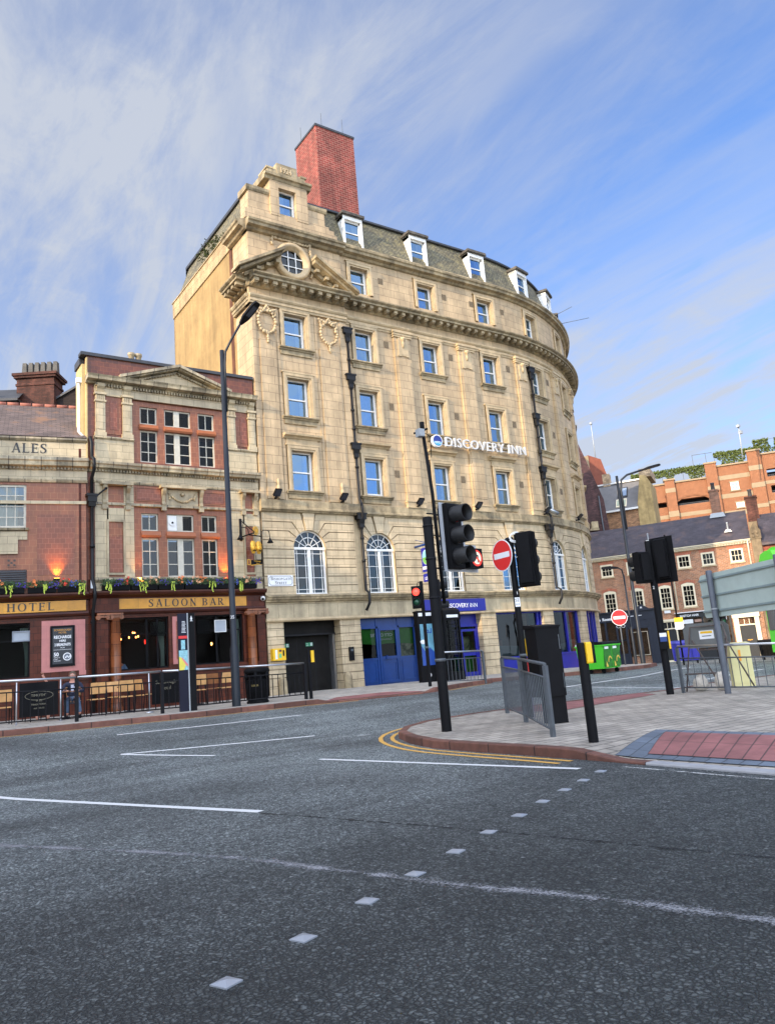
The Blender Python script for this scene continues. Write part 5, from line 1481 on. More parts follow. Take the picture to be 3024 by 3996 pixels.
for x in (-9.54, -9.14, -4.50, -4.10):
    m = MB(ID); w = .20
    m.box(x - w, x + w, .02, .30, 3.44, 3.50)
    for sx in (-1, 1): m.hcyl((x + sx * w * .78, .05, 3.37), (0, 1), .075, .22, 0, 12); m.hcyl((x + sx * w * .78, .27, 3.37), (0, 1), .035, .015, 0, 8)
    m.box(x - w * .8, x + w * .8, .02, .25, 3.36, 3.43); m.build('ionic_capital', m_column, pub)
m = MB(ID); m.box(-7.28, -6.54, .0, .035, 1.78, 3.34); m.box(-7.16, -6.66, .035, .05, 1.94, 3.18, 1); m.box(-7.08, -6.74, .05, .055, 2.04, 3.08, 2); m.build('pink_panel', [m_pink, m_terra2, m_brownm], pub)
def barwin(fr, x0, x1, z0, z1, cols, par, label=None):
    m = MB(fr); frame_rect(m, x0, x1, z0, z1, -.16, -.09, .05)
    for x in cols: m.box(x - .03, x + .03, -.16, -.09, z0, z1)
    m.box(x0, x1, -.155, -.095, z1 - .55, z1 - .51)
    for q in ([(x0, -2.2, z0 - .4), (x1, -2.2, z0 - .4), (x1, -2.2, z1), (x0, -2.2, z1)], [(x0, -.16, z0 - .4), (x0, -2.2, z0 - .4), (x0, -2.2, z1), (x0, -.16, z1)], [(x1, -.16, z0 - .4), (x1, -2.2, z0 - .4), (x1, -2.2, z1), (x1, -.16, z1)], [(x0, -.16, z1), (x1, -.16, z1), (x1, -2.2, z1), (x0, -2.2, z1)], [(x0, -.16, z0 - .4), (x1, -.16, z0 - .4), (x1, -2.2, z0 - .4), (x0, -2.2, z0 - .4)]): m.face(q, 1)
    w = m.build('bar_window', [m_blackm, m_dark], par)
    p = MB(fr); p.face([(x0, -.13, z0), (x1, -.13, z0), (x1, -.13, z1), (x0, -.13, z1)]); p.build('pane', glass_mat('bar_glass', (.6, .6, .58), (.7, .75, .8), .10) if 'bar_glass' not in MATS else MATS['bar_glass'], w)
    return w
w1 = barwin(ID, -9.02, -7.4, 1.69, 3.36, (-8.1, -7.75), pub); w2 = barwin(ID, -6.5, -4.76, 1.7, 3.36, (-5.72, -5.05), pub)
m_cur2 = mat('green_curtain', (.22, .30, .27), .9, var=.2)
def drape(fr, x0, x1, z0, z1, o, par, narrow=.35):
    m = MB(fr); k = 10
    for r in range(6):
        za = z1 - (z1 - z0) * r / 6; zb = z1 - (z1 - z0) * (r + 1) / 6
        fa = 1 - (1 - narrow) * sin(pi * min(1, r / 4.5) / 2); fb = 1 - (1 - narrow) * sin(pi * min(1, (r + 1) / 4.5) / 2)
        for i in range(k):
            xa = x1 - (x1 - x0) * fa * i / k; xb = x1 - (x1 - x0) * fa * (i + 1) / k; xc = x1 - (x1 - x0) * fb * (i + 1) / k; xd = x1 - (x1 - x0) * fb * i / k
            m.face([(xa, o - .03 * (i % 2), za), (xb, o - .03 * ((i + 1) % 2), za), (xc, o - .03 * ((i + 1) % 2), zb), (xd, o - .03 * (i % 2), zb)])
    m.build('curtain', m_cur2, par)
drape(ID, -7.85, -7.48, 1.75, 3.2, -.25, w1); drape(ID, -5.1, -4.82, 1.75, 3.2, -.25, w2)
m = MB(ID); frame_rect(m, -5.78, -5.36, 2.76, 3.18, -.09, -.06, .02); m.box(-5.76, -5.38, -.10, -.085, 2.78, 3.16, 1); m.build('lit_notice', [m_white, mat('notice_paper', (.30, .33, .37), .6, emit=(.5, .6, .7, .05))], w2)
for w_, a_, b_ in ((w1, -7.98, -7.5), (w2, -6.42, -5.95)): m = MB(ID); m.prof(a_, b_, [(-.10, 3.2), (-.05, 2.9), (-.02, 2.72), (-.035, 2.72), (-.07, 2.9), (-.12, 3.2)]); m.build('tilted_light', MATS['bar_glass'], w_)
if 0: m.prof(-6.42, -5.95, [(-.10, 3.2), (-.05, 2.9), (-.02, 2.72), (-.035, 2.72), (-.07, 2.9), (-.12, 3.2)]); m.build('tilted_light', MATS['bar_glass'], w1)
# lit lamps inside the bar
m_bulb = mat('warm_bulb', (.9, .5, .2), .5, emit=(1.0, .35, .08, 9.0)); m_redl = mat('red_lamp', (.6, .02, .02), .5, emit=(1.0, .02, .01, 5.0))
bulbs = [(-8.62, 2.92), (-8.70, 2.76), (-8.6, 2.75), (-8.33, 2.80), (-8.2, 2.95), (-8.14, 2.94), (-8.1, 2.80), (-8.02, 2.82)]
m = MB(ID)
for x, z in bulbs: m.sphere((x, -1.3, z), .022, 0, 6, 5, (1, 1, 1.7)); m.tube([(x, -1.3, z + .05), (x * .5 - 8.38 * .5, -1.3, 3.05)], .006, 1, 4)
m.build('chandelier', [m_bulb, m_black], w1)
m = MB(ID); m.sphere((-7.92, -.8, 2.60), .05, 0, 8, 6, (1, 1, 1.7)); m.build('red_lamp', m_redl, w1); m = MB(ID); m.sphere((-5.55, -1.0, 2.42), .035, 0, 8, 6, (1, 1, 1.6)); m.build('wall_light', m_bulb, w2)
# black rainwater pipe between the two halves
m = MB(RAW); P = [(-9.88, .12, 9.3), (-9.84, .12, 9.1), (-9.84, .16, 8.6), (-9.84, .46, 8.45), (-9.84, .46, 8.1), (-9.84, .14, 7.9), (-9.84, .14, 4.6), (-9.84, .44, 4.3), (-9.84, .44, 3.95), (-9.84, .20, 3.6), (-9.84, .20, .5)]
m.tube([ID(p) for p in P], .055, 0, 8)
for z in (5.6, 2.3, 3.2): m.tube([ID((-9.84, .17, z)), ID((-9.84, .17, z + .1))], .08, 0, 8)
pp = m.build('rainwater_pipe', m_pipe, pub)
m = MB(ID); m.box(-10.02, -9.66, .02, .26, 7.28, 7.36); m.box(-9.98, -9.7, .03, .24, 7.1, 7.28); m.prof(-9.95, -9.73, [(.06, 6.95), (.2, 6.95), (.22, 7.1), (.04, 7.1)]); m.build('hopper_head', m_pipe, pp)
m = MB(RAW); m.tube([ID((-9.7, .2, 7.3)), ID((-9.42, .25, 7.55))], .03, 0, 6); m.sphere(tuple(ID((-9.42, .25, 7.55))), .045, 0, 8, 6); m.build('overflow_pipe', m_pipe, pub)
# chimney pots peeping over the parapet
m = MB(RAW)
for x in (-8.25, -8.0): m.lathe((x, .75), [(.12, 12.1), (.10, 12.7), (.13, 12.74), (.13, 12.82), (0, 12.82)], 0, 10)
m.lathe((-8.6, .75), [(.07, 12.1), (.07, 12.52), (0, 12.52)], 1, 8)
m.build('chimney_pot', [m_faip, m_terra], pub)

# ------------------------------------------------------------------ wing of the pub, turned a little
WG = Frame((-9.93, 0), -10.3); T0 = -9.0
m = MB(WG)
m.wall(T0, -.05, 4.2, 7.75, [(-2.9, -1.80, 6.28, 7.66), (-7, -5.9, 6.28, 7.66)], 0, .15)
m.face([(-.05, -.05, 4), (-.05, -.02, 4), (-.05, -.02, 9), (-.05, -.05, 9)])
m.build('wing_tiled_wall', m_terra, pub)
m = MB(WG); m.box(-1.48, -.40, 0, .02, 4.78, 6.70); m.box(-2.32, -2.05, 0, .018, 5.05, 5.3, 1)
for dx, dz in ((0, 0), (.16, 0), (.08, .08), (0, .16), (.16, .16)): m.box(-2.30 + dx, -2.24 + dx, .018, .024, 5.08 + dz * .9, 5.14 + dz * .9, 2)
m.build('tile_panel', [mat('wing_panel_tile', (.19, .056, .026), .4, var=.15, brick=(.165, .165, .005, (.34, .15, .09), .5, .14)), m_terra, m_letter], pub)
m = MB(WG); m.box(T0, -.02, 0, .05, 7.75, 8.2); m.box(T0, -.02, -.05, .0, 8.45, 9.15); m.box(T0, -.05, 0, .05, 7.04, 7.14); m.box(-6.2, -1.76, 0, .05, 5.9, 6.16) ; m.box(-2.95, -2.02, .05, .09, 5.45, 6.05)
m.build('wing_faience', m_fai, pub)
m = MB(WG); m.prof(T0, .02, [(0, 8.12), (.08, 8.14), (.10, 8.22), (.30, 8.24), (.32, 8.36), (.36, 8.40), (.36, 8.50), (0, 8.56)])
x = T0
while x < -.15: m.box(x, x + .055, .06, .16, 8.15, 8.23); x += .105
m.prof(T0, -.02, [(-.1, 9.10), (.04, 9.1), (.10, 9.16), (.10, 9.22), (-.1, 9.26)]); m.prof(T0, -.0, [(0, 7.74), (.06, 7.74), (.08, 7.8), (.05, 7.85), (0, 7.85)])
m.prof(-3.2, -1.72, [(0, 6.17), (.12, 6.19), (.14, 6.26), (0, 6.28)])
m.build('wing_cornice', MATS['cream_cornice'], pub)
m = MB(WG); serif(m, "TETLEY'S ALES", (-5.33, 8.72), .31, 0.0, 0, .015, .18, 1.0)
m = MB(WG); serif(m, "ALES", (-2.24, 8.71), .31, 0.0, 0, .015, .15, .98); serif(m, "TETLEY'S", (-4.75, 8.71), .31, 0.0, 0, .015, .13, 1.02); m.build('parapet_lettering', m_letter, pub)
casement(WG, -2.9, -1.80, 6.28, 7.66, -.05, pub, 4, 4, pane=glass_mat('pale_glass', (.5, .55, .55), (.8, .9, .95), .5), t=.07)
m = MB(WG)
for i in range(12):
    xa = -2.85 + i * .068; m.face([(xa, -.2 - .03 * (i % 2), 6.3), (xa + .068, -.2 - .03 * ((i + 1) % 2), 6.3), (xa + .068, -.2 - .03 * ((i + 1) % 2), 7.62), (xa, -.2 - .03 * (i % 2), 7.62)])
m.build('curtain', mat('net_curtain', (.55, .6, .56), .9, var=.15), pub)
# wing roof
m = MB(WG); m.face([(T0, .12, 9.24), (-.03, .12, 9.24), (-.03, -2.9, 11.3), (T0, -2.9, 11.3)], 0, [(T0, 0), (0, 0), (0, 3.7), (T0, 3.7)]); m.face([(T0, -2.9, 11.3), (-.03, -2.9, 11.3), (-.03, -6, 9.2), (T0, -6, 9.2)], 0)
m.build('slate_roof', mat('purple_slate', (.125, .092, .082), .75, var=.25, vscale=1.5, bump=.5, brick=(.26, .115, .010, (.05, .035, .03), .5, .25), mottle=((.20, .11, .065), 1.6, .56, .68)), pub)
m = MB(RAW)
x = -8.9
while x < -.1: m.tube([WG((x, -2.9, 11.3)), WG((x + .36, -2.9, 11.3))], .085, 0, 8); x += .40
m.build('ridge_tiles', mat('ridge_terracotta', (.33, .12, .08), .8, var=.25), pub)
# wing ground floor
m = MB(WG)
m.prof(T0, .0, [(0, 3.97), (.12, 3.98), (.20, 4.04), (.32, 4.07), (.36, 4.12), (.36, 4.17), (0, 4.22)]); m.prof(T0, 0, [(0, 3.46), (.10, 3.48), (.14, 3.54), (.12, 3.60), (0, 3.62)]); m.build('wing_brown_cornice', m_brownm, pub)
m = MB(WG); m.wall(T0, .0, .3, 4.05, [(-3.6, -1.66, 1.7, 3.34), (-7.3, -5.2, 1.7, 3.34)], 0, .3); m.box(T0, 0, 0, .08, 1.5, 1.66); m.build('wing_brown_tiling', m_brown, pub)
m = MB(WG); m.box(T0, -.08, 0, .10, 3.63, 3.95); m.build('wing_gold_fascia', m_gold, pub)
m = MB(WG); serif(m, 'HOTEL', (-2.30, 3.68), .24, .10, 0, .008, .24, 1.12); serif(m, 'SCARBROUGH', (-5.3, 3.68), .24, .10, 0, .008, .20, 1.08); m.build('fascia_lettering', m_letter, pub)
m = MB(WG); m.box(-1.34, -.10, 0, .035, 1.80, 3.36); m.box(-.28, -.08, 0, .03, 1.55, 1.8); m.build('pink_panel', m_pink, pub)
m = MB(WG); m.box(-1.10, -.40, .035, .09, 1.95, 3.19, 0); m.box(-1.03, -.47, .09, .095, 2.03, 3.12, 1)
ps = m.build('poster_board', [m_blackm, mat('chalkboard', (.02, .024, .03), .5, var=.3)], pub)
m = MB(WG); c = -.75
m.text('SCARBROUGH', (c, 3.03), .078, .096, 1, .003, .95, .001, 'CENTER'); m.text('HOTEL', (c, 2.955), .075, .096, 1, .003, .95, .001, 'CENTER')
m.text('RECHARGE', (c, 2.80), .125, .096, 0, .003, .78, .003, 'CENTER'); m.text('HERE', (c, 2.70), .085, .096, 0, .003, .95, .002, 'CENTER'); m.text('2 BREAKFASTS', (c, 2.575), .11, .096, 0, .003, .64, .003, 'CENTER')
m.text('FROM', (c, 2.50), .05, .096, 0, .003, .9, 0, 'CENTER'); m.box(-1.0, -.50, .095, .098, 2.455, 2.462, 0); m.text('50', (-1.0, 2.27), .15, .096, 0, .003, .95, .004); m.text('WAYS TO', (-1.0, 2.21), .045, .096, 0, .003, .9); m.text('START', (-1.0, 2.16), .045, .096, 0, .003, .9); m.text('YOUR DAY', (-1.0, 2.11), .045, .096, 0, .003, .9)
m.poly([(-.62 + .12 * cos(2 * pi * i / 20), 2.24 + .12 * sin(2 * pi * i / 20)) for i in range(20)], .095, .098, 0); m.poly([(-.62 + .095 * cos(2 * pi * i / 20), 2.24 + .095 * sin(2 * pi * i / 20)) for i in range(20)], .098, .100, 2); 
for i in range(4): m.sphere((-.66 + .04 * i, .10, 2.22 + .03 * (i % 2)), .025, 0, 6, 4, (1, .2, 1))
m.build('poster_print', [m_signwhite, m_gold, mat('plate_grey', (.14, .16, .19), .5)], ps)
w3 = barwin(WG, -3.6, -1.66, 1.7, 3.34, (-2.7,), pub); drape(WG, -1.95, -1.72, 1.75, 3.2, -.25, w3); m = MB(WG); frame_rect(m, -2.15, -1.66, 2.78, 3.10, -.09, -.05, .035); m.box(-2.12, -1.69, -.1, -.085, 2.8, 3.07, 1); m.build('lit_notice', [mat('grey_frame', (.2, .22, .26), .5), MATS['notice_paper']], w3)
m = MB(WG); m.box(-3.6, -1.76, -.06, .0, 4.40, 4.97)
for i in range(8): m.prof(-3.55, -1.80, [(0, 4.42 + i * .068), (.03, 4.41 + i * .068), (.03, 4.44 + i * .068), (0, 4.46 + i * .068)])
m.build('louvre_vent', mat('louvre', (.05, .05, .055), .5), pub)

# ------------------------------------------------------------------ flower boxes
fl_cols = {'orange': (.80, .22, .06), 'peach': (.85, .42, .22), 'purple': (.11, .06, .42), 'blue': (.10, .13, .50), 'lime': (.45, .55, .05), 'red': (.75, .06, .03)}
FM = [mat('petal_' + k, v, .6, var=.25, vscale=30) for k, v in fl_cols.items()]; m_leaf = mat('box_foliage', (.035, .075, .02), .6, var=.4, vscale=15)
def flower_box(fr, s0, s1, o, z, label, seed):
    rr = random.Random(seed); c = fr(((s0 + s1) / 2, o, z)); t = thing('flower_box', label, 'flower box', tuple(c), 0, 'flower boxes above the pub fascia')
    m = MB(fr); n = max(1, int((s1 - s0) / .95 + .5)); w = (s1 - s0) / n
    for i in range(n):
        a = s0 + i * w + .02; b = a + w - .04
        m.prof(a, b, [(o - .10, z), (o + .10, z), (o + .13, z + .17), (o - .12, z + .17)])
    m.build('trough', m_blackm, t)
    lf = MB(fr); fw = MB(fr)
    x = s0 + .04
    while x < s1 - .04:
        hgt = .16 + .07 * rr.random()
        for k in range(26):
            p = Vector((x + rr.uniform(-.06, .06), o + rr.uniform(-.12, .20), z + .15 + rr.random() * hgt)); d = Vector((rr.uniform(-1, 1), rr.uniform(-.6, 1), rr.uniform(-.6, 1))).normalized() * .05; q = Vector((rr.uniform(-1, 1), 0, rr.uniform(-1, 1))).normalized() * .016
            lf.face([tuple(p - d), tuple(p + q), tuple(p + d), tuple(p - q)])
        x += .045
    x = s0 + .1
    kinds = ['orange', 'lime', 'purple', 'red', 'blue', 'lime', 'peach', 'purple', 'lime', 'orange', 'blue', 'peach']; K = list(fl_cols); i = rr.randrange(12)
    while x < s1 - .05:
        kd = kinds[i % 12]; i += 1; mi = K.index(kd); wd = rr.uniform(.2, .34)
        if kd == 'lime':
            for j in range(5):
                xx = x + rr.uniform(0, wd * .8); ln = rr.uniform(.12, .42); px_, pz = xx, z + .26
                for q in range(int(ln / .028)):
                    px_ += rr.uniform(-.014, .014); pz -= .026
                    a_ = rr.uniform(0, 6.28); fw.face([(px_ - .022, o + .15, pz), (px_ + .005, o + .16, pz - .02), (px_ + .022, o + .155, pz + .01), (px_, o + .15, pz + .02)], mi)
        else:
            for j in range(26 if kd in ('purple', 'blue') else 9):
                r_ = .020 if kd in ('purple', 'blue') else .036
                c_ = (x + rr.uniform(0, wd), o + rr.uniform(.02, .2), z + .12 + rr.uniform(0, .22) + (.08 if r_ > .03 else 0))
                for b_ in range(5):
                    a_ = 2 * pi * b_ / 5 + rr.random(); fw.face([c_, (c_[0] + cos(a_ - .5) * r_, c_[1] + .012, c_[2] + sin(a_ - .5) * r_), (c_[0] + cos(a_) * r_ * 1.25, c_[1] + .02, c_[2] + sin(a_) * r_ * 1.25), (c_[0] + cos(a_ + .5) * r_, c_[1] + .012, c_[2] + sin(a_ + .5) * r_)], mi)
        x += wd + .02
    lf.build('foliage', m_leaf, t); fw.build('flowers', FM, t)
flower_box(ID, -9.58, -4.3, .24, 4.22, 'long black trough of mixed flowers above the gold SALOON BAR fascia', 4)
flower_box(WG, -1.75, -.08, .22, 4.20, 'black trough of purple and peach flowers above the letters TEL of the HOTEL fascia', 9)
flower_box(WG, -4.4, -1.80, .22, 4.20, 'black trough of purple and orange flowers under the louvred vent', 13)
# small uplighters above the fascia
for i, (p, lb) in enumerate((((-8.35, .2, 4.42), 'uplighter glowing below the left casement of the pub'), ((-5.33, .2, 4.5), 'uplighter glowing below the right casement of the pub'), ((-.92, .2, 4.55), 'uplighter glowing below the tiled panel of the pub wing'))):
    fr = WG if i == 2 else ID; q = fr(p)
    t = thing('uplighter', lb, 'lamp', tuple(q), 0, 'uplighters on the pub front'); m = MB(fr); m.box(p[0] - .10, p[0] + .10, p[1] - .05, p[1] + .05, p[2] + .02, p[2] + .09); m.build('lamp_body', m_blackm, t)
    m = MB(fr); m.box(p[0] - .08, p[0] + .08, p[1] - .04, p[1] + .04, p[2] + .09, p[2] + .10); m.build('lamp_lens', mat('amber_lens', (.9, .5, .1), .5, emit=(1, .35, .04, 6)), t)
    l = bpy.data.lights.new('uplight', 'SPOT'); l.energy = 95 if i == 2 else 150; l.color = (1, .42, .05); l.spot_size = radians(80); l.spot_blend = 1.0; l.shadow_soft_size = .05
    lo = bpy.data.objects.new('uplight', l); COL.objects.link(lo); lo.parent = t
    wp = Vector(fr((p[0], p[1] - .06, p[2] + .14))); lo.matrix_parent_inverse = WINV(t); lo.matrix_basis = Matrix.Translation(wp) @ (Vector((0, 0, 1)) + Vector(fr.m) * -.25).to_track_quat('-Z', 'Y').to_matrix().to_4x4()
# gilt theatre-mask sign on an iron bracket, with two swan-neck lamps
gs = thing('mask_sign', 'gilt comedy and tragedy masks hanging sign with two swan-neck lamps at pub corner', 'sign', (-4.55, -.3, 5.0))
GF = Frame((-4.62, 0), 20)
m = MB(RAW)
m.tube([ID((-4.72, .05, 6.75)), ID((-4.72, .05, 5.95))], .05, 0, 6); m.tube([ID((-4.72, .05, 6.08)), ID((-4.62, .95, 6.08))], .025, 0, 6); m.tube([ID((-4.72, .06, 6.7)), ID((-4.62, .95, 6.12))], .018, 0, 6)
m.tube([GF((-.28, .62, 6.05)), GF((.30, .62, 6.05))], .022, 0, 6); m.tube([GF((.30, .62, 6.15)), GF((.30, .60, 5.1))], .02, 0, 6); m.tube([GF((.02, .60, 5.35)), GF((.02, .6, 5.2))], .01, 0, 5)
for sg, sx in ((-1, -.30), (1, .32)):
    P = [GF((sx, .62, 6.08))] + [GF((sx + sg * (.22 - .22 * cos(a)), .62, 6.20 + .10 * sin(a))) for a in (.6, 1.2, 1.8, 2.4)] + [GF((sx + sg * .42, .62, 6.02))]
    m.tube(P, .015, 0, 6); q = P[-1]; m.lathe((q.x, q.y), [(.03, q.z), (.045, q.z - .05), (.05, q.z - .06), (.12, q.z - .17), (.11, q.z - .17), (.0, q.z - .08)], 0, 10)
m.build('iron_bracket', m_black, gs)
m_gilt = mat('gilt', (.80, .42, .05), .3, metal=.5, var=.2, vscale=20)
for (cx_, happy) in ((-.13, False), (.14, True)):
    m = MB(GF); z = 5.62; N = 16; rows = 12
    def head(u, v):   # u angle across, v height
        t = v * 2 - 1; w = .135 * sqrt(max(0, 1 - abs(t) ** 2.4)) * (1 if t > -.2 else 1 - (-.2 - t) * .45)
        return (cx_ + w * sin(u), .62 + .10 * cos(u) * (w / .135), z + t * .27)
    for i in range(rows):
        for j in range(N):
            a = -pi / 2 + pi * j / N; b = -pi / 2 + pi * (j + 1) / N
            m.face([head(a, i / rows), head(b, i / rows), head(b, (i + 1) / rows), head(a, (i + 1) / rows)], 0, None, True)
    m.prof(cx_ - .02, cx_ + .02, [(.68, z - .04), (.755, z - .05), (.72, z + .05), (.70, z + .09)])
    for e in (-.05, .05): m.sphere((cx_ + e, .70, z + .06), .028, 1, 8, 5, (1, .5, .6)); m.tube([(cx_ + e - .03, .71, z + .10), (cx_ + e, .72, z + .125 if happy else z + .11), (cx_ + e + .03, .71, z + .10)], .009, 0, 5)
    mp2 = [(cx_ - .06, .69, z - .10 + (.03 if happy else -.03)), (cx_, .715, z - .12 + (-.015 if happy else .015)), (cx_ + .06, .69, z - .10 + (.03 if happy else -.03))]
    m.tube(mp2, .02, 1, 6)
    for sg in (-1, 1): m.tube([(cx_ + sg * .03, .71, z + .02), (cx_ + sg * .07, .69, z - .06), (cx_ + sg * .06, .69, z - .13)], .014, 0, 5)
    m.build('theatre_mask', [m_gilt, m_blackm], gs)
m = MB(GF); m.poly([(-.02 + .13 * cos(2 * pi * i / 20), 6.22 + .16 * sin(2 * pi * i / 20)) for i in range(20)], .66, .69, 0, True); m.poly([(-.02 + .10 * cos(2 * pi * i / 20), 6.22 + .125 * sin(2 * pi * i / 20)) for i in range(20)], .69, .70, 1); m.poly([(-.02 + .06 * cos(2 * pi * i / 20), 6.21 + .07 * sin(2 * pi * i / 20)) for i in range(20)], .70, .71, 0)
m.build('gilt_medallion', [m_gilt, mat('dull_gilt', (.5, .3, .08), .5, metal=.3)], gs)
m = MB(GF)
for i in range(8):
    a = -.26 + i * .075; b = a + .075; f1 = lambda x: .70 - x * x * 1.2; z1 = 5.08 + .25 * (a + .1) * .4; z2 = 5.08 + .25 * (b + .1) * .4
    m.face([(a, f1(a), z1 - .09), (b, f1(b), z2 - .09), (b, f1(b), z2 + .09), (a, f1(a), z1 + .09)], 0)
    m.face([(a, f1(a) + .003, z1 - .095), (b, f1(b) + .003, z2 - .095), (b, f1(b) + .003, z2 - .08), (a, f1(a) + .003, z1 - .08)], 1)
m.text('Scarbrough', (-.20, 5.10), .075, .705, 1, .003, .95); m.text('Hotel', (-.09, 5.01), .075, .705, 1, .003, .95); frame_rect(m, -.42, -.27, 4.98, 5.18, .6, .62, .025, 1)
m.build('ribbon_scroll', [m_blackm, m_gilt], gs)
for (x, o, z, lb) in ((-4.05, .2, 3.86, 'white dome camera under the brown cornice at the right end of the pub'), ):
    t = thing('dome_camera', lb, 'camera', tuple(ID((x, o, z)))); m = MB(RAW); q = ID((x, o, z)); m.sphere(tuple(q), .09, 0, 12, 8); m.sphere((q.x - .02, q.y - .045, q.z - .02), .055, 1, 10, 6); m.box(q.x - .03, q.x + .03, q.y, q.y + .15, q.z - .02, q.z + .04, 0); m.build('camera_dome', [m_white, m_black], t)
# ------------------------------------------------------------------ buildings behind the pub wing
CH = Frame((-9.75, 9.5), -32, 1.0)
bk = thing('brick_chimney_building', 'dark brick building behind the pub wing with a broad chimney stack and seven pots', 'building', tuple(CH((0, 0, 8))))
m_dbrick = mat('sooty_brick', (.13, .045, .03), .9, var=.3, vscale=1.5, bump=.3, brick=(.23, .08, .008, (.07, .04, .03), .5, .3), stain=.5)
m_sbrick = mat('soot_black_brick', (.03, .018, .015), .9, var=.4, brick=(.23, .08, .008, (.02, .012, .01), .5, .3), stain=.3)
m = MB(CH); m.box(-1.0, .62, -1.0, 0, 9, 13.9); m.box(-1.04, .66, -1.04, .04, 13.55, 13.65); m.box(-1.1, .72, -1.1, .10, 13.9, 14.0); m.box(-1.16, .78, -1.16, .16, 14.0, 14.12); m.build('chimney_stack', m_dbrick, bk)
for i in range(6):
    m = MB(CH); x = -.88 + i * .27; a = .125
    m.face([(x, -.2, 14.12), (x + .22, -.2, 14.12), (x + .19, -.22, 14.72), (x + .03, -.22, 14.72)]); m.face([(x + .22, -.2, 14.12), (x + .22, -.5, 14.12), (x + .19, -.47, 14.72), (x + .19, -.22, 14.72)]); m.face([(x, -.5, 14.12), (x, -.2, 14.12), (x + .03, -.22, 14.72), (x + .03, -.47, 14.72)]); m.face([(x + .03, -.22, 14.72), (x + .19, -.22, 14.72), (x + .19, -.47, 14.72), (x + .03, -.47, 14.72)], 0); m.face([(x + .22, -.5, 14.12), (x, -.5, 14.12), (x + .03, -.47, 14.72), (x + .19, -.47, 14.72)])
    m.build('chimney_pot', mat('chimney_pot_grey', (.10, .095, .085), .8, var=.3), bk)
m = MB(CH); m.poly([(.3, 9), (3.0, 9), (3.0, 12.3), (1.85, 13.65), (.5, 12.9)], -4, -.3, 0, True); m.build('gable_wall', m_sbrick, bk)
m = MB(CH); m.poly([(1.85, 13.68), (3.1, 12.25), (3.1, 12.15), (1.85, 13.58)], -4, -.2, 0, True); m.poly([(.5, 12.95), (1.85, 13.7), (1.85, 13.6), (.5, 12.85)], -4, -.2, 0, True); m.build('roof_edge', m_lead, bk)
m = MB(CH); m.box(-.9, -.2, .02, .06, 12.0, 12.02); m.poly([(-.9, 11.75), (.1, 12.3), (.1, 12.46), (-.9, 11.9)], .02, .05); m.build('lead_flashing', m_alu, bk)
LB = Frame((-11.75, 9.8), -28, 1.0)
lb_ = thing('dark_roofed_house', 'dark slate roofed house at the far left edge behind the chimney', 'house', tuple(LB((0, 0, 8))))
m = MB(LB); m.box(-2.5, 1.2, -3, 0, 9, 12.6); m.build('wall', m_sbrick, lb_)
m = MB(LB); m.box(-2.6, 1.25, -3, .1, 12.6, 12.7); m.face([(-2.6, .1, 12.7), (1.3, .1, 12.7), (1.1, -1.5, 13.7), (-2.6, -1.5, 13.7)]); m.box(-2.6, 1.3, -3, .15, 11.7, 11.8); m.build('roof', m_lead, lb_)
m = MB(LB); m.box(-.9, .35, -.1, .06, 12.72, 13.15); m.build('lit_gable', m_render, lb_)
# ------------------------------------------------------------------ brick terrace across the street
TF = Frame((30.5, 6.8), -60)
terr = thing('terrace_building', 'brown brick Georgian terrace with white sash windows, slate roof and dark shopfronts', 'terrace', tuple(TF((-.5, -2, -.2))))
m_tbrick = mat('terrace_brick', (.38, .155, .068), .85, var=.2, vscale=1.2, bump=.3, brick=(.235, .083, .011, (.42, .34, .26), .5, .28), stain=.18)
m_cream = mat('cream_paint', (.78, .68, .48), .45, var=.06)
m_tslate = mat('dark_slate', (.055, .045, .052), .6, var=.35, vscale=1.5, bump=.3, brick=(.30, .16, .006, (.02, .018, .02), .5, .18), mottle=((.11, .07, .06), 1.2, .55, .72))
up = [(-5.33, -4.48), (-3.53, -2.68), (-.12, .73), (1.43, 2.26), (3.22, 4.05)]
md = [(-5.36, -4.5), (-3.46, -2.64), (-1.6, -.80), (-.12, .72)]
m = MB(TF)
m.wall(-9.5, 4.62, -.3, 7.2, [(a, b, 5.97, 6.87) for a, b in up] + [(a, b, 3.35, 4.9) for a, b in md], 0, .1)
m.box(-9.5, 4.62, -7, -.8, -.3, 7.3)
m.build('brick_wall', m_tbrick, terr)
m = MB(TF); m.face([(-9.6, .30, 7.42), (4.62, .30, 7.42), (4.62, -3.5, 9.85), (-9.6, -3.5, 9.85)]); m.face([(4.62, -7, 7.5), (-9.6, -7, 7.5), (-9.6, -3.5, 9.85), (4.62, -3.5, 9.85)])
m.poly([(0, 0)] * 0 or [(-9.6, 7.3), (4.62, 7.3), (4.62, 7.42), (-9.6, 7.42)], .0, .28, 0, True)
rf = m.build('slate_roof', m_tslate, terr)
m = MB(TF); m.prof(-9.5, 4.62, [(0, 7.14), (.06, 7.14), (.10, 7.24), (.26, 7.26), (.30, 7.40), (0, 7.41)])
x = -9.4
while x < 4.5: m.box(x, x + .07, .02, .20, 7.15, 7.25); x += .17
m.build('eaves_cornice', m_cream, terr)
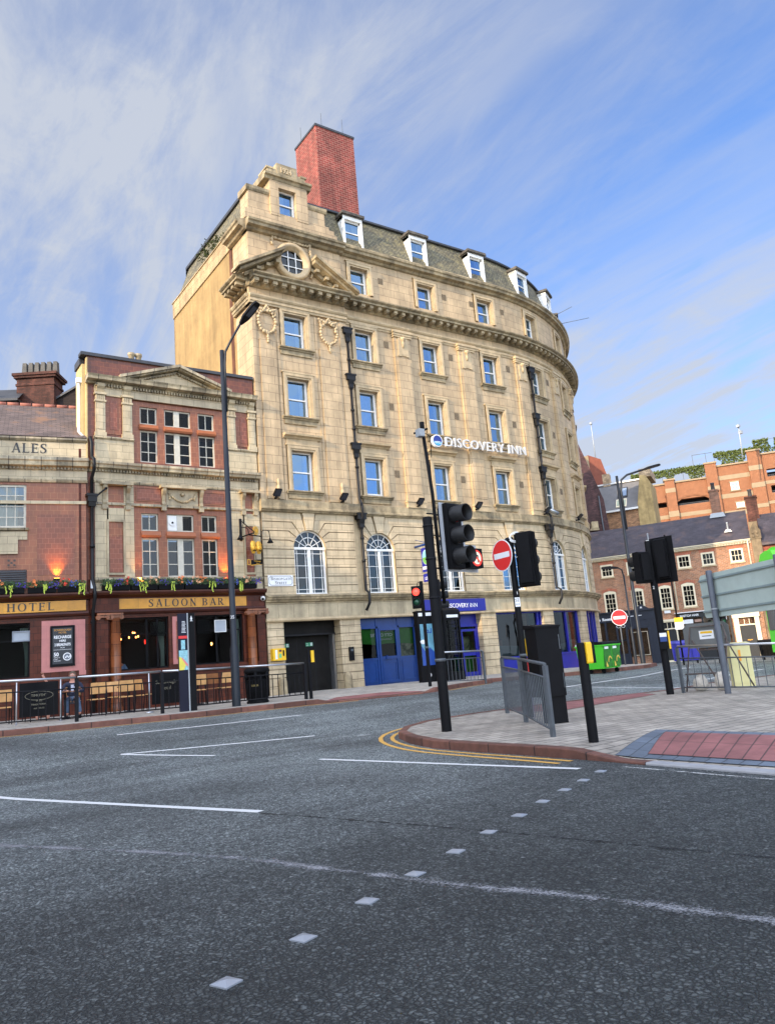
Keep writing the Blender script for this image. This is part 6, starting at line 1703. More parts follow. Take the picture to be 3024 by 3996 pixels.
def georg(x0, x1, z0, z1, nx, ny, arched=False):
    f_ = MB(TF); frame_rect(f_, x0, x1, z0, z1, -.05, .03, .11)
    for i in range(1, nx): x = x0 + .11 + (x1 - x0 - .22) * i / nx; f_.box(x - .014, x + .014, -.04, .0, z0 + .1, z1 - .1)
    for i in range(1, ny): z = z0 + .11 + (z1 - z0 - .22) * i / ny; f_.box(x0 + .1, x1 - .1, -.041, .001, z - .014, z + .014)
    if arched: f_.poly([(x0, z1), (x1, z1), (x1 - .15, z1 + .07), ((x0 + x1) / 2, z1 + .11), (x0 + .15, z1 + .07)], -.05, .03)
    for q in ([(x0, -.5, z0), (x1, -.5, z0), (x1, -.5, z1), (x0, -.5, z1)],): f_.face(q, 1)
    w = f_.build('window', [m_cream, m_dark], terr)
    p = MB(TF); p.face([(x0 + .1, -.03, z0 + .1), (x1 - .1, -.03, z0 + .1), (x1 - .1, -.03, z1 - .1), (x0 + .1, -.03, z1 - .1)]); p.build('pane', m_glassd, w)
    s = MB(TF); s.box(x0 - .06, x1 + .06, -.05, .09, z0 - .09, z0); s.build('sill', m_stone2, w)
    if arched:
        a = MB(TF); a.poly([(x0 - .08, z1 + .02), ((x0 + x1) / 2, z1 + .14), (x1 + .08, z1 + .02), (x1 + .14, z1 + .20), ((x0 + x1) / 2, z1 + .33), (x0 - .14, z1 + .20)], .0, .012); a.build('brick_arch', mat('rubbed_brick', (.42, .13, .07), .85, brick=(.07, .25, .006, (.3, .15, .1), 0, .15)), w)
    else:
        a = MB(TF); a.poly([(x0 - .06, z1), (x1 + .06, z1), (x1 + .14, z1 + .20), (x0 - .14, z1 + .20)], .0, .012); a.build('brick_arch', mat('rubbed_brick', (.42, .13, .07), .85, brick=(.07, .25, .006, (.3, .15, .1), 0, .15)), w)
for a, b in up: georg(a, b, 5.97, 6.87, 3, 2)
for a, b in md: georg(a, b, 3.32, 4.86, 3, 4, True)
for x, o in ((-.52, .1), (4.42, .1)):
    m = MB(RAW); m.tube([TF((x, o + .15, 7.3)), TF((x, o, 6.9)), TF((x, o, 3.2))], .045, 0, 8); m.build('downpipe', m_cream, terr)
def stack(x0, x1, o0, o1, z0, z1, pot, mt):
    m = MB(TF); m.box(x0, x1, o1, o0, z0, z1); m.box(x0 - .05, x1 + .05, o1 - .05, o0 + .05, z1, z1 + .12); c = m.build('chimney', mt, rf)
    if pot: m = MB(RAW); p = TF(((x0 + x1) / 2, (o0 + o1) / 2, 0)); m.lathe((p.x, p.y), [(.15, z1 + .1), (.12, z1 + .55), (.15, z1 + .58), (.15, z1 + .66), (0, z1 + .66)], 0, 10)
    if pot: q = m.build('chimney_pot', mat('pot_dark', (.05, .045, .045), .8), terr)
stack(2.45, 3.08, -3.1, -3.7, 9.3, 11.5, True, mat('chimney_brick', (.26, .11, .06), .85, var=.3, brick=(.235, .083, .011, (.2, .16, .12), .5, .35)))
stack(4.72, 5.45, -3.0, -3.8, 8.6, 10.6, True, m_dbrick)
m = MB(TF); m.face([(2.25, -2.9, 9.55), (3.3, -2.9, 9.55), (3.2, -3.1, 9.9), (2.35, -3.1, 9.9)]); m.build('lead_apron', m_alu, terr)
for x in (-1.9, 3.35):
    m = MB(RAW); q = TF((x, -.9, 8.2)); m.lathe((q.x, q.y), [(.05, 8.1), (.05, 8.75), (.07, 8.8), (0, 8.85)], 0, 8); m.build('roof_vent', m_alu, rf); m = MB(TF); m.poly([(x - .25, 8.12), (x + .25, 8.12), (x + .14, 8.3), (x - .14, 8.3)], -.93, -.62); m.build('vent_flashing', m_white, rf)
# shopfronts
m_navy = mat('navy_shopfront', (.008, .012, .025), .5, var=.2); m_shopblk = mat('black_shopfront', (.010, .011, .013), .5, var=.2)
m = MB(TF)
m.box(-6.6, -1.98, .0, .16, 2.78, 3.40); m.box(-6.6, -1.9, .0, .30, 3.40, 3.50); m.box(-6.6, -4.0, 0, .10, -.3, .55); m.box(-6.6, -6.4, 0, .16, -.3, 2.8)
for x in (-6.2, -5.5, -4.75, -4.1, -2.6): m.box(x - .07, x + .07, 0, .15, -.3, 2.8)
m.box(-2.6, -1.95, 0, .14, -.3, 2.8); m.box(-6.4, -4.1, .02, .10, 1.45, 1.52); m.box(-4.1, -2.6, .0, .11, 2.2, 2.8)
m.poly([(-3.4, 3.5), (-2.9, 3.85), (-2.4, 3.5)], .05, .25, 0, True)
sf_ = m.build('shopfront', m_navy, terr)
m = MB(TF); m.face([(-6.4, .05, .5), (-4.1, .05, .5), (-4.1, .05, 2.8), (-6.4, .05, 2.8)]); m.face([(-4.0, .05, .3), (-2.6, .05, .3), (-2.6, .05, 2.2), (-4.0, .05, 2.2)]); m.build('pane', m_glassd, sf_)
m = MB(TF); m.text('Room', (-5.66, 2.93), .26, .16, 0, .01, 1, .012); m.text('e', (-5.92, 2.93), .26, .16, 0, .01, 1, .012); m.box(-3.9, -3.5, .16, .17, 3.05, 3.10); m.box(-3.3, -2.95, .16, .17, 3.06, 3.11); m.text('n', (-2.98, 3.56), .2, .25, 0, .01, 1.3, .01)
for cx_ in (-4.62, -4.28):   # spectacles emblem
    P = [(cx_ + .13 * cos(2 * pi * i / 16) * (1.15 if sin(2 * pi * i / 16) > 0 else .9), 2.44 + .10 * sin(2 * pi * i / 16)) for i in range(16)]; Q = [(cx_ + (p[0] - cx_) * .78, 2.44 + (p[1] - 2.44) * .78) for p in P]
    for i in range(16): j = (i + 1) % 16; m.poly([P[i], P[j], Q[j], Q[i]], .16, .165)
m.box(-4.50, -4.40, .16, .165, 2.47, 2.50); m.build('shop_lettering', m_signwhite, sf_)
m = MB(TF); frame_rect(m, -3.84, -2.72, .35, 1.98, .12, .16, .05); m.build('timber_frame', mat('pale_timber', (.42, .34, .24), .7), sf_)
m = MB(TF); frame_rect(m, -1.78, -.72, -.25, 2.56, .02, .14, .13); m.box(-1.86, -.64, .02, .2, 2.5, 2.62); m.box(-1.66, -.84, .04, .12, 1.95, 2.02); m.box(-1.4, -1.37, .02, .08, 2.02, 2.4); m.box(-1.13, -1.10, .02, .08, 2.02, 2.4)
d1 = m.build('door_surround', m_cream, terr); m = MB(TF); m.box(-1.65, -.85, .0, .04, -.3, 1.96); m.box(-1.65, -.85, -.02, .02, 2.02, 2.43, 1); m.build('door', [m_shopblk, m_dark], d1)
m = MB(TF); m.box(-.75, 2.7, 0, .15, 2.60, 2.95); m.box(-.80, 2.76, 0, .32, 2.95, 3.0, 1); m.box(-.75, 2.7, 0, .1, -.3, .4)
for x in (-.7, .9, 2.6): m.box(x - .06, x + .06, 0, .14, -.3, 2.62)
s2 = m.build('shopfront', [m_shopblk, m_signwhite], terr)
m = MB(TF); m.text('SKETCH HAIR', (-.48, 2.69), .19, .15, 0, .01, 1.02, .006); m.text('CREATIVE', (1.15, 2.69), .17, .15, 0, .01, 1.0, .006); m.text('10', (2.3, 2.69), .17, .15, 0, .01, 1, .006); m.build('shop_lettering', m_signwhite, s2)
m = MB(TF); m.face([(-.65, .04, .4), (2.6, .04, .4), (2.6, .04, 2.6), (-.65, .04, 2.6)]); m.build('pane', m_glassd, s2)
m = MB(TF); m.box(-.42, .30, .05, .07, 2.22, 2.50); m.box(1.62, 2.4, .05, .07, 2.20, 2.48); m.box(.4, .98, .05, .06, 2.28, 2.46, 1); m.build('window_board', [m_signwhite, mat('flesh_poster', (.45, .27, .2), .6)], s2)
m = MB(TF); m.box(2.78, 3.1, 0, .16, -.3, 2.55); m.box(4.05, 4.32, 0, .16, -.3, 2.55); m.box(2.72, 4.38, 0, .22, 2.3, 2.68); m.box(2.66, 4.44, 0, .3, 2.66, 2.76); m.box(3.1, 4.05, .02, .1, 1.78, 1.86)
for x in (3.40, 3.70): m.box(x, x + .04, .02, .08, 1.86, 2.2)
for x in (3.2, 3.45, 3.7, 3.95): m.box(x - .07, x + .07, .05, .12, 2.84, 2.92)
d2 = m.build('door_surround', m_cream, terr)
m = MB(TF); m.box(3.12, 4.04, -.02, .04, -.3, 1.78)
for x in (3.2, 3.62):
    for z0, z1 in ((1.0, 1.62), (.1, .8)): frame_rect(m, x, x + .36, z0, z1, .04, .055, .03)
m.box(3.12, 4.04, -.04, .0, 1.86, 2.3, 1); m.box(3.44, 3.74, .04, .05, .78, .86, 2); m.build('door', [m_shopblk, m_dark, m_gold], d2)
for x in (-.95 + 0.1,): pass
m = MB(TF); m.box(-1.45, -1.05, .0, .08, 3.05, 3.25); m.build('small_plate', m_signwhite, terr)
# stone kneeler and the red brick house beyond
kn = thing('red_brick_house', 'red brick house with slate roof and carved stone gable end, right of the terrace', 'house', tuple(TF((6.5, -1, -.2))))
m = MB(TF); m.box(4.66, 5.25, -.6, .12, -.3, 7.35); m.poly([(4.62, 7.35), (5.3, 7.35), (5.3, 7.9), (4.96, 8.45), (4.62, 7.9)], -.6, .16, 0, True); m.box(4.66, 5.2, -3.6, -.6, 7.4, 8.6); m.box(4.72, 4.9, .12, .15, 5.2, 6.3); m.box(5.0, 5.18, .12, .15, 5.2, 6.3)
for i in range(4): m.sphere(TF.o * 0 + Vector((4.96 + (.12 if i % 2 else -.12), .17, 7.62 + (.12 if i > 1 else -.12))), .08, 0, 8, 5, (1, .4, 1))
m.build('stone_kneeler', mat('kneeler_stone', (.26, .19, .11), .85, var=.25, stain=.4), kn)
m_hot = mat('hot_red_brick', (.36, .095, .05), .85, var=.2, brick=(.235, .083, .008, (.25, .1, .07), .5, .2), stain=.3)
m = MB(TF); m.box(5.25, 12, -8, -.02, -.3, 7.0); m.build('brick_wall', m_hot, kn)
m = MB(TF); m.face([(5.25, .2, 7.0), (12, .2, 7.0), (12, -3.5, 9.4), (5.25, -3.5, 9.4)]); m.face([(12, -8, 7), (5.25, -8, 7), (5.25, -3.5, 9.4), (12, -3.5, 9.4)]); m.box(5.25, 12, -.1, .22, 6.85, 7.0); m.build('slate_roof', m_tslate, kn)
m = MB(TF); m.box(6.6, 8.4, -.9, .15, 5.0, 8.4); m.poly([(6.5, 8.4), (8.5, 8.4), (7.5, 9.4)], -2.5, .2, 0, True); m.build('gabled_bay', m_hot, kn)
m = MB(TF); frame_rect(m, 7.1, 7.8, 6.2, 7.6, .15, .2, .08); m.box(7.15, 7.75, .1, .16, 6.25, 7.55, 1); m.box(7.43, 7.47, .15, .19, 6.25, 7.55); m.build('window', [m_cream, m_dark], kn)

# dark brick building between the hotel and the terrace
FK = Frame((32.0, 15.0), -33.8)
fk = thing('dark_brick_building', 'soot dark brick gable wall seen just right of the curved hotel corner', 'building', tuple(FK((0, -2, 0))))
m = MB(FK); m.poly([(-5, -.3), (1.30, -.3), (1.28, 9.2), (1.07, 12.7), (.02, 16.2), (-.37, 17.4), (-5, 22)], -8, 0, 0, True)
m.build('gable_wall', mat('purple_brick', (.085, .038, .038), .9, var=.35, brick=(.235, .083, .008, (.05, .035, .03), .5, .35), stain=.3), fk)
m = MB(RAW); m.tube([FK((.68, .08, 13)), FK((.77, .08, 6.0))], .05, 0, 6); m.build('downpipe', m_grey, fk); m = MB(FK); m.box(-.37, .3, 0, .35, 10.2, 10.35); m.box(-.25, .25, .02, .4, 10.35, 10.9); m.build('ledge', m_corn, fk)

# grey roofed house behind the terrace
GH = Frame((38.5, 9), -60)
gh = thing('grey_roof_house', 'grey slate roofed brick house with two rooflights and yellow rendered gable', 'house', tuple(GH((-7, -2, 0))))
m = MB(GH); m.box(-14, -5.2, -6, 0, 0, 12.0); m.build('brick_wall', mat('house_brick', (.36, .19, .09), .85, var=.25, brick=(.235, .083, .012, (.16, .10, .07), .5, .35)), gh)
m = MB(GH); m.face([(-14, .2, 12.0), (-5.2, .2, 12.0), (-4.75, -2.6, 14.75), (-14, -2.6, 14.75)]); m.face([(-14, -6, 12), (-5.2, -6, 12), (-4.75, -2.6, 14.75), (-14, -2.6, 14.75)]); rfg = m.build('roof', mat('grey_slate', (.15, .145, .145), .7, var=.15, vscale=2), gh)
m = MB(GH); m.box(-14, -5.2, .0, .25, 11.88, 12.03); m.box(-14, -4.8, -2.8, -2.4, 14.72, 14.85); m.build('white_gutter', m_white, gh)
m = MB(GH); m.poly([(-5.25, 0), (-3.95, 0), (-4.0, 13.9), (-4.3, 14.5), (-4.75, 14.6), (-5.25, 12.1)], -3.5, .06, 0, True); m.build('rendered_gable', mat('ochre_render', (.42, .30, .13), .9, var=.15, stain=.35), gh)
m = MB(GH); m.box(-4.8, -3.9, -3.4, -.0, 14.4, 15.1); m.box(-8.1, -7.5, -3.2, -2.4, 14.6, 15.7); m.build('chimney', mat('pale_chimney', (.42, .3, .18), .85, var=.25, brick=(.3, .12, .01, (.2, .15, .1), .5, .3)), rfg)
def onroof(m, x0, x1, t0, t1, lift, mt=0):
    f_ = lambda x, t, l: (x, .2 - 2.8 * t + l * .7, 12.0 + 2.75 * t + l * .7)
    for l0, l1 in ((0, lift),):
        a = [f_(x0, t0, l1), f_(x1, t0, l1), f_(x1, t1, l1), f_(x0, t1, l1)]; b = [f_(x0, t0, 0), f_(x1, t0, 0), f_(x1, t1, 0), f_(x0, t1, 0)]
        m.face(a, mt)
        for i in range(4): j = (i + 1) % 4; m.face([b[i], b[j], a[j], a[i]], mt)
for x0, x1, t0, t1, lb in ((-6.85, -6.05, .42, .78, 0), (-6.95, -6.1, .08, .35, 1), (-9.4, -8.5, .25, .6, 0)):
    m = MB(GH); onroof(m, x0, x1, t0, t1, .08, 0); onroof(m, x0 + .08, x1 - .08, t0 + .04, t1 - .04, .10, 1); m.build('rooflight', [m_lead if lb == 0 else m_cream, mat('rooflight_glass', (.20, .27, .38), .15) if lb == 0 else mat('rooflight_blind', (.38, .42, .30), .4)], rfg)

# orange brick car park with green screens
CP = Frame((60, 15), -53.3)
cp = thing('car_park_building', 'orange brick multi-storey car park with cream bands, arched openings and planted roof edge', 'car park', tuple(CP((-4, -3, 0))))
m_obrick = mat('orange_brick', (.22, .086, .036), .85, var=.12, brick=(.30, .10, .008, (.48, .22, .11), .5, .08))
m_oband = mat('cream_band', (.30, .22, .13), .8, var=.08)
ops = [(-9.33, -6.2, 14.95, 15.6), (-11.7, -10.38, 14.95, 15.5), (-.45, 3.0, 16.7, 17.5), (-.3, 3.0, 15.0, 15.75)]
m = MB(CP)
m.wall(-14, -9.2, 0, 17.35, ops, 0, .8); m.wall(-9.2, -5.1, 0, 17.4, ops, 0, .8); m.wall(-5.1, -1.5, 0, 18.45, ops, 0, .8); m.wall(-1.5, 9, 0, 19.05, ops, 0, .8)
for x0, x1, z in ((-10.31, -9.35, 17.7), (-6.19, -5.1, 18.85), (-2.05, -.85, 19.5)): m.box(x0, x1, 0, .35, 0, z)
m.poly([(-9.33, 15.6), (-9.33, 15.35)] + [(-7.76 - 1.57 * cos(radians(a)), 15.15 + .62 * sin(radians(a))) for a in range(20, 161, 14)] + [(-6.2, 15.35), (-6.2, 15.61), (-7.7, 15.95)], -.3, .0, 0)
m.box(-14, 9, -12, -11.5, 0, 17)
m.build('brick_wall', m_obrick, cp)
m = MB(CP)
for a, b, z0, z1, o in ((-5.1, -2.05, 17.0, 17.45, .012), (-5.1, -2.05, 15.05, 15.5, .012), (-14, -10.31, 13.7, 14.1, .012), (-9.35, -6.19, 13.75, 14.15, .012), (-5.1, -2.05, 13.2, 13.7, .012), (-.85, 3, 15.95, 16.3, .012), (-10.33, -9.33, 16.4, 16.85, .37), (-6.21, -5.08, 16.0, 16.45, .37), (-2.07, -.83, 17.5, 18.0, .37), (-2.07, -.83, 15.7, 16.2, .37), (-10.33, -9.33, 13.8, 14.4, .37), (-2.07, -.83, 13.6, 14.0, .37), (-.85, 3, 13.9, 14.2, .012)): m.box(a, b, -.1, o, z0, z1)
for a, b, z, o in ((-14, -10.3, 17.35, .15), (-9.3, -6.2, 17.4, .15), (-5.1, -2.05, 18.45, .15), (-.85, 9, 19.05, .15), (-10.4, -9.26, 17.7, .45), (-6.28, -5.0, 18.85, .45), (-2.14, -.76, 19.5, .45)): m.box(a, b, -.6, o, z, z + .16)
m.build('stone_bands', m_oband, cp)
m = MB(CP); m.box(-13, 4, -1.5, -1.4, 13, 17.4); m.box(-13, 4, -1.4, -.3, 14.8, 14.9); m.build('dark_deck', m_dark, cp)
m = MB(CP)
for a, b, z0, z1 in ((-9.33, -6.2, 14.98, 15.12), (-.4, 3, 16.74, 16.9), (-.3, 3, 15.04, 15.2)): 
    m.box(a, b, -.25, -.2, z1, z1 + .03); m.box(a, b, -.25, -.2, z0, z0 + .03)
    x = a
    while x < b: m.box(x, x + .02, -.24, -.21, z0, z1); x += .18
m.build('opening_rail', m_grey, cp)
for x0, x1, z0, z1 in ((-4.0, -3.22, 15.8, 16.62), (-3.75, -3.0, 13.95, 14.45)):
    m = MB(CP); frame_rect(m, x0, x1, z0, z1, -.02, .05, .1); m.box(x0, x1, -.03, .02, z0, z1, 1); m.box((x0 + x1) / 2 - .02, (x0 + x1) / 2 + .02, .0, .04, z0, z1); m.box(x0, x1, .0, .04, (z0 + z1) / 2 - .02, (z0 + z1) / 2 + .02); m.box(x0 - .1, x1 + .1, 0, .1, z0 - .14, z0, 2); m.box(x0 - .1, x1 + .1, 0, .06, z1, z1 + .14, 2); m.build('window', [m_white, mat('pale_blue_pane', (.25, .32, .4), .3), m_oband], cp)
for i, (x0, x1, z0, z1) in enumerate(((-13.6, -5.4, 17.5, 18.95), (-5.1, -1.15, 18.55, 20.0), (-1.2, 9, 19.2, 20.7))):
    t = thing('green_screen', ['ivy clad roof railing above the lowest car park bay', 'ivy clad roof railing above the middle car park bay', 'ivy clad roof railing above the highest car park bay at right'][i], 'green screen', tuple(CP(((x0 + x1) / 2, -.4, z0))), 0, 'ivy screens along the car park roof')
    rr = random.Random(20 + i); m = MB(CP); n = int((x1 - x0) * 480)
    for k in range(n):
        x = rr.uniform(x0, x1); z = z0 + (z1 - z0) * (1 - rr.random() ** 1.7 * .97); 
        if noise.noise(Vector((x * .9, 3 * i, z * .8))) + (z - z0) / (z1 - z0) * .8 < .12: continue
        if rr.random() < .12: z += .12
        o = -.4 + rr.uniform(-.22, .22); s_ = rr.uniform(.05, .11); a = rr.uniform(0, 6.3)
        m.face([(x - s_, o, z), (x, o + s_ * sin(a), z - s_ * .7), (x + s_, o, z), (x, o - s_ * sin(a), z + s_ * .7)])
    m.build('ivy', mat('ivy_leaf', (.085, .11, .02), .6, var=.5, vscale=6), t)
    m = MB(CP); x = x0
    while x <= x1: m.box(x, x + .05, -.45, -.4, z0 - .2, z1 + .02); x += 1.05
    m.box(x0, x1, -.44, -.41, z1 - .02, z1 + .01); m.build('railing', m_grey, t)
m = MB(CP); rl = thing('roof_railing', 'bare grey railing frame stepping up between two planted roof sections', 'railing', tuple(CP((-6.2, -.4, 18.9))))
m.box(-7.2, -7.15, -.45, -.4, 17.5, 20.2); m.box(-7.2, -5.2, -.45, -.4, 20.15, 20.2); m.box(-5.9, -5.85, -.45, -.4, 18.9, 20.2); m.build('frame', m_grey, rl)
# masts and the distant orange block behind the hotel
mt_ = thing('lift_tower', 'orange brick lift tower with cream edge and white mast right of the hotel', 'tower', (39.3, 19.5, 10))
LF = Frame((38.6, 19.9), -40)
m = MB(LF); m.poly([(-.75, 0), (1.6, 0), (1.45, 15.5), (.9, 17.9), (-.2, 18.4), (-.75, 18.2)], -4, 0, 0, True); m.build('tower_wall', mat('tower_brick', (.20, .06, .035), .85, var=.15), mt_)
m = MB(LF); m.box(-.8, -.2, 0, .1, 0, 18.3); m.box(-1.9, -.8, -2, -.5, 0, 17.6, 0); m.build('tower_edge', m_oband, mt_)
m = MB(RAW); m.tube([LF((.55, -.5, 18)), LF((.55, -.5, 21.4))], .045, 0, 6); q = LF((.55, -.5, 21.5)); m.sphere(tuple(q), .15, 0, 10, 7); m.build('white_mast', m_alu, mt_)
ms_ = thing('lamp_mast', 'thin lamp mast with two small heads on the car park roof', 'mast', (54.6, 14.7, 18.4)); m = MB(RAW); m.tube([(54.6, 14.7, 18), (54.5, 14.5, 21.3)], .06, 0, 6); m.box(54.2, 54.5, 14.3, 14.6, 21.1, 21.35); m.box(54.6, 54.9, 14.4, 14.7, 20.5, 20.8); m.build('mast_pole', m_alu, ms_)

# ------------------------------------------------------------------ bus
BF = Frame((11.92, -10.13), -44)
bus = thing('double_decker_bus', 'bright green double decker bus entering at the right edge of the street', 'bus', tuple(BF((4, -1.2, .1))))
m = MB(BF)
prf = [(-2.4, .45), (0, .45), (.03, 1.2), (.02, 3.2), (-.12, 4.0), (-.5, 4.35), (-1.2, 4.42), (-1.9, 4.35), (-2.28, 4.0), (-2.42, 3.2)]
m.prof(.25, 10, prf)
m.prof(.0, .25, [(o * .96 - .05, z if z < 4 else z - .12) for o, z in prf])
m.build('body', m_green, bus)
m = MB(BF); m.box(.5, 10, .0, .045, 1.35, 2.35); m.box(.4, 10, -.05, .035, 2.95, 3.75); m.box(-.03, .02, -2.2, -.2, 1.3, 2.5); m.box(-.03, .02, -2.2, -.2, 2.95, 3.8); m.build('window_band', mat('bus_glass', (.02, .025, .03), .1), bus)
m = MB(BF); m.prof(.9, 1.5, [(o * 1.0 + .012 if o > -1.2 else o - .012, z + .012) for o, z in prf][2:]); m.prof(2.4, 10, [(o * 1.0 + .010 if o > -1.2 else o - .010, z + .010) for o, z in prf][3:]); m.build('roof_stripe', mat('mid_green', (.03, .30, .07), .4), bus)
for x in (1.6, 8.2):
    m = MB(BF); m.hcyl((x, -.25, .52), (0, 1), .42, .30, 0, 20); m.hcyl((x, .05, .52), (0, 1), .22, .02, 1, 14); m.build('wheel', [m_blackm, m_alu], bus)
m = MB(BF)
for i in range(7): m.box(.35, .8, .03, .045, .75 + i * .075, .785 + i * .075)
m.build('grille', m_blackm, bus)
# ------------------------------------------------------------------ street furniture
def face_head(fr, s, z0, par, n=3, w=.30, sp=.35, lit=None, hood=.30, o=0.0, small=False):
    """signal head at local s, bottom z0, facing fr.m"""
    H = n * sp + .06; m = MB(fr)
    m.prof(s - w / 2, s + w / 2, [(o - .10, z0 + .02), (o - .06, z0), (o + .10, z0), (o + .12, z0 + .02), (o + .12, z0 + H - .02), (o + .10, z0 + H), (o - .06, z0 + H), (o - .10, z0 + H - .02)])
    m.box(s - w / 2 + .03, s + w / 2 - .03, o - .15, o - .10, z0 + .06, z0 + H - .06)
    h = m.build('signal_head', m_blackm, par)
    R = w * .40
    for i in range(n):
        zc = z0 + .03 + sp * (i + .5); v = MB(fr); hd = hood
        v.hcyl((s, o + .12, zc), (0, 1), R + .012, hd, 0, 18, caps=(False, False), th=.01, a0=radians(-62), arc=radians(304))
        v.hcyl((s, o + .12, zc), (0, 1), R + .012, .06, 0, 18, caps=(False, False), th=.01)
        v.build('lens_hood', mat('hood_black', (.014, .014, .015), .55, var=.25, vscale=20, spec=.35), h)
        c = MB(fr); cl = {3: ('red', 'amber', 'green'), 2: ('red', 'green')}.get(n)[n - 1 - i] if n in (2, 3) else 'red'
        on = lit == cl
        key = 'lens_%s_%s' % (cl, 'lit' if on else 'off')
        base_ = {'red': (.40, .012, .01), 'amber': (.10, .05, .01), 'green': (.01, .06, .03)}[cl]
        mt_l = mat(key, base_, .3, var=0, emit=((1, .03, .02, 3.5) if on else None))
        c.sphere((s, o + .10, zc), R * .97, 0, 16, 10, (1, .95, 1)); c.build('lens', mt_l, h)
    return h
def pole(par, x, y, z0, z1, r, mt=None, name='pole', collar=None):
    m = MB(RAW); m.lathe((x, y), [(r, z0 - .05), (r, z1 - .02), (r * .9, z1), (0, z1)], 0, 16)
    if collar: m.lathe((x, y), [(r, collar), (r + .012, collar + .005), (r + .012, collar + .05), (r, collar + .055)], 1, 16)
    return m.build(name, [mt or m_blackm, m_grey], par)
# near signal pole on the island tip
SP = thing('traffic_light', 'tall thick black signal pole on the island tip with grey backed head', 'traffic light', (-7.39, -14.42, .02))
pole(SP, -7.39, -14.42, .0, 3.78, .088, collar=1.20)
m = MB(RAW); m.tube([(-7.24, -14.50, 2.2), (-7.27, -14.49, 4.2), (-7.33, -14.45, 5.45)], .032, 0, 8); m.build('thin_mast', m_blackm, SP)
m = MB(RAW); m.tube([(-7.33, -14.45, 5.4), (-7.33, -14.45, 5.58)], .045, 0, 8); m.box(-7.48, -7.36, -14.55, -14.42, 5.28, 5.42, 1); m.tube([(-7.33, -14.45, 5.4), (-7.2, -14.5, 5.3), (-7.22, -14.5, 4.9)], .008, 0, 5); m.tube([(-7.5, -14.4, 5.36), (-7.25, -14.5, 5.45)], .02, 0, 6); m.build('detector', [m_blackm, m_alu], SP)
for z in (2.3, 3.0, 3.6):
    m = MB(RAW); m.lathe((-7.39, -14.42), [(.09, z), (.1, z + .005), (.1, z + .03), (.09, z + .035)], 0, 14); m.build('strap', m_black, SP)
HF = Frame((-7.39, -14.42), 10.2)
m = MB(HF)
def rrect(x0, x1, z0, z1, c=.04): return [(x0 + c, z0), (x1 - c, z0), (x1, z0 + c), (x1, z1 - c), (x1 - c, z1), (x0 + c, z1), (x0, z1 - c), (x0, z0 + c)]
m.poly([(.36, 2.80), (1.31, 2.80), (1.31, 3.32), (1.0, 3.32), (1.0, 4.09), (.36, 4.09)], -.02, .0, 0, True); m.build('backing_board', mat('pale_board', (.42, .44, .47), .5, var=.08), SP)
face_head(HF, .62, 2.84, SP, 3, .37, .39, None, .31, .0)
m = MB(HF); m.box(.88, 1.27, .0, .17, 2.86, 3.23); m.build('sign_box', m_blackm, SP)
m = MB(HF); c0 = (1.09, 3.045)
m.poly([(c0[0] + .155 * cos(2 * pi * k / 28), c0[1] + .155 * sin(2 * pi * k / 28)) for k in range(28)], .17, .174, 0); m.poly([(c0[0] + .118 * cos(2 * pi * k / 28), c0[1] + .118 * sin(2 * pi * k / 28)) for k in range(28)], .174, .178, 1)
m.box(c0[0] + .01, c0[0] + .04, .178, .18, c0[1] - .085, c0[1] + .055, 2); m.box(c0[0] - .045, c0[0] + .04, .178, .18, c0[1] + .03, c0[1] + .06, 2); m.poly([(c0[0] - .095, c0[1] + .045), (c0[0] - .045, c0[1] + .005), (c0[0] - .045, c0[1] + .085)], .178, .18, 2)
m.poly([(c0[0] - .095, c0[1] + .065), (c0[0] - .07, c0[1] + .09), (c0[0] + .095, c0[1] - .07), (c0[0] + .07, c0[1] - .095)][::-1], .18, .184, 0)
m.build('turn_ban_sign', [mat('lit_red_ring', (.7, .03, .02), .4, emit=(1, .05, .02, .35)), mat('lit_cream_face', (.7, .66, .5), .5, emit=(1, .9, .6, .25)), m_letter], SP)
m = MB(RAW)
for z in (2.84, 3.45, 3.85): m.tube([(-7.39, -14.42, z), HF((.2, -.05, z + .02)), HF((.5, -.06, z))], .014, 0, 6)
m.build('bracket', m_black, SP)
# second pole: no-entry disc and signal seen from behind
x2, y2 = -5.2, -14.2
P2 = thing('traffic_light', 'black signal pole behind the near guard rail with round red no-entry sign', 'traffic light', (x2, y2, .02))
pole(P2, x2, y2, .0, 3.5, .063, collar=1.16)
NF = Frame((x2, y2), -94.8)
m = MB(NF); R = .315
c_ = -.08; m.hcyl((c_, .17, 3.15), (0, 1), R, .012, 0, 32); m.poly([(c_ + R * .94 * cos(2 * pi * k / 32), 3.15 + R * .94 * sin(2 * pi * k / 32)) for k in range(32)], .182, .185, 1); m.box(c_ - .245, c_ + .245, .185, .188, 3.15 - .055, 3.15 + .055, 0); m.box(c_ - .02, c_ + .04, .05, .17, 3.1, 3.2, 0)
m.build('no_entry_disc', [m_signwhite, m_red], P2)
B2 = Frame((x2, y2), 115.8)
m = MB(B2); m.box(-.52, -.09, -.01, .01, 2.48, 3.54); m.build('backing_board', m_blackm, P2)
face_head(B2, -.30, 2.50, P2, 3, .31, .335, None, .24, .02)
m = MB(RAW)
for i in range(4): 
    c = Vector((x2 + .05, y2 - .12, 3.50 - .012 * i)); m.tube([c + Vector((.83, -.55, 0)) * (.11 + .01 * i) * cos(a * pi / 8) + Vector((0, 0, 1)) * .09 * sin(a * pi / 8) for a in range(17)], .008, 0, 5, False)
m.tube([(x2 + .0, y2 - .12, 3.42), (x2 + .15, y2 - .2, 3.30), (x2 + .2, y2 - .22, 3.2), (x2 + .02, y2 - .1, 3.08)], .008, 0, 5); m.build('coiled_cable', m_signwhite, P2)
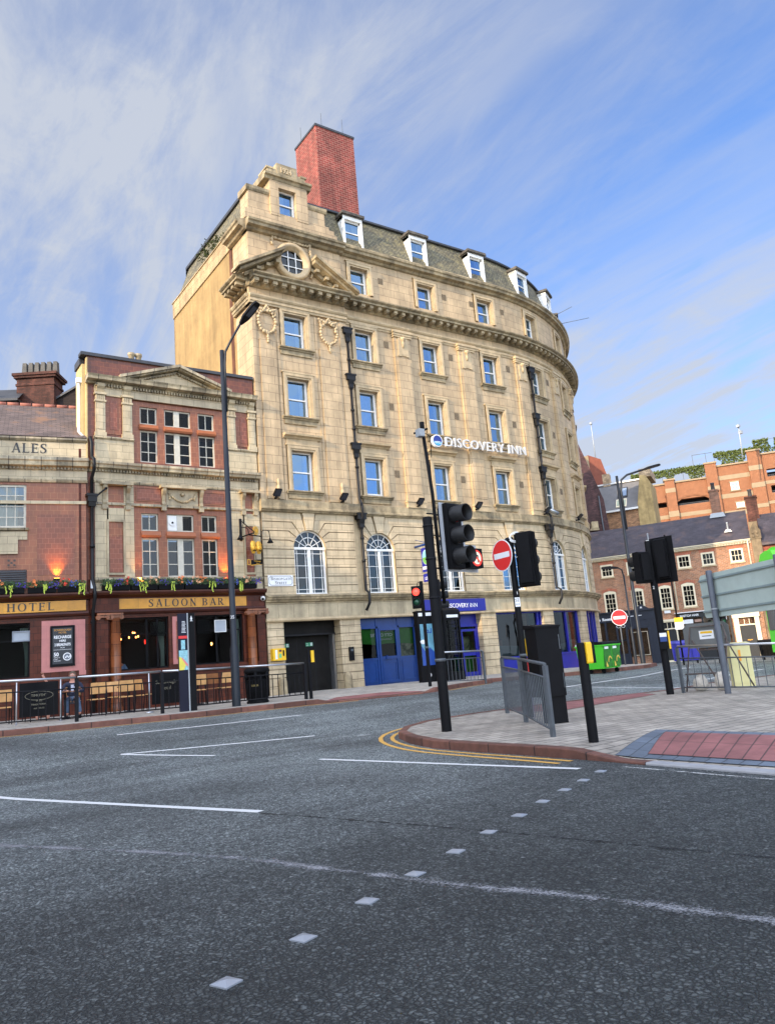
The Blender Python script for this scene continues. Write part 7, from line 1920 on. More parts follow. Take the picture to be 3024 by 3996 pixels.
m = MB(RAW); m.tube([(x2, y2, 3.45), (x2 - .12, y2 - .04, 3.46), (x2 - .14, y2 + .02, 3.3)], .035, 0, 8); m.tube([(x2, y2, 2.5), (x2 + .15, y2 - .25, 2.5)], .02, 0, 6); m.tube([(x2, y2, 3.4), (x2 + .15, y2 - .25, 3.4)], .03, 0, 6); m.build('bracket', m_black, P2)
TFm = Frame((x2, y2), -33.8)
m = MB(TFm); 
m.box(-.05, .05, .061, .066, 2.12, 2.30, 0); m.text('S2', (-.045, 2.22), .085, .066, 1, .002); m.text('412', (-.04, 2.15), .05, .066, 1, .002); m.text('1', (-.01, 2.36), .09, .064, 2, .002); m.build('pole_label', [m_signwhite, m_letter, m_signwhite], P2)
m = MB(Frame((x2, y2), -10)); m.box(.05, .14, -.05, .06, 1.16, 1.50, 0); m.build('push_button_box', m_yellow, P2)
rb = thing('red_barrier_post', 'narrow red and blue board standing behind the second signal pole', 'board', (-4.95, -14.2, .02)); m = MB(Frame((-5.08, -14.12), -30)); m.box(-.04, .05, -.01, .02, .02, 1.14, 1); m.box(-.04, .05, .02, .026, .55, 1.12, 0); m.build('board_panel', [m_red, m_blue2], rb)
# cabinet
cbt = thing('control_cabinet', 'tall black metal control cabinet standing on a narrower plinth behind the near guard rail', 'cabinet', (-5.95, -15.54, .02)); CB = Frame((-5.95, -15.54), -14)
m = MB(CB); m.box(-.27, .20, -.16, .20, .47, 1.63); m.prof(-.29, .22, [(-.18, 1.63), (.22, 1.63), (.22, 1.66), (-.18, 1.70)]); m.build('cabinet_body', m_blackm, cbt)
m = MB(CB); m.box(-.10, .19, -.13, .17, .0, .47); m.build('plinth', m_blackm, cbt)
m = MB(CB); m.box(.16, .175, .20, .215, 1.25, 1.5); m.box(.17, .18, .2, .21, .6, .85); m.build('door_hinge', m_grey, cbt)
# push button post on the island
bp = thing('crossing_post', 'short black pedestrian crossing post with yellow push-button box beside the near crossing', 'crossing post', (-7.74, -17.99, -.02))
pole(bp, -7.74, -17.99, -.05, 1.31, .066)
bf_ = Frame((-7.74, -17.99), -18)
m = MB(bf_); m.prof(.01, .095, [(.055, 1.03), (.09, 1.03), (.10, 1.05), (.10, 1.29), (.09, 1.31), (.055, 1.31)]); m.prof(.0, .09, [(-.0, 1.03), (.06, 1.03), (.06, 1.31), (-.0, 1.31)]); m.build('yellow_housing', m_yellow, bp)
m = MB(bf_); m.box(.092, .135, -.0, .10, 1.03, 1.31); m.box(.135, .14, .02, .08, 1.15, 1.17, 1); m.sphere((.14, .05, 1.08), .014, 1, 8, 5); m.build('button_panel', [m_blackm, m_alu], bp)
# guard rails
def rail(name, label, pts, zt, zb, mt, top_mt, nb, br=.009, group=None, post_r=.03, zmid=None, flat_top=False, leg=True):
    t = thing(name, label, 'guard rail', (pts[0][0], pts[0][1], zb[0]), 0, group)
    for i, p in enumerate(pts):
        m = MB(RAW); m.box(p[0] - post_r, p[0] + post_r, p[1] - post_r, p[1] + post_r, zb[i] - .05, zt[i] - .02); m.build('post', mt, t)
    for i in range(len(pts) - 1):
        a = Vector((*pts[i], 0)); b = Vector((*pts[i + 1], 0)); d = (b - a).normalized(); L = (b - a).length
        m = MB(RAW); m.tube([a + d * .02 + Vector((0, 0, zt[i])), b - d * .02 + Vector((0, 0, zt[i + 1]))], .026, 0, 10); m.build('top_rail', top_mt, t)
        m = MB(RAW); dz = zt[i + 1] - zt[i]; sub = zmid or .20; bz0, bz1 = zb[i] + .12, zb[i + 1] + .12
        m.tube([a + Vector((0, 0, zt[i] - sub)), b + Vector((0, 0, zt[i + 1] - sub))], .017, 0, 6); m.tube([a + Vector((0, 0, bz0)), b + Vector((0, 0, bz1))], .017, 0, 6)
        for k in range(1, nb + 1):
            q = a + (b - a) * (k / (nb + 1)); tz = zt[i] + dz * k / (nb + 1) - sub; bz = bz0 + (bz1 - bz0) * k / (nb + 1)
            m.tube([q + Vector((0, 0, bz)), q + Vector((0, 0, tz))], br, 0, 6, False)
        m.build('infill_bars', mt, t)
    return t
rail('guard_rail', 'grey metal guard rail of two panels running away from the near crossing post', [(-7.50, -17.03), (-5.91, -14.83), (-4.71, -13.04)], [1.05, 1.13, 1.18], [.0, .02, .03], m_grey, m_grey, 15)
rail('guard_rail', 'long black guard rail with bright steel top along the kerb in front of the pub', [(-13.5, -5.5), (-11.48, -5.5), (-9.43, -5.5), (-7.38, -5.5), (-5.35, -5.5)], [1.56, 1.52, 1.51, 1.47, 1.44], [.52, .48, .46, .46, .46], m_black, m_steel, 11, .0115, post_r=.038, zmid=.26)
rail('guard_rail', 'short guard rail with steel top in front of the black telephone box', [(-1.05, -6.2), (.92, -5.95)], [1.44, 1.40], [.44, .36], m_grey, m_steel, 11, zmid=.22)
rail('guard_rail', 'grey guard rail with steel top around the cream cabinet at the right edge', [(0.0, -13.9), (-.30, -16.7), (-.7, -20.2)], [1.08, 1.0, .98], [.02, .02, .02], m_grey, m_steel, 13, zmid=.27)
# end post of the pub railing with push button
ep = thing('crossing_post', 'slim black crossing post with yellow box at the end of the pub railing', 'crossing post', (-5.2, -5.5, .46)); pole(ep, -5.22, -5.55, .42, 1.80, .05); m = MB(Frame((-5.22, -5.55), -10)); m.box(.05, .14, -.05, .06, 1.45, 1.78); m.build('push_button_box', m_yellow, ep)
# small signal with red man and its neighbour
s3 = thing('pedestrian_signal', 'black pole with lit red man pedestrian signal left of the thick signal pole', 'traffic light', (-1.35, -6, .4)); pole(s3, -1.35, -6.0, .35, 3.68, .055, collar=1.6)
PF = Frame((-1.35, -6.0), -46)
h3 = face_head(PF, -.16, 2.84, s3, 2, .30, .32, 'red', .10, .0)
m = MB(RAW); m.tube([PF((-.16, 0, 3.5)), PF((-.1, 0, 3.66)), PF((0, 0, 3.6))], .012, 0, 5); m.build('cable', m_black, s3)
s4 = thing('traffic_light', 'black signal pole with hooded head turned right, half hidden behind the thick signal pole', 'traffic light', (-1.02, -6.25, .4)); pole(s4, -1.02, -6.2, .35, 3.7, .05)
face_head(Frame((-1.02, -6.2), 64), -.28, 2.7, s4, 3, .26, .30, None, .24, .0); m = MB(RAW); m.sphere((-1.15, -6.25, 3.55), .07, 0, 8, 6); m.box(-1.2, -1.08, -6.3, -6.2, 3.05, 3.25); m.build('detector', m_signwhite, s4)
# telephone box and advertising phone unit
kb = thing('telephone_box', 'black domed telephone box with barred glass beside the blue hotel entrance', 'telephone box', (2.25, -2.83, .42)); KF = Frame((2.07, -2.75), 0)
m = MB(KF); w = .33; z0 = .40; z1 = 2.72
for sx in (-1, 1):
    for sy in (-1, 1): m.box(sx * w - .04, sx * w + .04, sy * w - .04, sy * w + .04, z0, z1)
m.box(-w - .05, w + .05, -w - .05, w + .05, z0, z0 + .35); m.box(-w, w, -w - .02, -w + .01, z0, z1); m.box(-w - .02, -w + .01, -w, w, z0, 2.75)
m.box(-w - .06, w + .06, -w - .06, w + .06, 2.62, 2.9)
m.build('kiosk_frame', m_blackm, kb)
m = MB(KF); m.prof(-w - .05, w + .05, [(-w - .05, 2.9), (w + .05, 2.9), (w + .03, 2.97), (.15, 3.07), (0, 3.08), (-.15, 3.07), (-w - .03, 2.97)]); m.build('domed_roof', m_blackm, kb)
m = MB(KF); m.box(-.26, .26, w + .06, w + .07, 2.70, 2.80); m.build('lettered_panel', m_signwhite, kb)
m = MB(KF)
for i in range(7): z = .95 + i * .25; m.box(-w, w, w, w + .025, z - .01, z + .01); m.box(w, w + .025, -w, w, z - .01, z + .01)
for x in (-.18, .18): m.box(x - .008, x + .008, w, w + .026, .75, 2.62); m.box(w, w + .026, x - .008, x + .008, .75, 2.62)
m.build('glazing_bars', m_blackm, kb)
m = MB(KF); m.face([(-w, w, .75), (w, w, .75), (w, w, 2.62), (-w, w, 2.62)]); m.face([(w, w, .75), (w, -w, .75), (w, -w, 2.62), (w, w, 2.62)]); m.build('pane', m_glassd, kb)
ku = thing('phone_kiosk', 'black phone unit with a blue advert panel left of the telephone box', 'phone kiosk', (1.4, -2.3, .44)); UF = Frame((1.42, -2.3), -8)
m = MB(UF); m.box(-.36, .50, -.15, .12, .42, 2.98); m.box(-.38, .52, -.17, .14, 2.98, 3.04); m.build('kiosk_body', m_blackm, ku)
m = MB(UF); m.box(-.28, .42, .12, .13, 1.05, 2.55, 0); m.poly([(-.28, 1.05), (.42, 1.05), (.42, 1.35), (.05, 1.7), (-.1, 1.5), (-.28, 1.75)], .13, .133, 1); m.text('Lo', (.20, 2.22), .24, .132, 1, .002, 1, .008, flip=True); m.sphere((-.2, .13, 1.9), .12, 2, 8, 5, (1, .03, .7)); m.box(-.30, .44, .12, .14, 2.84, 2.96, 2); m.hcyl((-.05, .12, .70), (0, 1), .085, .012, 2, 16); m.build('advert_panel', [mat('advert_sky', (.12, .32, .42), .4, var=.25, vscale=3), mat('advert_blue', (.01, .06, .32), .4), m_signwhite], ku)
# tall lamp left
def lamp(label, x, y, z0, z1, r0, arm, headz, r1=.04, hd=None, mt=None):
    t = thing('street_lamp', label, 'street lamp', (x, y, z0)); m = MB(RAW)
    m.lathe((x, y), [(r0 * 1.35, z0 - .05), (r0 * 1.35, z0 + 1.5), (r0, z0 + 1.6), (r0 * .72, z1), (0, z1)], 0, 16); m.build('column', mt or m_lampc, t)
    m = MB(RAW); m.tube(arm, r1, 0, 8); m.build('arm', mt or m_lampc, t)
    a, b = Vector(arm[-1]), Vector(arm[-1]) + hd; d = hd.normalized(); s_ = d.cross(Vector((0, 0, 1))).normalized(); u_ = s_.cross(d).normalized(); m = MB(RAW); L = hd.length; Wd = L * .19
    prof_ = [(0, .3), (.12, .55), (.3, .95), (.7, 1.0), (.93, .85), (1.0, .5)]
    R1 = []
    for f_, w_ in prof_: c = a + d * L * f_; R1.append([c + s_ * Wd * w_ - u_ * .03, c + s_ * Wd * w_ * .7 + u_ * .05 * w_ + u_ * .02, c - s_ * Wd * w_ * .7 + u_ * .05 * w_ + u_ * .02, c - s_ * Wd * w_ - u_ * .03])
    for p, q in zip(R1, R1[1:]):
        for i in range(4): j = (i + 1) % 4; m.face([tuple(p[i]), tuple(p[j]), tuple(q[j]), tuple(q[i])], 0)
    m.face([tuple(v) for v in R1[0]]); m.face([tuple(v) for v in R1[-1]])
    h = m.build('lamp_head', m_blackm, t)
    m = MB(RAW); c0 = a + d * L * .38; c1 = a + d * L * .82; k = -u_ * .034; m.face([tuple(c0 + s_ * Wd * .6 + k), tuple(c1 + s_ * Wd * .6 + k), tuple(c1 - s_ * Wd * .6 + k), tuple(c0 - s_ * Wd * .6 + k)]); m.build('lamp_glass', m_lamp, h)
    return t
m_lampc = mat('lamp_column', (.013, .017, .024), .42, var=.2, spec=.35)
lx, ly = -7.55, -5.75
lat = Vector((.83, -.556, 0))
b0 = Vector((lx, ly, 0))
lamp('tall dark blue-grey street lamp in front of the pub', lx, ly, .45, 10.45, .085, [b0 + Vector((0, 0, 8.6)) + lat * .07, b0 + Vector((0, 0, 10.0)) + lat * .07, b0 + Vector((0, 0, 10.4)) + lat * .10, b0 + Vector((0, 0, 10.75)) + lat * .28, b0 + Vector((0, 0, 11.15)) + lat * .55 + Vector((-.05, -.15, 0))], 0, .035, lat * .52 + Vector((-.1, -.25, .50)))
m = MB(Frame((lx, ly), -34)); m.text('35', (-.05, 2.75), .12, .115, 0, .002)
nb = m.build('lamp_number', m_signwhite, [o for o in bpy.data.objects if o.name.startswith('street_lamp')][0])
rx, ry_ = 13.67, -2.2; b1 = Vector((rx, ry_, 0))
lamp('tall grey street lamp on the far pavement with a long arm to the right', rx, ry_, .2, 9.1, .085, [b1 + Vector((0, 0, 6.5)) + lat * .12, b1 + Vector((0, 0, 8.4)) + lat * .12, b1 + Vector((0, 0, 8.9)) + lat * .2, b1 + Vector((0, 0, 9.12)) + lat * .5, b1 + Vector((0, 0, 9.3)) + lat * 1.25], 0, .05, lat * .9 + Vector((0, 0, .18)))
t = lamp('small lamp with left-pointing head on a slim pole beside the far no-entry sign', 11.75, -3.33, .28, 4.2, .045, [Vector((11.75, -3.33, 3.6)), Vector((11.72, -3.33, 4.2)), Vector((11.6, -3.38, 4.42)), Vector((11.35, -3.4, 4.5))], 0, .03, Vector((-.62, .38, .03)))
ne = thing('no_entry_sign', 'distant round red no-entry sign with white bar in front of the dark shop', 'sign', (11.2, -3.15, 1.2)); NE = Frame((11.1, -3.3), -40); m = MB(NE)
m.hcyl((0, 0, 2.36), (0, 1), .34, .02, 0, 28); m.poly([(.32 * cos(2 * pi * k / 28), 2.36 + .32 * sin(2 * pi * k / 28)) for k in range(28)], .02, .024, 1); m.box(-.25, .25, .024, .028, 2.30, 2.42, 0); m.build('sign_disc', [m_signwhite, m_red], ne); m = MB(RAW); m.tube([(11.14, -3.26, .25), (11.14, -3.26, 2.6)], .03, 0, 6); m.build('pole', m_grey, ne)
# map totem and litter bin
tt = thing('map_totem', 'slim dark wayfinding totem with walking figure and street map in front of the pub', 'totem', (-8.75, -5.6, .48)); TFM = Frame((-8.78, -5.6), -12)
m = MB(TFM); m.box(-.23, .20, -.06, .06, .45, 2.95); m.box(.03, .20, .06, .07, .45, 2.95, 1); m.box(.0, .03, -.07, .08, .45, 2.95, 2); m.build('totem_body', [mat('totem_navy', (.008, .009, .022), .45, spec=.2), m_blackm, m_alu], tt)
m = MB(TFM); m.box(-.22, -.0, .06, .064, 2.30, 2.37, 0); m.box(-.16, -.06, .06, .064, 2.02, 2.26, 1); m.box(-.22, -.0, .06, .064, 1.50, 2.0, 1); m.poly([(-.22, 1.5), (-.10, 1.5), (-.05, 1.62), (-.14, 1.8), (-.22, 1.85)], .064, .066, 2); m.poly([(-.05, 1.62), (0, 1.58), (0, 1.64), (-.14, 1.82), (-.16, 1.8)], .066, .068, 4)
for i in range(9): m.box(-.14 + .002 * i, -.03 - .01 * (i % 3), .06, .063, 2.45 + i * .035, 2.463 + i * .035, 3)
m.sphere((.115, .072, 2.86), .014, 3, 8, 5, (1, .2, 1)); m.poly([(.10, 2.84), (.13, 2.84), (.145, 2.79), (.125, 2.80), (.145, 2.73), (.13, 2.73), (.115, 2.78), (.10, 2.73), (.085, 2.73), (.105, 2.80), (.085, 2.79)], .07, .073, 3)
m.build('totem_print', [m_red, mat('map_blue', (.25, .5, .55), .5, var=.3, vscale=20), mat('map_yellow', (.7, .6, .08), .5, var=.2), m_signwhite, mat('map_line', (.7, .2, .2), .5)], tt)
lbn = thing('litter_bin', 'large black oval litter bin with gold lettering by the pub railing', 'litter bin', (-6.65, -5.1, .46)); bx, by = -6.62, -5.05
m = MB(RAW); m.lathe((bx, by), [(.30, .46), (.31, .50), (.28, .54), (.30, .58), (.33, 1.05), (.34, 1.08), (.33, 1.10)], 0, 24); m.lathe((bx, by), [(.345, 1.28), (.36, 1.3), (.36, 1.36), (.30, 1.42), (0, 1.44)], 0, 24)
for k in range(6): a = k * pi / 3; m.tube([(bx + .31 * cos(a), by + .31 * sin(a), 1.08), (bx + .32 * cos(a), by + .32 * sin(a), 1.3)], .05, 0, 6)
for k in range(24): a = k * pi / 12; m.tube([(bx + .295 * cos(a), by + .295 * sin(a), .56), (bx + .33 * cos(a), by + .33 * sin(a), 1.06)], .012, 0, 5)
m.lathe((bx, by), [(.24, 1.0), (.24, 1.3)], 0, 16); m.build('bin_body', m_blackm, lbn); m = MB(Frame((bx, by), -34)); m.text('LEEDS', (-.10, .92), .07, .335, 0, .003); m.build('bin_lettering', mat('dull_gold', (.4, .3, .1), .5), lbn)
# wheelie bins
def wheelie(name, label, cat, x, y, z, a, w, d, h, mt, lid, grp=None, extra=None):
    t = thing(name, label, cat, (x, y, z), radians(a), grp)
    m = MB(RAW)
    B = [(-w / 2 * .94, -d / 2 * .86), (w / 2 * .94, -d / 2 * .86), (w / 2 * .94, d / 2 * .86), (-w / 2 * .94, d / 2 * .86)]; T = [(-w / 2, -d / 2), (w / 2, -d / 2), (w / 2, d / 2), (-w / 2, d / 2)]
    for i in range(4): j = (i + 1) % 4; m.face([(B[i][0], B[i][1], .16), (B[j][0], B[j][1], .16), (T[j][0], T[j][1], h * .88), (T[i][0], T[i][1], h * .88)])
    m.face([(p[0], p[1], .16) for p in B]); m.box(-w / 2 - .03, w / 2 + .03, -d / 2 - .03, d / 2 + .03, h * .86, h * .90)
    for i in range(5): x_ = -w / 2 + w * (i + .5) / 5; m.box(x_ - .012, x_ + .012, -d / 2 * .99, -d / 2 * .80, .2, h * .8)
    m.build('bin_body', mt, t, world=False)
    m = MB(RAW); m.prof(-w / 2 - .02, w / 2 + .02, [(-d / 2 - .02, h * .90), (d / 2 + .02, h * .90), (d / 2, h * .96), (d / 4, h), (-d / 4, h), (-d / 2, h * .96)]); m.build('lid', lid, t, world=False)
    for sx in (-1, 1):
        for sy in (-1, 1): m = MB(RAW); m.hcyl((sx * w * .38 - .02, sy * d * .32, .08), (1, 0), .08, .05, 0, 12); m.build('castor', m_blackm, t, world=False)
    if extra:
        m = MB(RAW); extra(m); m.build('label_print', [mat('photo_green', (.03, .17, .02), .5, var=.4, vscale=9), mat('banana_yellow', (.75, .50, .08), .5), m_signwhite], t, world=False)
    return t
def bin_print(m):
    e = -.385
    for x0 in (-.56, .02):
        m.box(x0, x0 + .53, e - .012, e + .03, .22, .98, 0); m.box(x0 + .06, x0 + .32, e - .016, e - .01, .82, .90, 2)
        for k in range(7): a = radians(30 + k * 22); b = radians(52 + k * 22); c = (x0 + .36, .38); m.face([(c[0] + .15 * cos(a), e - .018, c[1] + .2 * sin(a)), (c[0] + .15 * cos(b), e - .018, c[1] + .2 * sin(b)), (c[0] + .10 * cos(b), e - .018, c[1] + .15 * sin(b)), (c[0] + .10 * cos(a), e - .018, c[1] + .15 * sin(a))], 1)
        m.face([(x0 + .05, e - .018, .22), (x0 + .2, e - .018, .22), (x0 + .08, e - .018, .42)], 1)
gz = road_z(6.2, 6.3)
m_lidg = mat('lid_green', (.06, .40, .03), .4)
# two bins side by side by the hotel corner
wheelie('wheeled_bin', 'bright green wheeled bin with fruit picture beside the hotel kerb, the nearer of a pair', 'wheeled bin', 5.75, -6.7, gz, 12, 1.22, .78, 1.08, m_green, [m_blackm][0], 'green bins by the hotel kerb', bin_print)
wheelie('wheeled_bin', 'bright green wheeled bin with pale lid, the farther of a pair beside the hotel kerb', 'wheeled bin', 6.35, -5.85, gz, 12, 1.22, .78, 1.08, m_green, mat('grey_lid', (.45, .47, .5), .5), 'green bins by the hotel kerb')
wheelie('wheeled_bin', 'royal blue wheeled bin outside the terrace shops', 'wheeled bin', 17.9, -1.5, road_z(17.9, 1.5), -52, 1.25, .8, 1.15, m_blue2, m_blue2)
for i, (x, y) in enumerate(((15.9, -6.9), (16.5, -7.8), (17.1, -8.7))):
    wheelie('wheeled_bin', 'black wheeled bin on the far pavement below the terrace doors, %s from the left' % ['first', 'second', 'third'][i], 'wheeled bin', x, y, road_z(x, -y), -52, .6, .6, .85, m_blackm, m_blackm, 'black bins below the terrace')
# right hand signal pole with two heads
s5 = thing('traffic_light', 'black signal pole with two heads seen from behind, right of the island', 'traffic light', (-.34, -13.79, .02)); pole(s5, -.34, -13.79, -.03, 3.6, .085)
face_head(Frame((-.34, -13.79), 168), .27, 2.60, s5, 2, .31, .34, None, .22, .0)
R5 = Frame((-.34, -13.79), 101)
m = MB(R5); m.box(-.60, -.04, -.02, .0, 2.56, 3.64); m.build('backing_board', m_blackm, s5)
face_head(R5, -.32, 2.64, s5, 3, .30, .30, None, .22, .0)
m = MB(Frame((-.34, -13.79), -34)); m.box(-.12, .09, .08, .14, 1.05, 1.46, 0); m.box(-.10, .06, .14, .145, 1.33, 1.42, 1); m.box(-.10, .06, .14, .145, 1.22, 1.33, 2); m.box(.09, .13, .02, .14, 1.05, 1.46, 3); m.box(.13, .15, .05, .12, 1.48, 1.5, 1); m.text('2', (-.08, 2.45), .1, .086, 1, .002); m.build('push_button_box', [m_blackm, m_signwhite, m_blue, m_yellow], s5)
# back of the big direction sign
DS = Frame((.02, -14.75), -117.5)
ds = thing('direction_sign', 'large grey-green back of a road sign on two thick grey posts', 'sign', (-.19, -15.1, .02))
m = MB(DS); m.poly(rrect(0, 3.5, 1.66, 2.62, .06), -.03, .0, 0, True); m.build('sign_back', mat('sign_back_grey', (.42, .50, .455), .5, var=.08), ds)
m = MB(DS)
for z in (1.80, 2.14, 2.5): m.box(0, 3.5, .0, .03, z - .02, z + .02)
m.build('stiffener_rail', mat('sign_rail', (.22, .28, .28), .5), ds)
for s_ in (.62, 3.1):
    m = MB(RAW); q = DS((s_, .10, 0)); m.lathe((q.x, q.y), [(.066, -.05), (.066, 2.66), (.05, 2.68), (0, 2.68)], 0, 14); m.lathe((q.x, q.y), [(.072, 1.82), (.072, 1.85)], 1, 14); m.build('post', [mat('post_grey', (.075, .085, .105), .5, var=.15), m_alu], ds)
# temporary sign on a tubular frame, sandbags
ts = thing('temporary_sign', 'grey back of a temporary road sign on a rusty tubular frame with a small notice', 'sign', (.65, -14.2, .02)); TS = Frame((.58, -13.7), -78)
m = MB(TS); m.poly(rrect(.02, 1.10, 1.0, 1.58, .10), -.02, .0, 0, True); m.build('sign_back', mat('grey_plate', (.13, .135, .13), .6, var=.15), ts)
m = MB(TS); m.box(.40, .74, .0, .006, 1.20, 1.40, 0); m.box(.43, .71, .006, .009, 1.33, 1.38, 1); m.box(.46, .68, .006, .009, 1.26, 1.28, 2); m.build('notice', [m_signwhite, m_yellow, m_grey], ts)
m = MB(RAW)
for P in ([(.0, .25, .02), (.22, .05, 1.50), (.98, .05, 1.50), (1.06, .12, 1.2), (.92, .25, .02)], [(.03, .25, .42), (.95, .25, .42)], [(.22, .05, 1.2), (.62, -.35, .02)], [(1.0, .05, 1.2), (1.35, -.35, .02)], [(.36, .0, .95), (.98, .0, .95)]): m.tube([TS(p) for p in P], .020, 0, 6)
m.build('tubular_frame', mat('rusty_tube', (.10, .075, .065), .7, var=.4, vscale=12), ts)
def bag(label, c, sx, sy, sz, seed):
    bm = bmesh.new(); bmesh.ops.create_icosphere(bm, subdivisions=3, radius=1)
    for v in bm.verts:
        n_ = noise.noise(v.co * 1.6 + Vector((seed, 0, 0))) * .22; v.co *= 1 + n_
        v.co.z = max(v.co.z, -.75); v.co = Vector((v.co.x * sx, v.co.y * sy, (v.co.z + .75) * sz))
    me = bpy.data.meshes.new('sandbag'); bm.to_mesh(me); bm.free(); me.materials.append(mat('sandbag_white', (.50, .45, .38), .85, var=.2, vscale=12, bump=.4, bscale=40))
    for p in me.polygons: p.use_smooth = True
    o = bpy.data.objects.new('sandbag', me); COL.objects.link(o); o.location = c; tag(o, label, 'sandbag', 'sandbags weighing the sign frame')
bag('tall pale sandbag slumped on the left leg of the tubular frame', (.50, -14.05, .04), .15, .17, .20, 1); bag('second pale sandbag between the frame and the thick grey post', (.50, -14.6, .04), .14, .17, .24, 5)
# cream cabinet
cc = thing('cable_cabinet', 'cream plastic cable cabinet with orange label behind the right guard rail', 'cabinet', (2.3, -14.0, .0)); CC = Frame((1.75, -14.35), -45)
m = MB(CC); m.box(-.24, .22, -.18, .16, -.02, 1.0); m.prof(-.26, .24, [(-.2, 1.0), (.18, 1.0), (.18, 1.03), (-.2, 1.06)]); m.box(-.24, .22, .16, .17, .1, .16)
for x in (-.08, .06): m.box(x - .004, x + .004, .16, .165, .05, .98)
m.build('cabinet_body', mat('cream_plastic', (.68, .62, .30), .5, var=.06), cc); m = MB(CC); m.box(-.06, -.01, .166, .172, .62, .88); m.build('label', mat('orange_label', (.8, .35, .03), .5), cc)
# far signal with a lit red, far yellow plate
s6 = thing('traffic_light', 'small distant signal head with a lit red lamp in front of the hair salon', 'traffic light', (11.7, -7.3, .2)); pole(s6, 11.75, -7.3, .1, 2.5, .05); face_head(Frame((11.75, -7.3), -30), .32, 1.60, s6, 3, .28, .29, 'red', .1, .0); face_head(Frame((11.75, -7.3), -105), .15, 1.60, s6, 3, .28, .29, None, .16, .05)
yp = thing('parking_plate', 'tall thin post with yellow and white plate in front of the hair salon', 'sign', (10.73, -6.4, .2)); m = MB(RAW); m.tube([(10.73, -6.4, .1), (10.73, -6.4, 5.4)], .035, 0, 8); m.build('pole', m_blackm, yp); m = MB(Frame((10.70, -6.4), -34)); m.box(-.12, .22, .04, .05, 1.9, 2.08, 0); m.box(-.12, .22, .04, .05, 1.62, 1.9, 1); m.text('P', (0, 1.7), .14, .05, 2, .002); m.build('plate', [m_yellow, m_signwhite, m_blue], yp)

# ------------------------------------------------------------------ pub terrace: chairs, tables, banners, people
m_wood = mat('pale_wood', (.62, .33, .12), .55, var=.2, vscale=5); m_wood2 = mat('dark_wood', (.26, .10, .03), .5, var=.25, vscale=5)
GZP = .47
def chair(label, x, y, a, wood=None):
    t = thing('cafe_chair', label, 'chair', (x, y, GZP), radians(a), 'wooden chairs outside the pub')
    m = MB(RAW); m.prof(-.20, .20, [(.19, .60), (.215, .60), (.255, .90), (.23, .90)]); m.build('backrest', wood or m_wood, t, world=False)
    m = MB(RAW); m.box(-.20, .20, -.20, .18, .44, .47); m.build('seat', wood or m_wood, t, world=False)
    for sx in (-1, 1):
        m = MB(RAW); m.tube([(sx * .20, .24, 0), (sx * .20, .17, .45), (sx * .20, .25, .91)], .013, 0, 6); m.build('leg', m_black, t, world=False)
        m = MB(RAW); m.tube([(sx * .20, -.2, 0), (sx * .20, -.18, .44), (sx * .20, .17, .44)], .013, 0, 6); m.build('leg', m_black, t, world=False)
    return t
L_ = [('wooden chair with its back to the street, right of the seated man', -10.38, -2.75, 180), ('wooden chair with wide back left of the tiled column', -9.62, -2.75, 180), ('wooden chair turned sideways beside the second black banner', -8.98, -2.6, 110),
      ('pale chair directly right of the map totem', -7.48, -2.7, 180), ('darker wooden chair second right of the map totem', -6.95, -2.4, 170), ('wooden chair nearest the street lamp', -6.62, -2.7, 185), ('wooden chair at the far left edge left of the black banner', -12.72, -2.8, 180), ('chair facing the street below the pink panel', -9.55, -1.6, 0)]
for i, (lb, x, y, a) in enumerate(L_): chair(lb, x, y, a, m_wood2 if i == 4 else None)
def table(label, x, y):
    t = thing('cafe_table', label, 'table', (x, y, GZP), 0, 'tables outside the pub'); m = MB(RAW); m.lathe((0, 0), [(0, .74), (.33, .74), (.33, .71), (0, .71)], 0, 20); m.build('table_top', m_wood2, t, world=False); m = MB(RAW); m.lathe((0, 0), [(.025, .71), (.025, .05), (.2, .02), (.22, 0)], 0, 10); m.build('pedestal', m_black, t, world=False)
table('round cafe table in front of the seated man', -11.25, -3.1); table('round cafe table between the wooden chairs', -9.3, -2.1); table('round cafe table right of the map totem', -7.2, -2.0)
def banner(label, x0, x1, y, txt, seed):
    t = thing('cafe_banner', label, 'banner', ((x0 + x1) / 2, y, GZP), 0, 'black banners screening the pub tables'); f = Frame((x0, y), 0); w = x1 - x0
    m = MB(f); k = 10
    for i in range(k):
        a, b = w * i / k, w * (i + 1) / k; d = lambda s: .02 * sin(s * 7 + seed)
        m.face([(a, d(a), .66), (b, d(b), .66), (b, d(b), 1.49), (a, d(a), 1.49)])
    m.build('cloth', m_blackm, t)
    m = MB(f)
    for (s_, z, h, c) in txt: m.text(s_, (w / 2, z), h, .03, 0, .002, .95, 0, 'CENTER')
    if seed == 1:
        for k in range(24):
            a = 2 * pi * k / 24; b = 2 * pi * (k + 1) / 24; m.poly([(w / 2 + .33 * cos(a), 1.16 + .11 * sin(a)), (w / 2 + .33 * cos(b), 1.16 + .11 * sin(b)), (w / 2 + .32 * cos(b), 1.16 + .10 * sin(b)), (w / 2 + .32 * cos(a), 1.16 + .10 * sin(a))], .03, .032)
    m.build('banner_print', mat('faded_print', (.22, .20, .14), .6), t)
    for s_ in (-.06, w + .06):
        m = MB(RAW); m.tube([f((s_, 0, .48)), f((s_, 0, 1.52))], .018, 0, 8); m.lathe((x0 + s_, y), [(.13, .47), (.13, .485), (.02, .50)], 0, 14); m.build('steel_post', m_steel, t)
banner('black banner with faded round crest left of the seated man', -12.50, -11.60, -4.0, [('TIMOTHY', 1.14, .09, 0), ('ALES', 1.02, .07, 0), ('TRADITIONAL', .93, .06, 0), ('ALE HOUSE', .84, .05, 0)], 1)
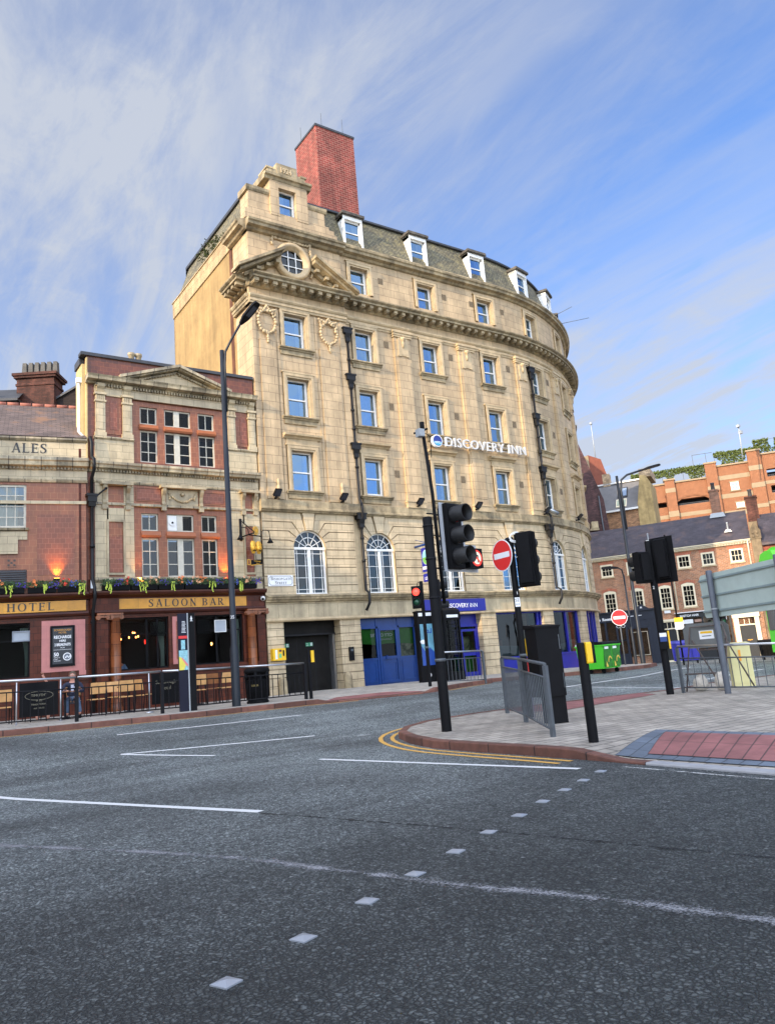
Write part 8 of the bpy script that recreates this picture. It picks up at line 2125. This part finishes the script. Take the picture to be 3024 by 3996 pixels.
banner('black banner reading Scarbrough Hotel behind the railing', -9.24, -8.46, -4.0, [('Scarbrough', 1.20, .13, 0), ('Hotel', 1.04, .13, 0)], 2)
m_skin = mat('skin', (.56, .27, .19), .6, var=.08, vscale=20)
def skinned(name, joints, edges, mt, par, sub=2):
    me = bpy.data.meshes.new(name); me.from_pydata([j[0] for j in joints], edges, []); me.materials.append(mt)
    o = bpy.data.objects.new(name, me); COL.objects.link(o); o.parent = par
    sk = o.modifiers.new('Skin', 'SKIN'); sk.use_smooth_shade = True
    for i, j in enumerate(joints):
        r = j[1] if isinstance(j[1], tuple) else (j[1], j[1]); me.skin_vertices[0].data[i].radius = r
    me.skin_vertices[0].data[0].use_root = True
    ss = o.modifiers.new('Subdivision', 'SUBSURF'); ss.levels = sub; ss.render_levels = sub
    return o
# seated man: local frame, faces -y (the street), hips on the chair seat
SCL = 1.07
mn = thing('person', 'seated man in dark navy jacket and jeans smiling at a pub table', 'person', (-10.95, -2.55, GZP), radians(-14))
J = [((0, .05, .50), (.13, .11)), ((0, .07, .66), (.12, .09)), ((0, .05, .84), (.14, .09)), ((0, .04, .93), (.10, .07)), ((0, .03, 1.00), (.05, .05)), ((0, .02, 1.07), (.066, .075)), ((0, .01, 1.15), (.078, .092)), ((0, .02, 1.23), (.062, .07)),
     ((-.19, .04, .90), .05), ((-.24, -.02, .70), .042), ((-.10, -.26, .74), .030), ((.19, .04, .90), .05), ((.25, -.02, .70), .042), ((.12, -.26, .74), .030), ((.10, -.02, .49), .08), ((.14, -.40, .50), .06), ((.20, -.44, .10), .042), ((-.10, -.02, .49), .08), ((-.14, -.38, .50), .06), ((-.12, -.42, .10), .042)]
E_ = [(0, 1), (1, 2), (2, 3), (3, 4), (4, 5), (5, 6), (6, 7), (3, 8), (8, 9), (9, 10), (3, 11), (11, 12), (12, 13), (0, 14), (14, 15), (15, 16), (0, 17), (17, 18), (18, 19)]
skinned('body', J, E_, m_skin, mn)
skinned('jacket', [((0, .05, .50), (.17, .14)), ((0, .08, .66), (.16, .12)), ((0, .06, .84), (.18, .12)), ((0, .05, .93), (.12, .09)), ((-.20, .05, .90), .07), ((-.26, -.01, .70), .06), ((-.13, -.21, .735), .045), ((.20, .05, .90), .07), ((.27, -.01, .70), .06), ((.15, -.21, .735), .045)], [(0, 1), (1, 2), (2, 3), (3, 4), (4, 5), (5, 6), (3, 7), (7, 8), (8, 9)], mat('navy_cloth', (.018, .022, .045), .85, var=.3, vscale=12), mn)
skinned('jeans', [((0, .02, .50), (.15, .11)), ((.11, -.05, .49), .095), ((.14, -.40, .50), .075), ((.20, -.44, .14), .06), ((-.11, -.05, .49), .095), ((-.14, -.38, .50), .075), ((-.12, -.42, .14), .06)], [(0, 1), (1, 2), (2, 3), (0, 4), (4, 5), (5, 6)], mat('blue_jeans', (.09, .13, .20), .85, var=.2, vscale=12), mn)
for sx, hx in ((.12, 1), (-.10, -1)):
    for k in range(5):
        bx_ = sx + (-.022 + .011 * k) if k < 4 else sx - hx * .035; ln = [.055, .065, .062, .05, .04][k]
        skinned('finger', [((bx_, -.285, .742), .009), ((bx_ + (0 if k < 4 else -hx * .012), -.285 - ln * .6, .747), .008), ((bx_ - hx * .006, -.285 - ln, .737), .0065)], [(0, 1), (1, 2)], m_skin, mn, 1)
for sx, yy in ((.20, -.50), (-.12, -.48)): m = MB(RAW); m.sphere((sx, yy, .05), .055, 0, 12, 8, (.9, 2.1, .85)); m.build('shoe', m_blackm, mn, world=False)
m = MB(RAW)
for sx in (-1, 1): m.sphere((sx * .030, -.072, 1.165), .011, 1, 8, 6); m.sphere((sx * .030, -.081, 1.165), .005, 2, 6, 5); m.sphere((sx * .082, .015, 1.15), .022, 0, 8, 6, (.4, .8, 1.3)); m.tube([(sx * .045, -.076, 1.188), (sx * .03, -.084, 1.194), (sx * .014, -.082, 1.190)], .005, 3, 5)
m.sphere((0, -.092, 1.142), .017, 0, 8, 6, (.8, 1, 1.3)); m.tube([(-.026, -.078, 1.118), (0, -.088, 1.110), (.026, -.078, 1.118)], .007, 1, 6); m.tube([(-.03, -.078, 1.122), (0, -.088, 1.104), (.03, -.078, 1.122)], .005, 4, 5)
m.build('face', [m_skin, m_signwhite, m_letter, mat('grey_hair', (.12, .085, .06), .9, var=.3, vscale=40), mat('lips', (.42, .12, .10), .6)], mn, world=False)
bm = bmesh.new(); bmesh.ops.create_icosphere(bm, subdivisions=3, radius=.096)
for v in list(bm.verts):
    v.co.x *= .92; v.co *= 1 + .07 * noise.noise(v.co * 40)
    if v.co.y < -.045 and v.co.z < .045 or v.co.z < -.05: v.co *= .70
me = bpy.data.meshes.new('hair'); bm.to_mesh(me); bm.free(); me.materials.append(MATS['grey_hair']); ho = bpy.data.objects.new('hair', me); COL.objects.link(ho); ho.parent = mn; ho.location = (0, .025, 1.175)
m = MB(RAW); m.box(.04, .12, -.075, -.066, .80, .85); m.poly([(-.035, .66), (.02, .66), (.04, .90), (-.04, .90)], .078, .08, 0, True) if False else None; m.face([(-.03, -.082, .70), (.03, -.082, .70), (.04, -.075, .90), (-.04, -.075, .90)]); m.build('shirt_front', mat('pale_shirt', (.45, .47, .55), .8), mn, world=False)
mc = chair('wooden chair the man in the navy jacket sits on', -10.93, -2.50, -14)
# second drinker, mostly hidden: forearm raised above the banner
m2 = thing('person', 'drinker hidden behind the black banner with one bare forearm raised', 'person', (-11.85, -2.6, GZP), radians(8))
J2 = [((0, .05, .50), (.13, .11)), ((0, .07, .66), (.12, .09)), ((0, .05, .82), (.13, .09)), ((0, .02, .90), (.09, .07)), ((-.02, -.04, .92), (.05, .05)), ((-.03, -.08, .96), (.07, .08)), ((-.18, .04, .84), .05), ((-.22, -.05, .62), .04), ((-.10, -.28, .66), .03), ((.18, .02, .84), .05), ((.24, -.12, .95), .042), ((.10, -.16, 1.18), .030), ((.07, -.16, 1.22), (.036, .02)),
      ((.10, -.02, .49), .08), ((.14, -.40, .50), .06), ((.14, -.44, .06), .042), ((-.10, -.02, .49), .08), ((-.14, -.38, .50), .06), ((-.12, -.42, .06), .042)]
skinned('body', J2, [(0, 1), (1, 2), (2, 3), (3, 4), (4, 5), (3, 6), (6, 7), (7, 8), (3, 9), (9, 10), (10, 11), (11, 12), (0, 13), (13, 14), (14, 15), (0, 16), (16, 17), (17, 18)], m_skin, m2)
skinned('shirt', [((0, .05, .50), (.16, .13)), ((0, .08, .66), (.15, .11)), ((0, .06, .82), (.16, .11)), ((0, .03, .89), (.10, .08)), ((-.19, .05, .84), .065), ((-.23, -.04, .62), .055), ((.19, .02, .84), .065), ((.24, -.10, .93), .055)], [(0, 1), (1, 2), (2, 3), (3, 4), (4, 5), (3, 6), (6, 7)], mat('dark_shirt', (.03, .03, .035), .85), m2)
for k in range(5):
    a = [(.052 + .018 * k, -.17, 1.245) if k < 4 else (.11, -.18, 1.21)][0]; up_ = (.055, .062, .058, .045, .03)[k]
    skinned('finger', [(a, .0095), ((a[0] - .01, a[1] - .012, a[2] + up_ * .55), .0085), ((a[0] - .03, a[1] - .035, a[2] + up_ * .6), .007)], [(0, 1), (1, 2)], m_skin, m2, 1)
chair('chair hidden behind the black banner under the second drinker', -11.86, -2.52, 8)
# customer in a blue shirt inside the bar window
m3 = thing('person', 'customer in a pale blue shirt seated inside the left bar window', 'person', (-8.78, .95, .95), radians(25))
skinned('body', [((0, 0, .45), (.14, .11)), ((0, 0, .7), (.13, .09)), ((0, 0, .95), (.14, .09)), ((0, 0, 1.03), (.06, .06)), ((0, 0, 1.12), (.07, .08)), ((0, 0, 1.22), (.075, .09)), ((.2, 0, .93), .05), ((.25, -.1, .72), .04), ((.1, -.3, .75), .03), ((-.2, 0, .93), .05), ((-.25, -.1, .72), .04), ((-.1, -.3, .75), .03)], [(0, 1), (1, 2), (2, 3), (3, 4), (4, 5), (2, 6), (6, 7), (7, 8), (2, 9), (9, 10), (10, 11)], m_skin, m3)
skinned('shirt', [((0, 0, .45), (.17, .14)), ((0, 0, .7), (.16, .12)), ((0, 0, .93), (.18, .12)), ((.21, 0, .93), .07), ((.26, -.1, .74), .06), ((-.21, 0, .93), .07), ((-.26, -.1, .74), .06)], [(0, 1), (1, 2), (2, 3), (3, 4), (2, 5), (5, 6)], mat('blue_shirt', (.20, .36, .60), .8), m3)
# unseen block added up the street on the left to shade the road
m_far = mat('shade_block_brick', (.22, .12, .08), .9, var=.2)
for nm, (x0, x1, y0, y1, h), lb in (('shade_block', (-78, -60, -40, 22, 27), 'unseen tall brick block added at the far end of the street to shade it'),):
    m = MB(RAW); m.box(x0, x1, y0, y1, -.5, h); o = m.build(nm, m_far); tag(o, lb, 'building')
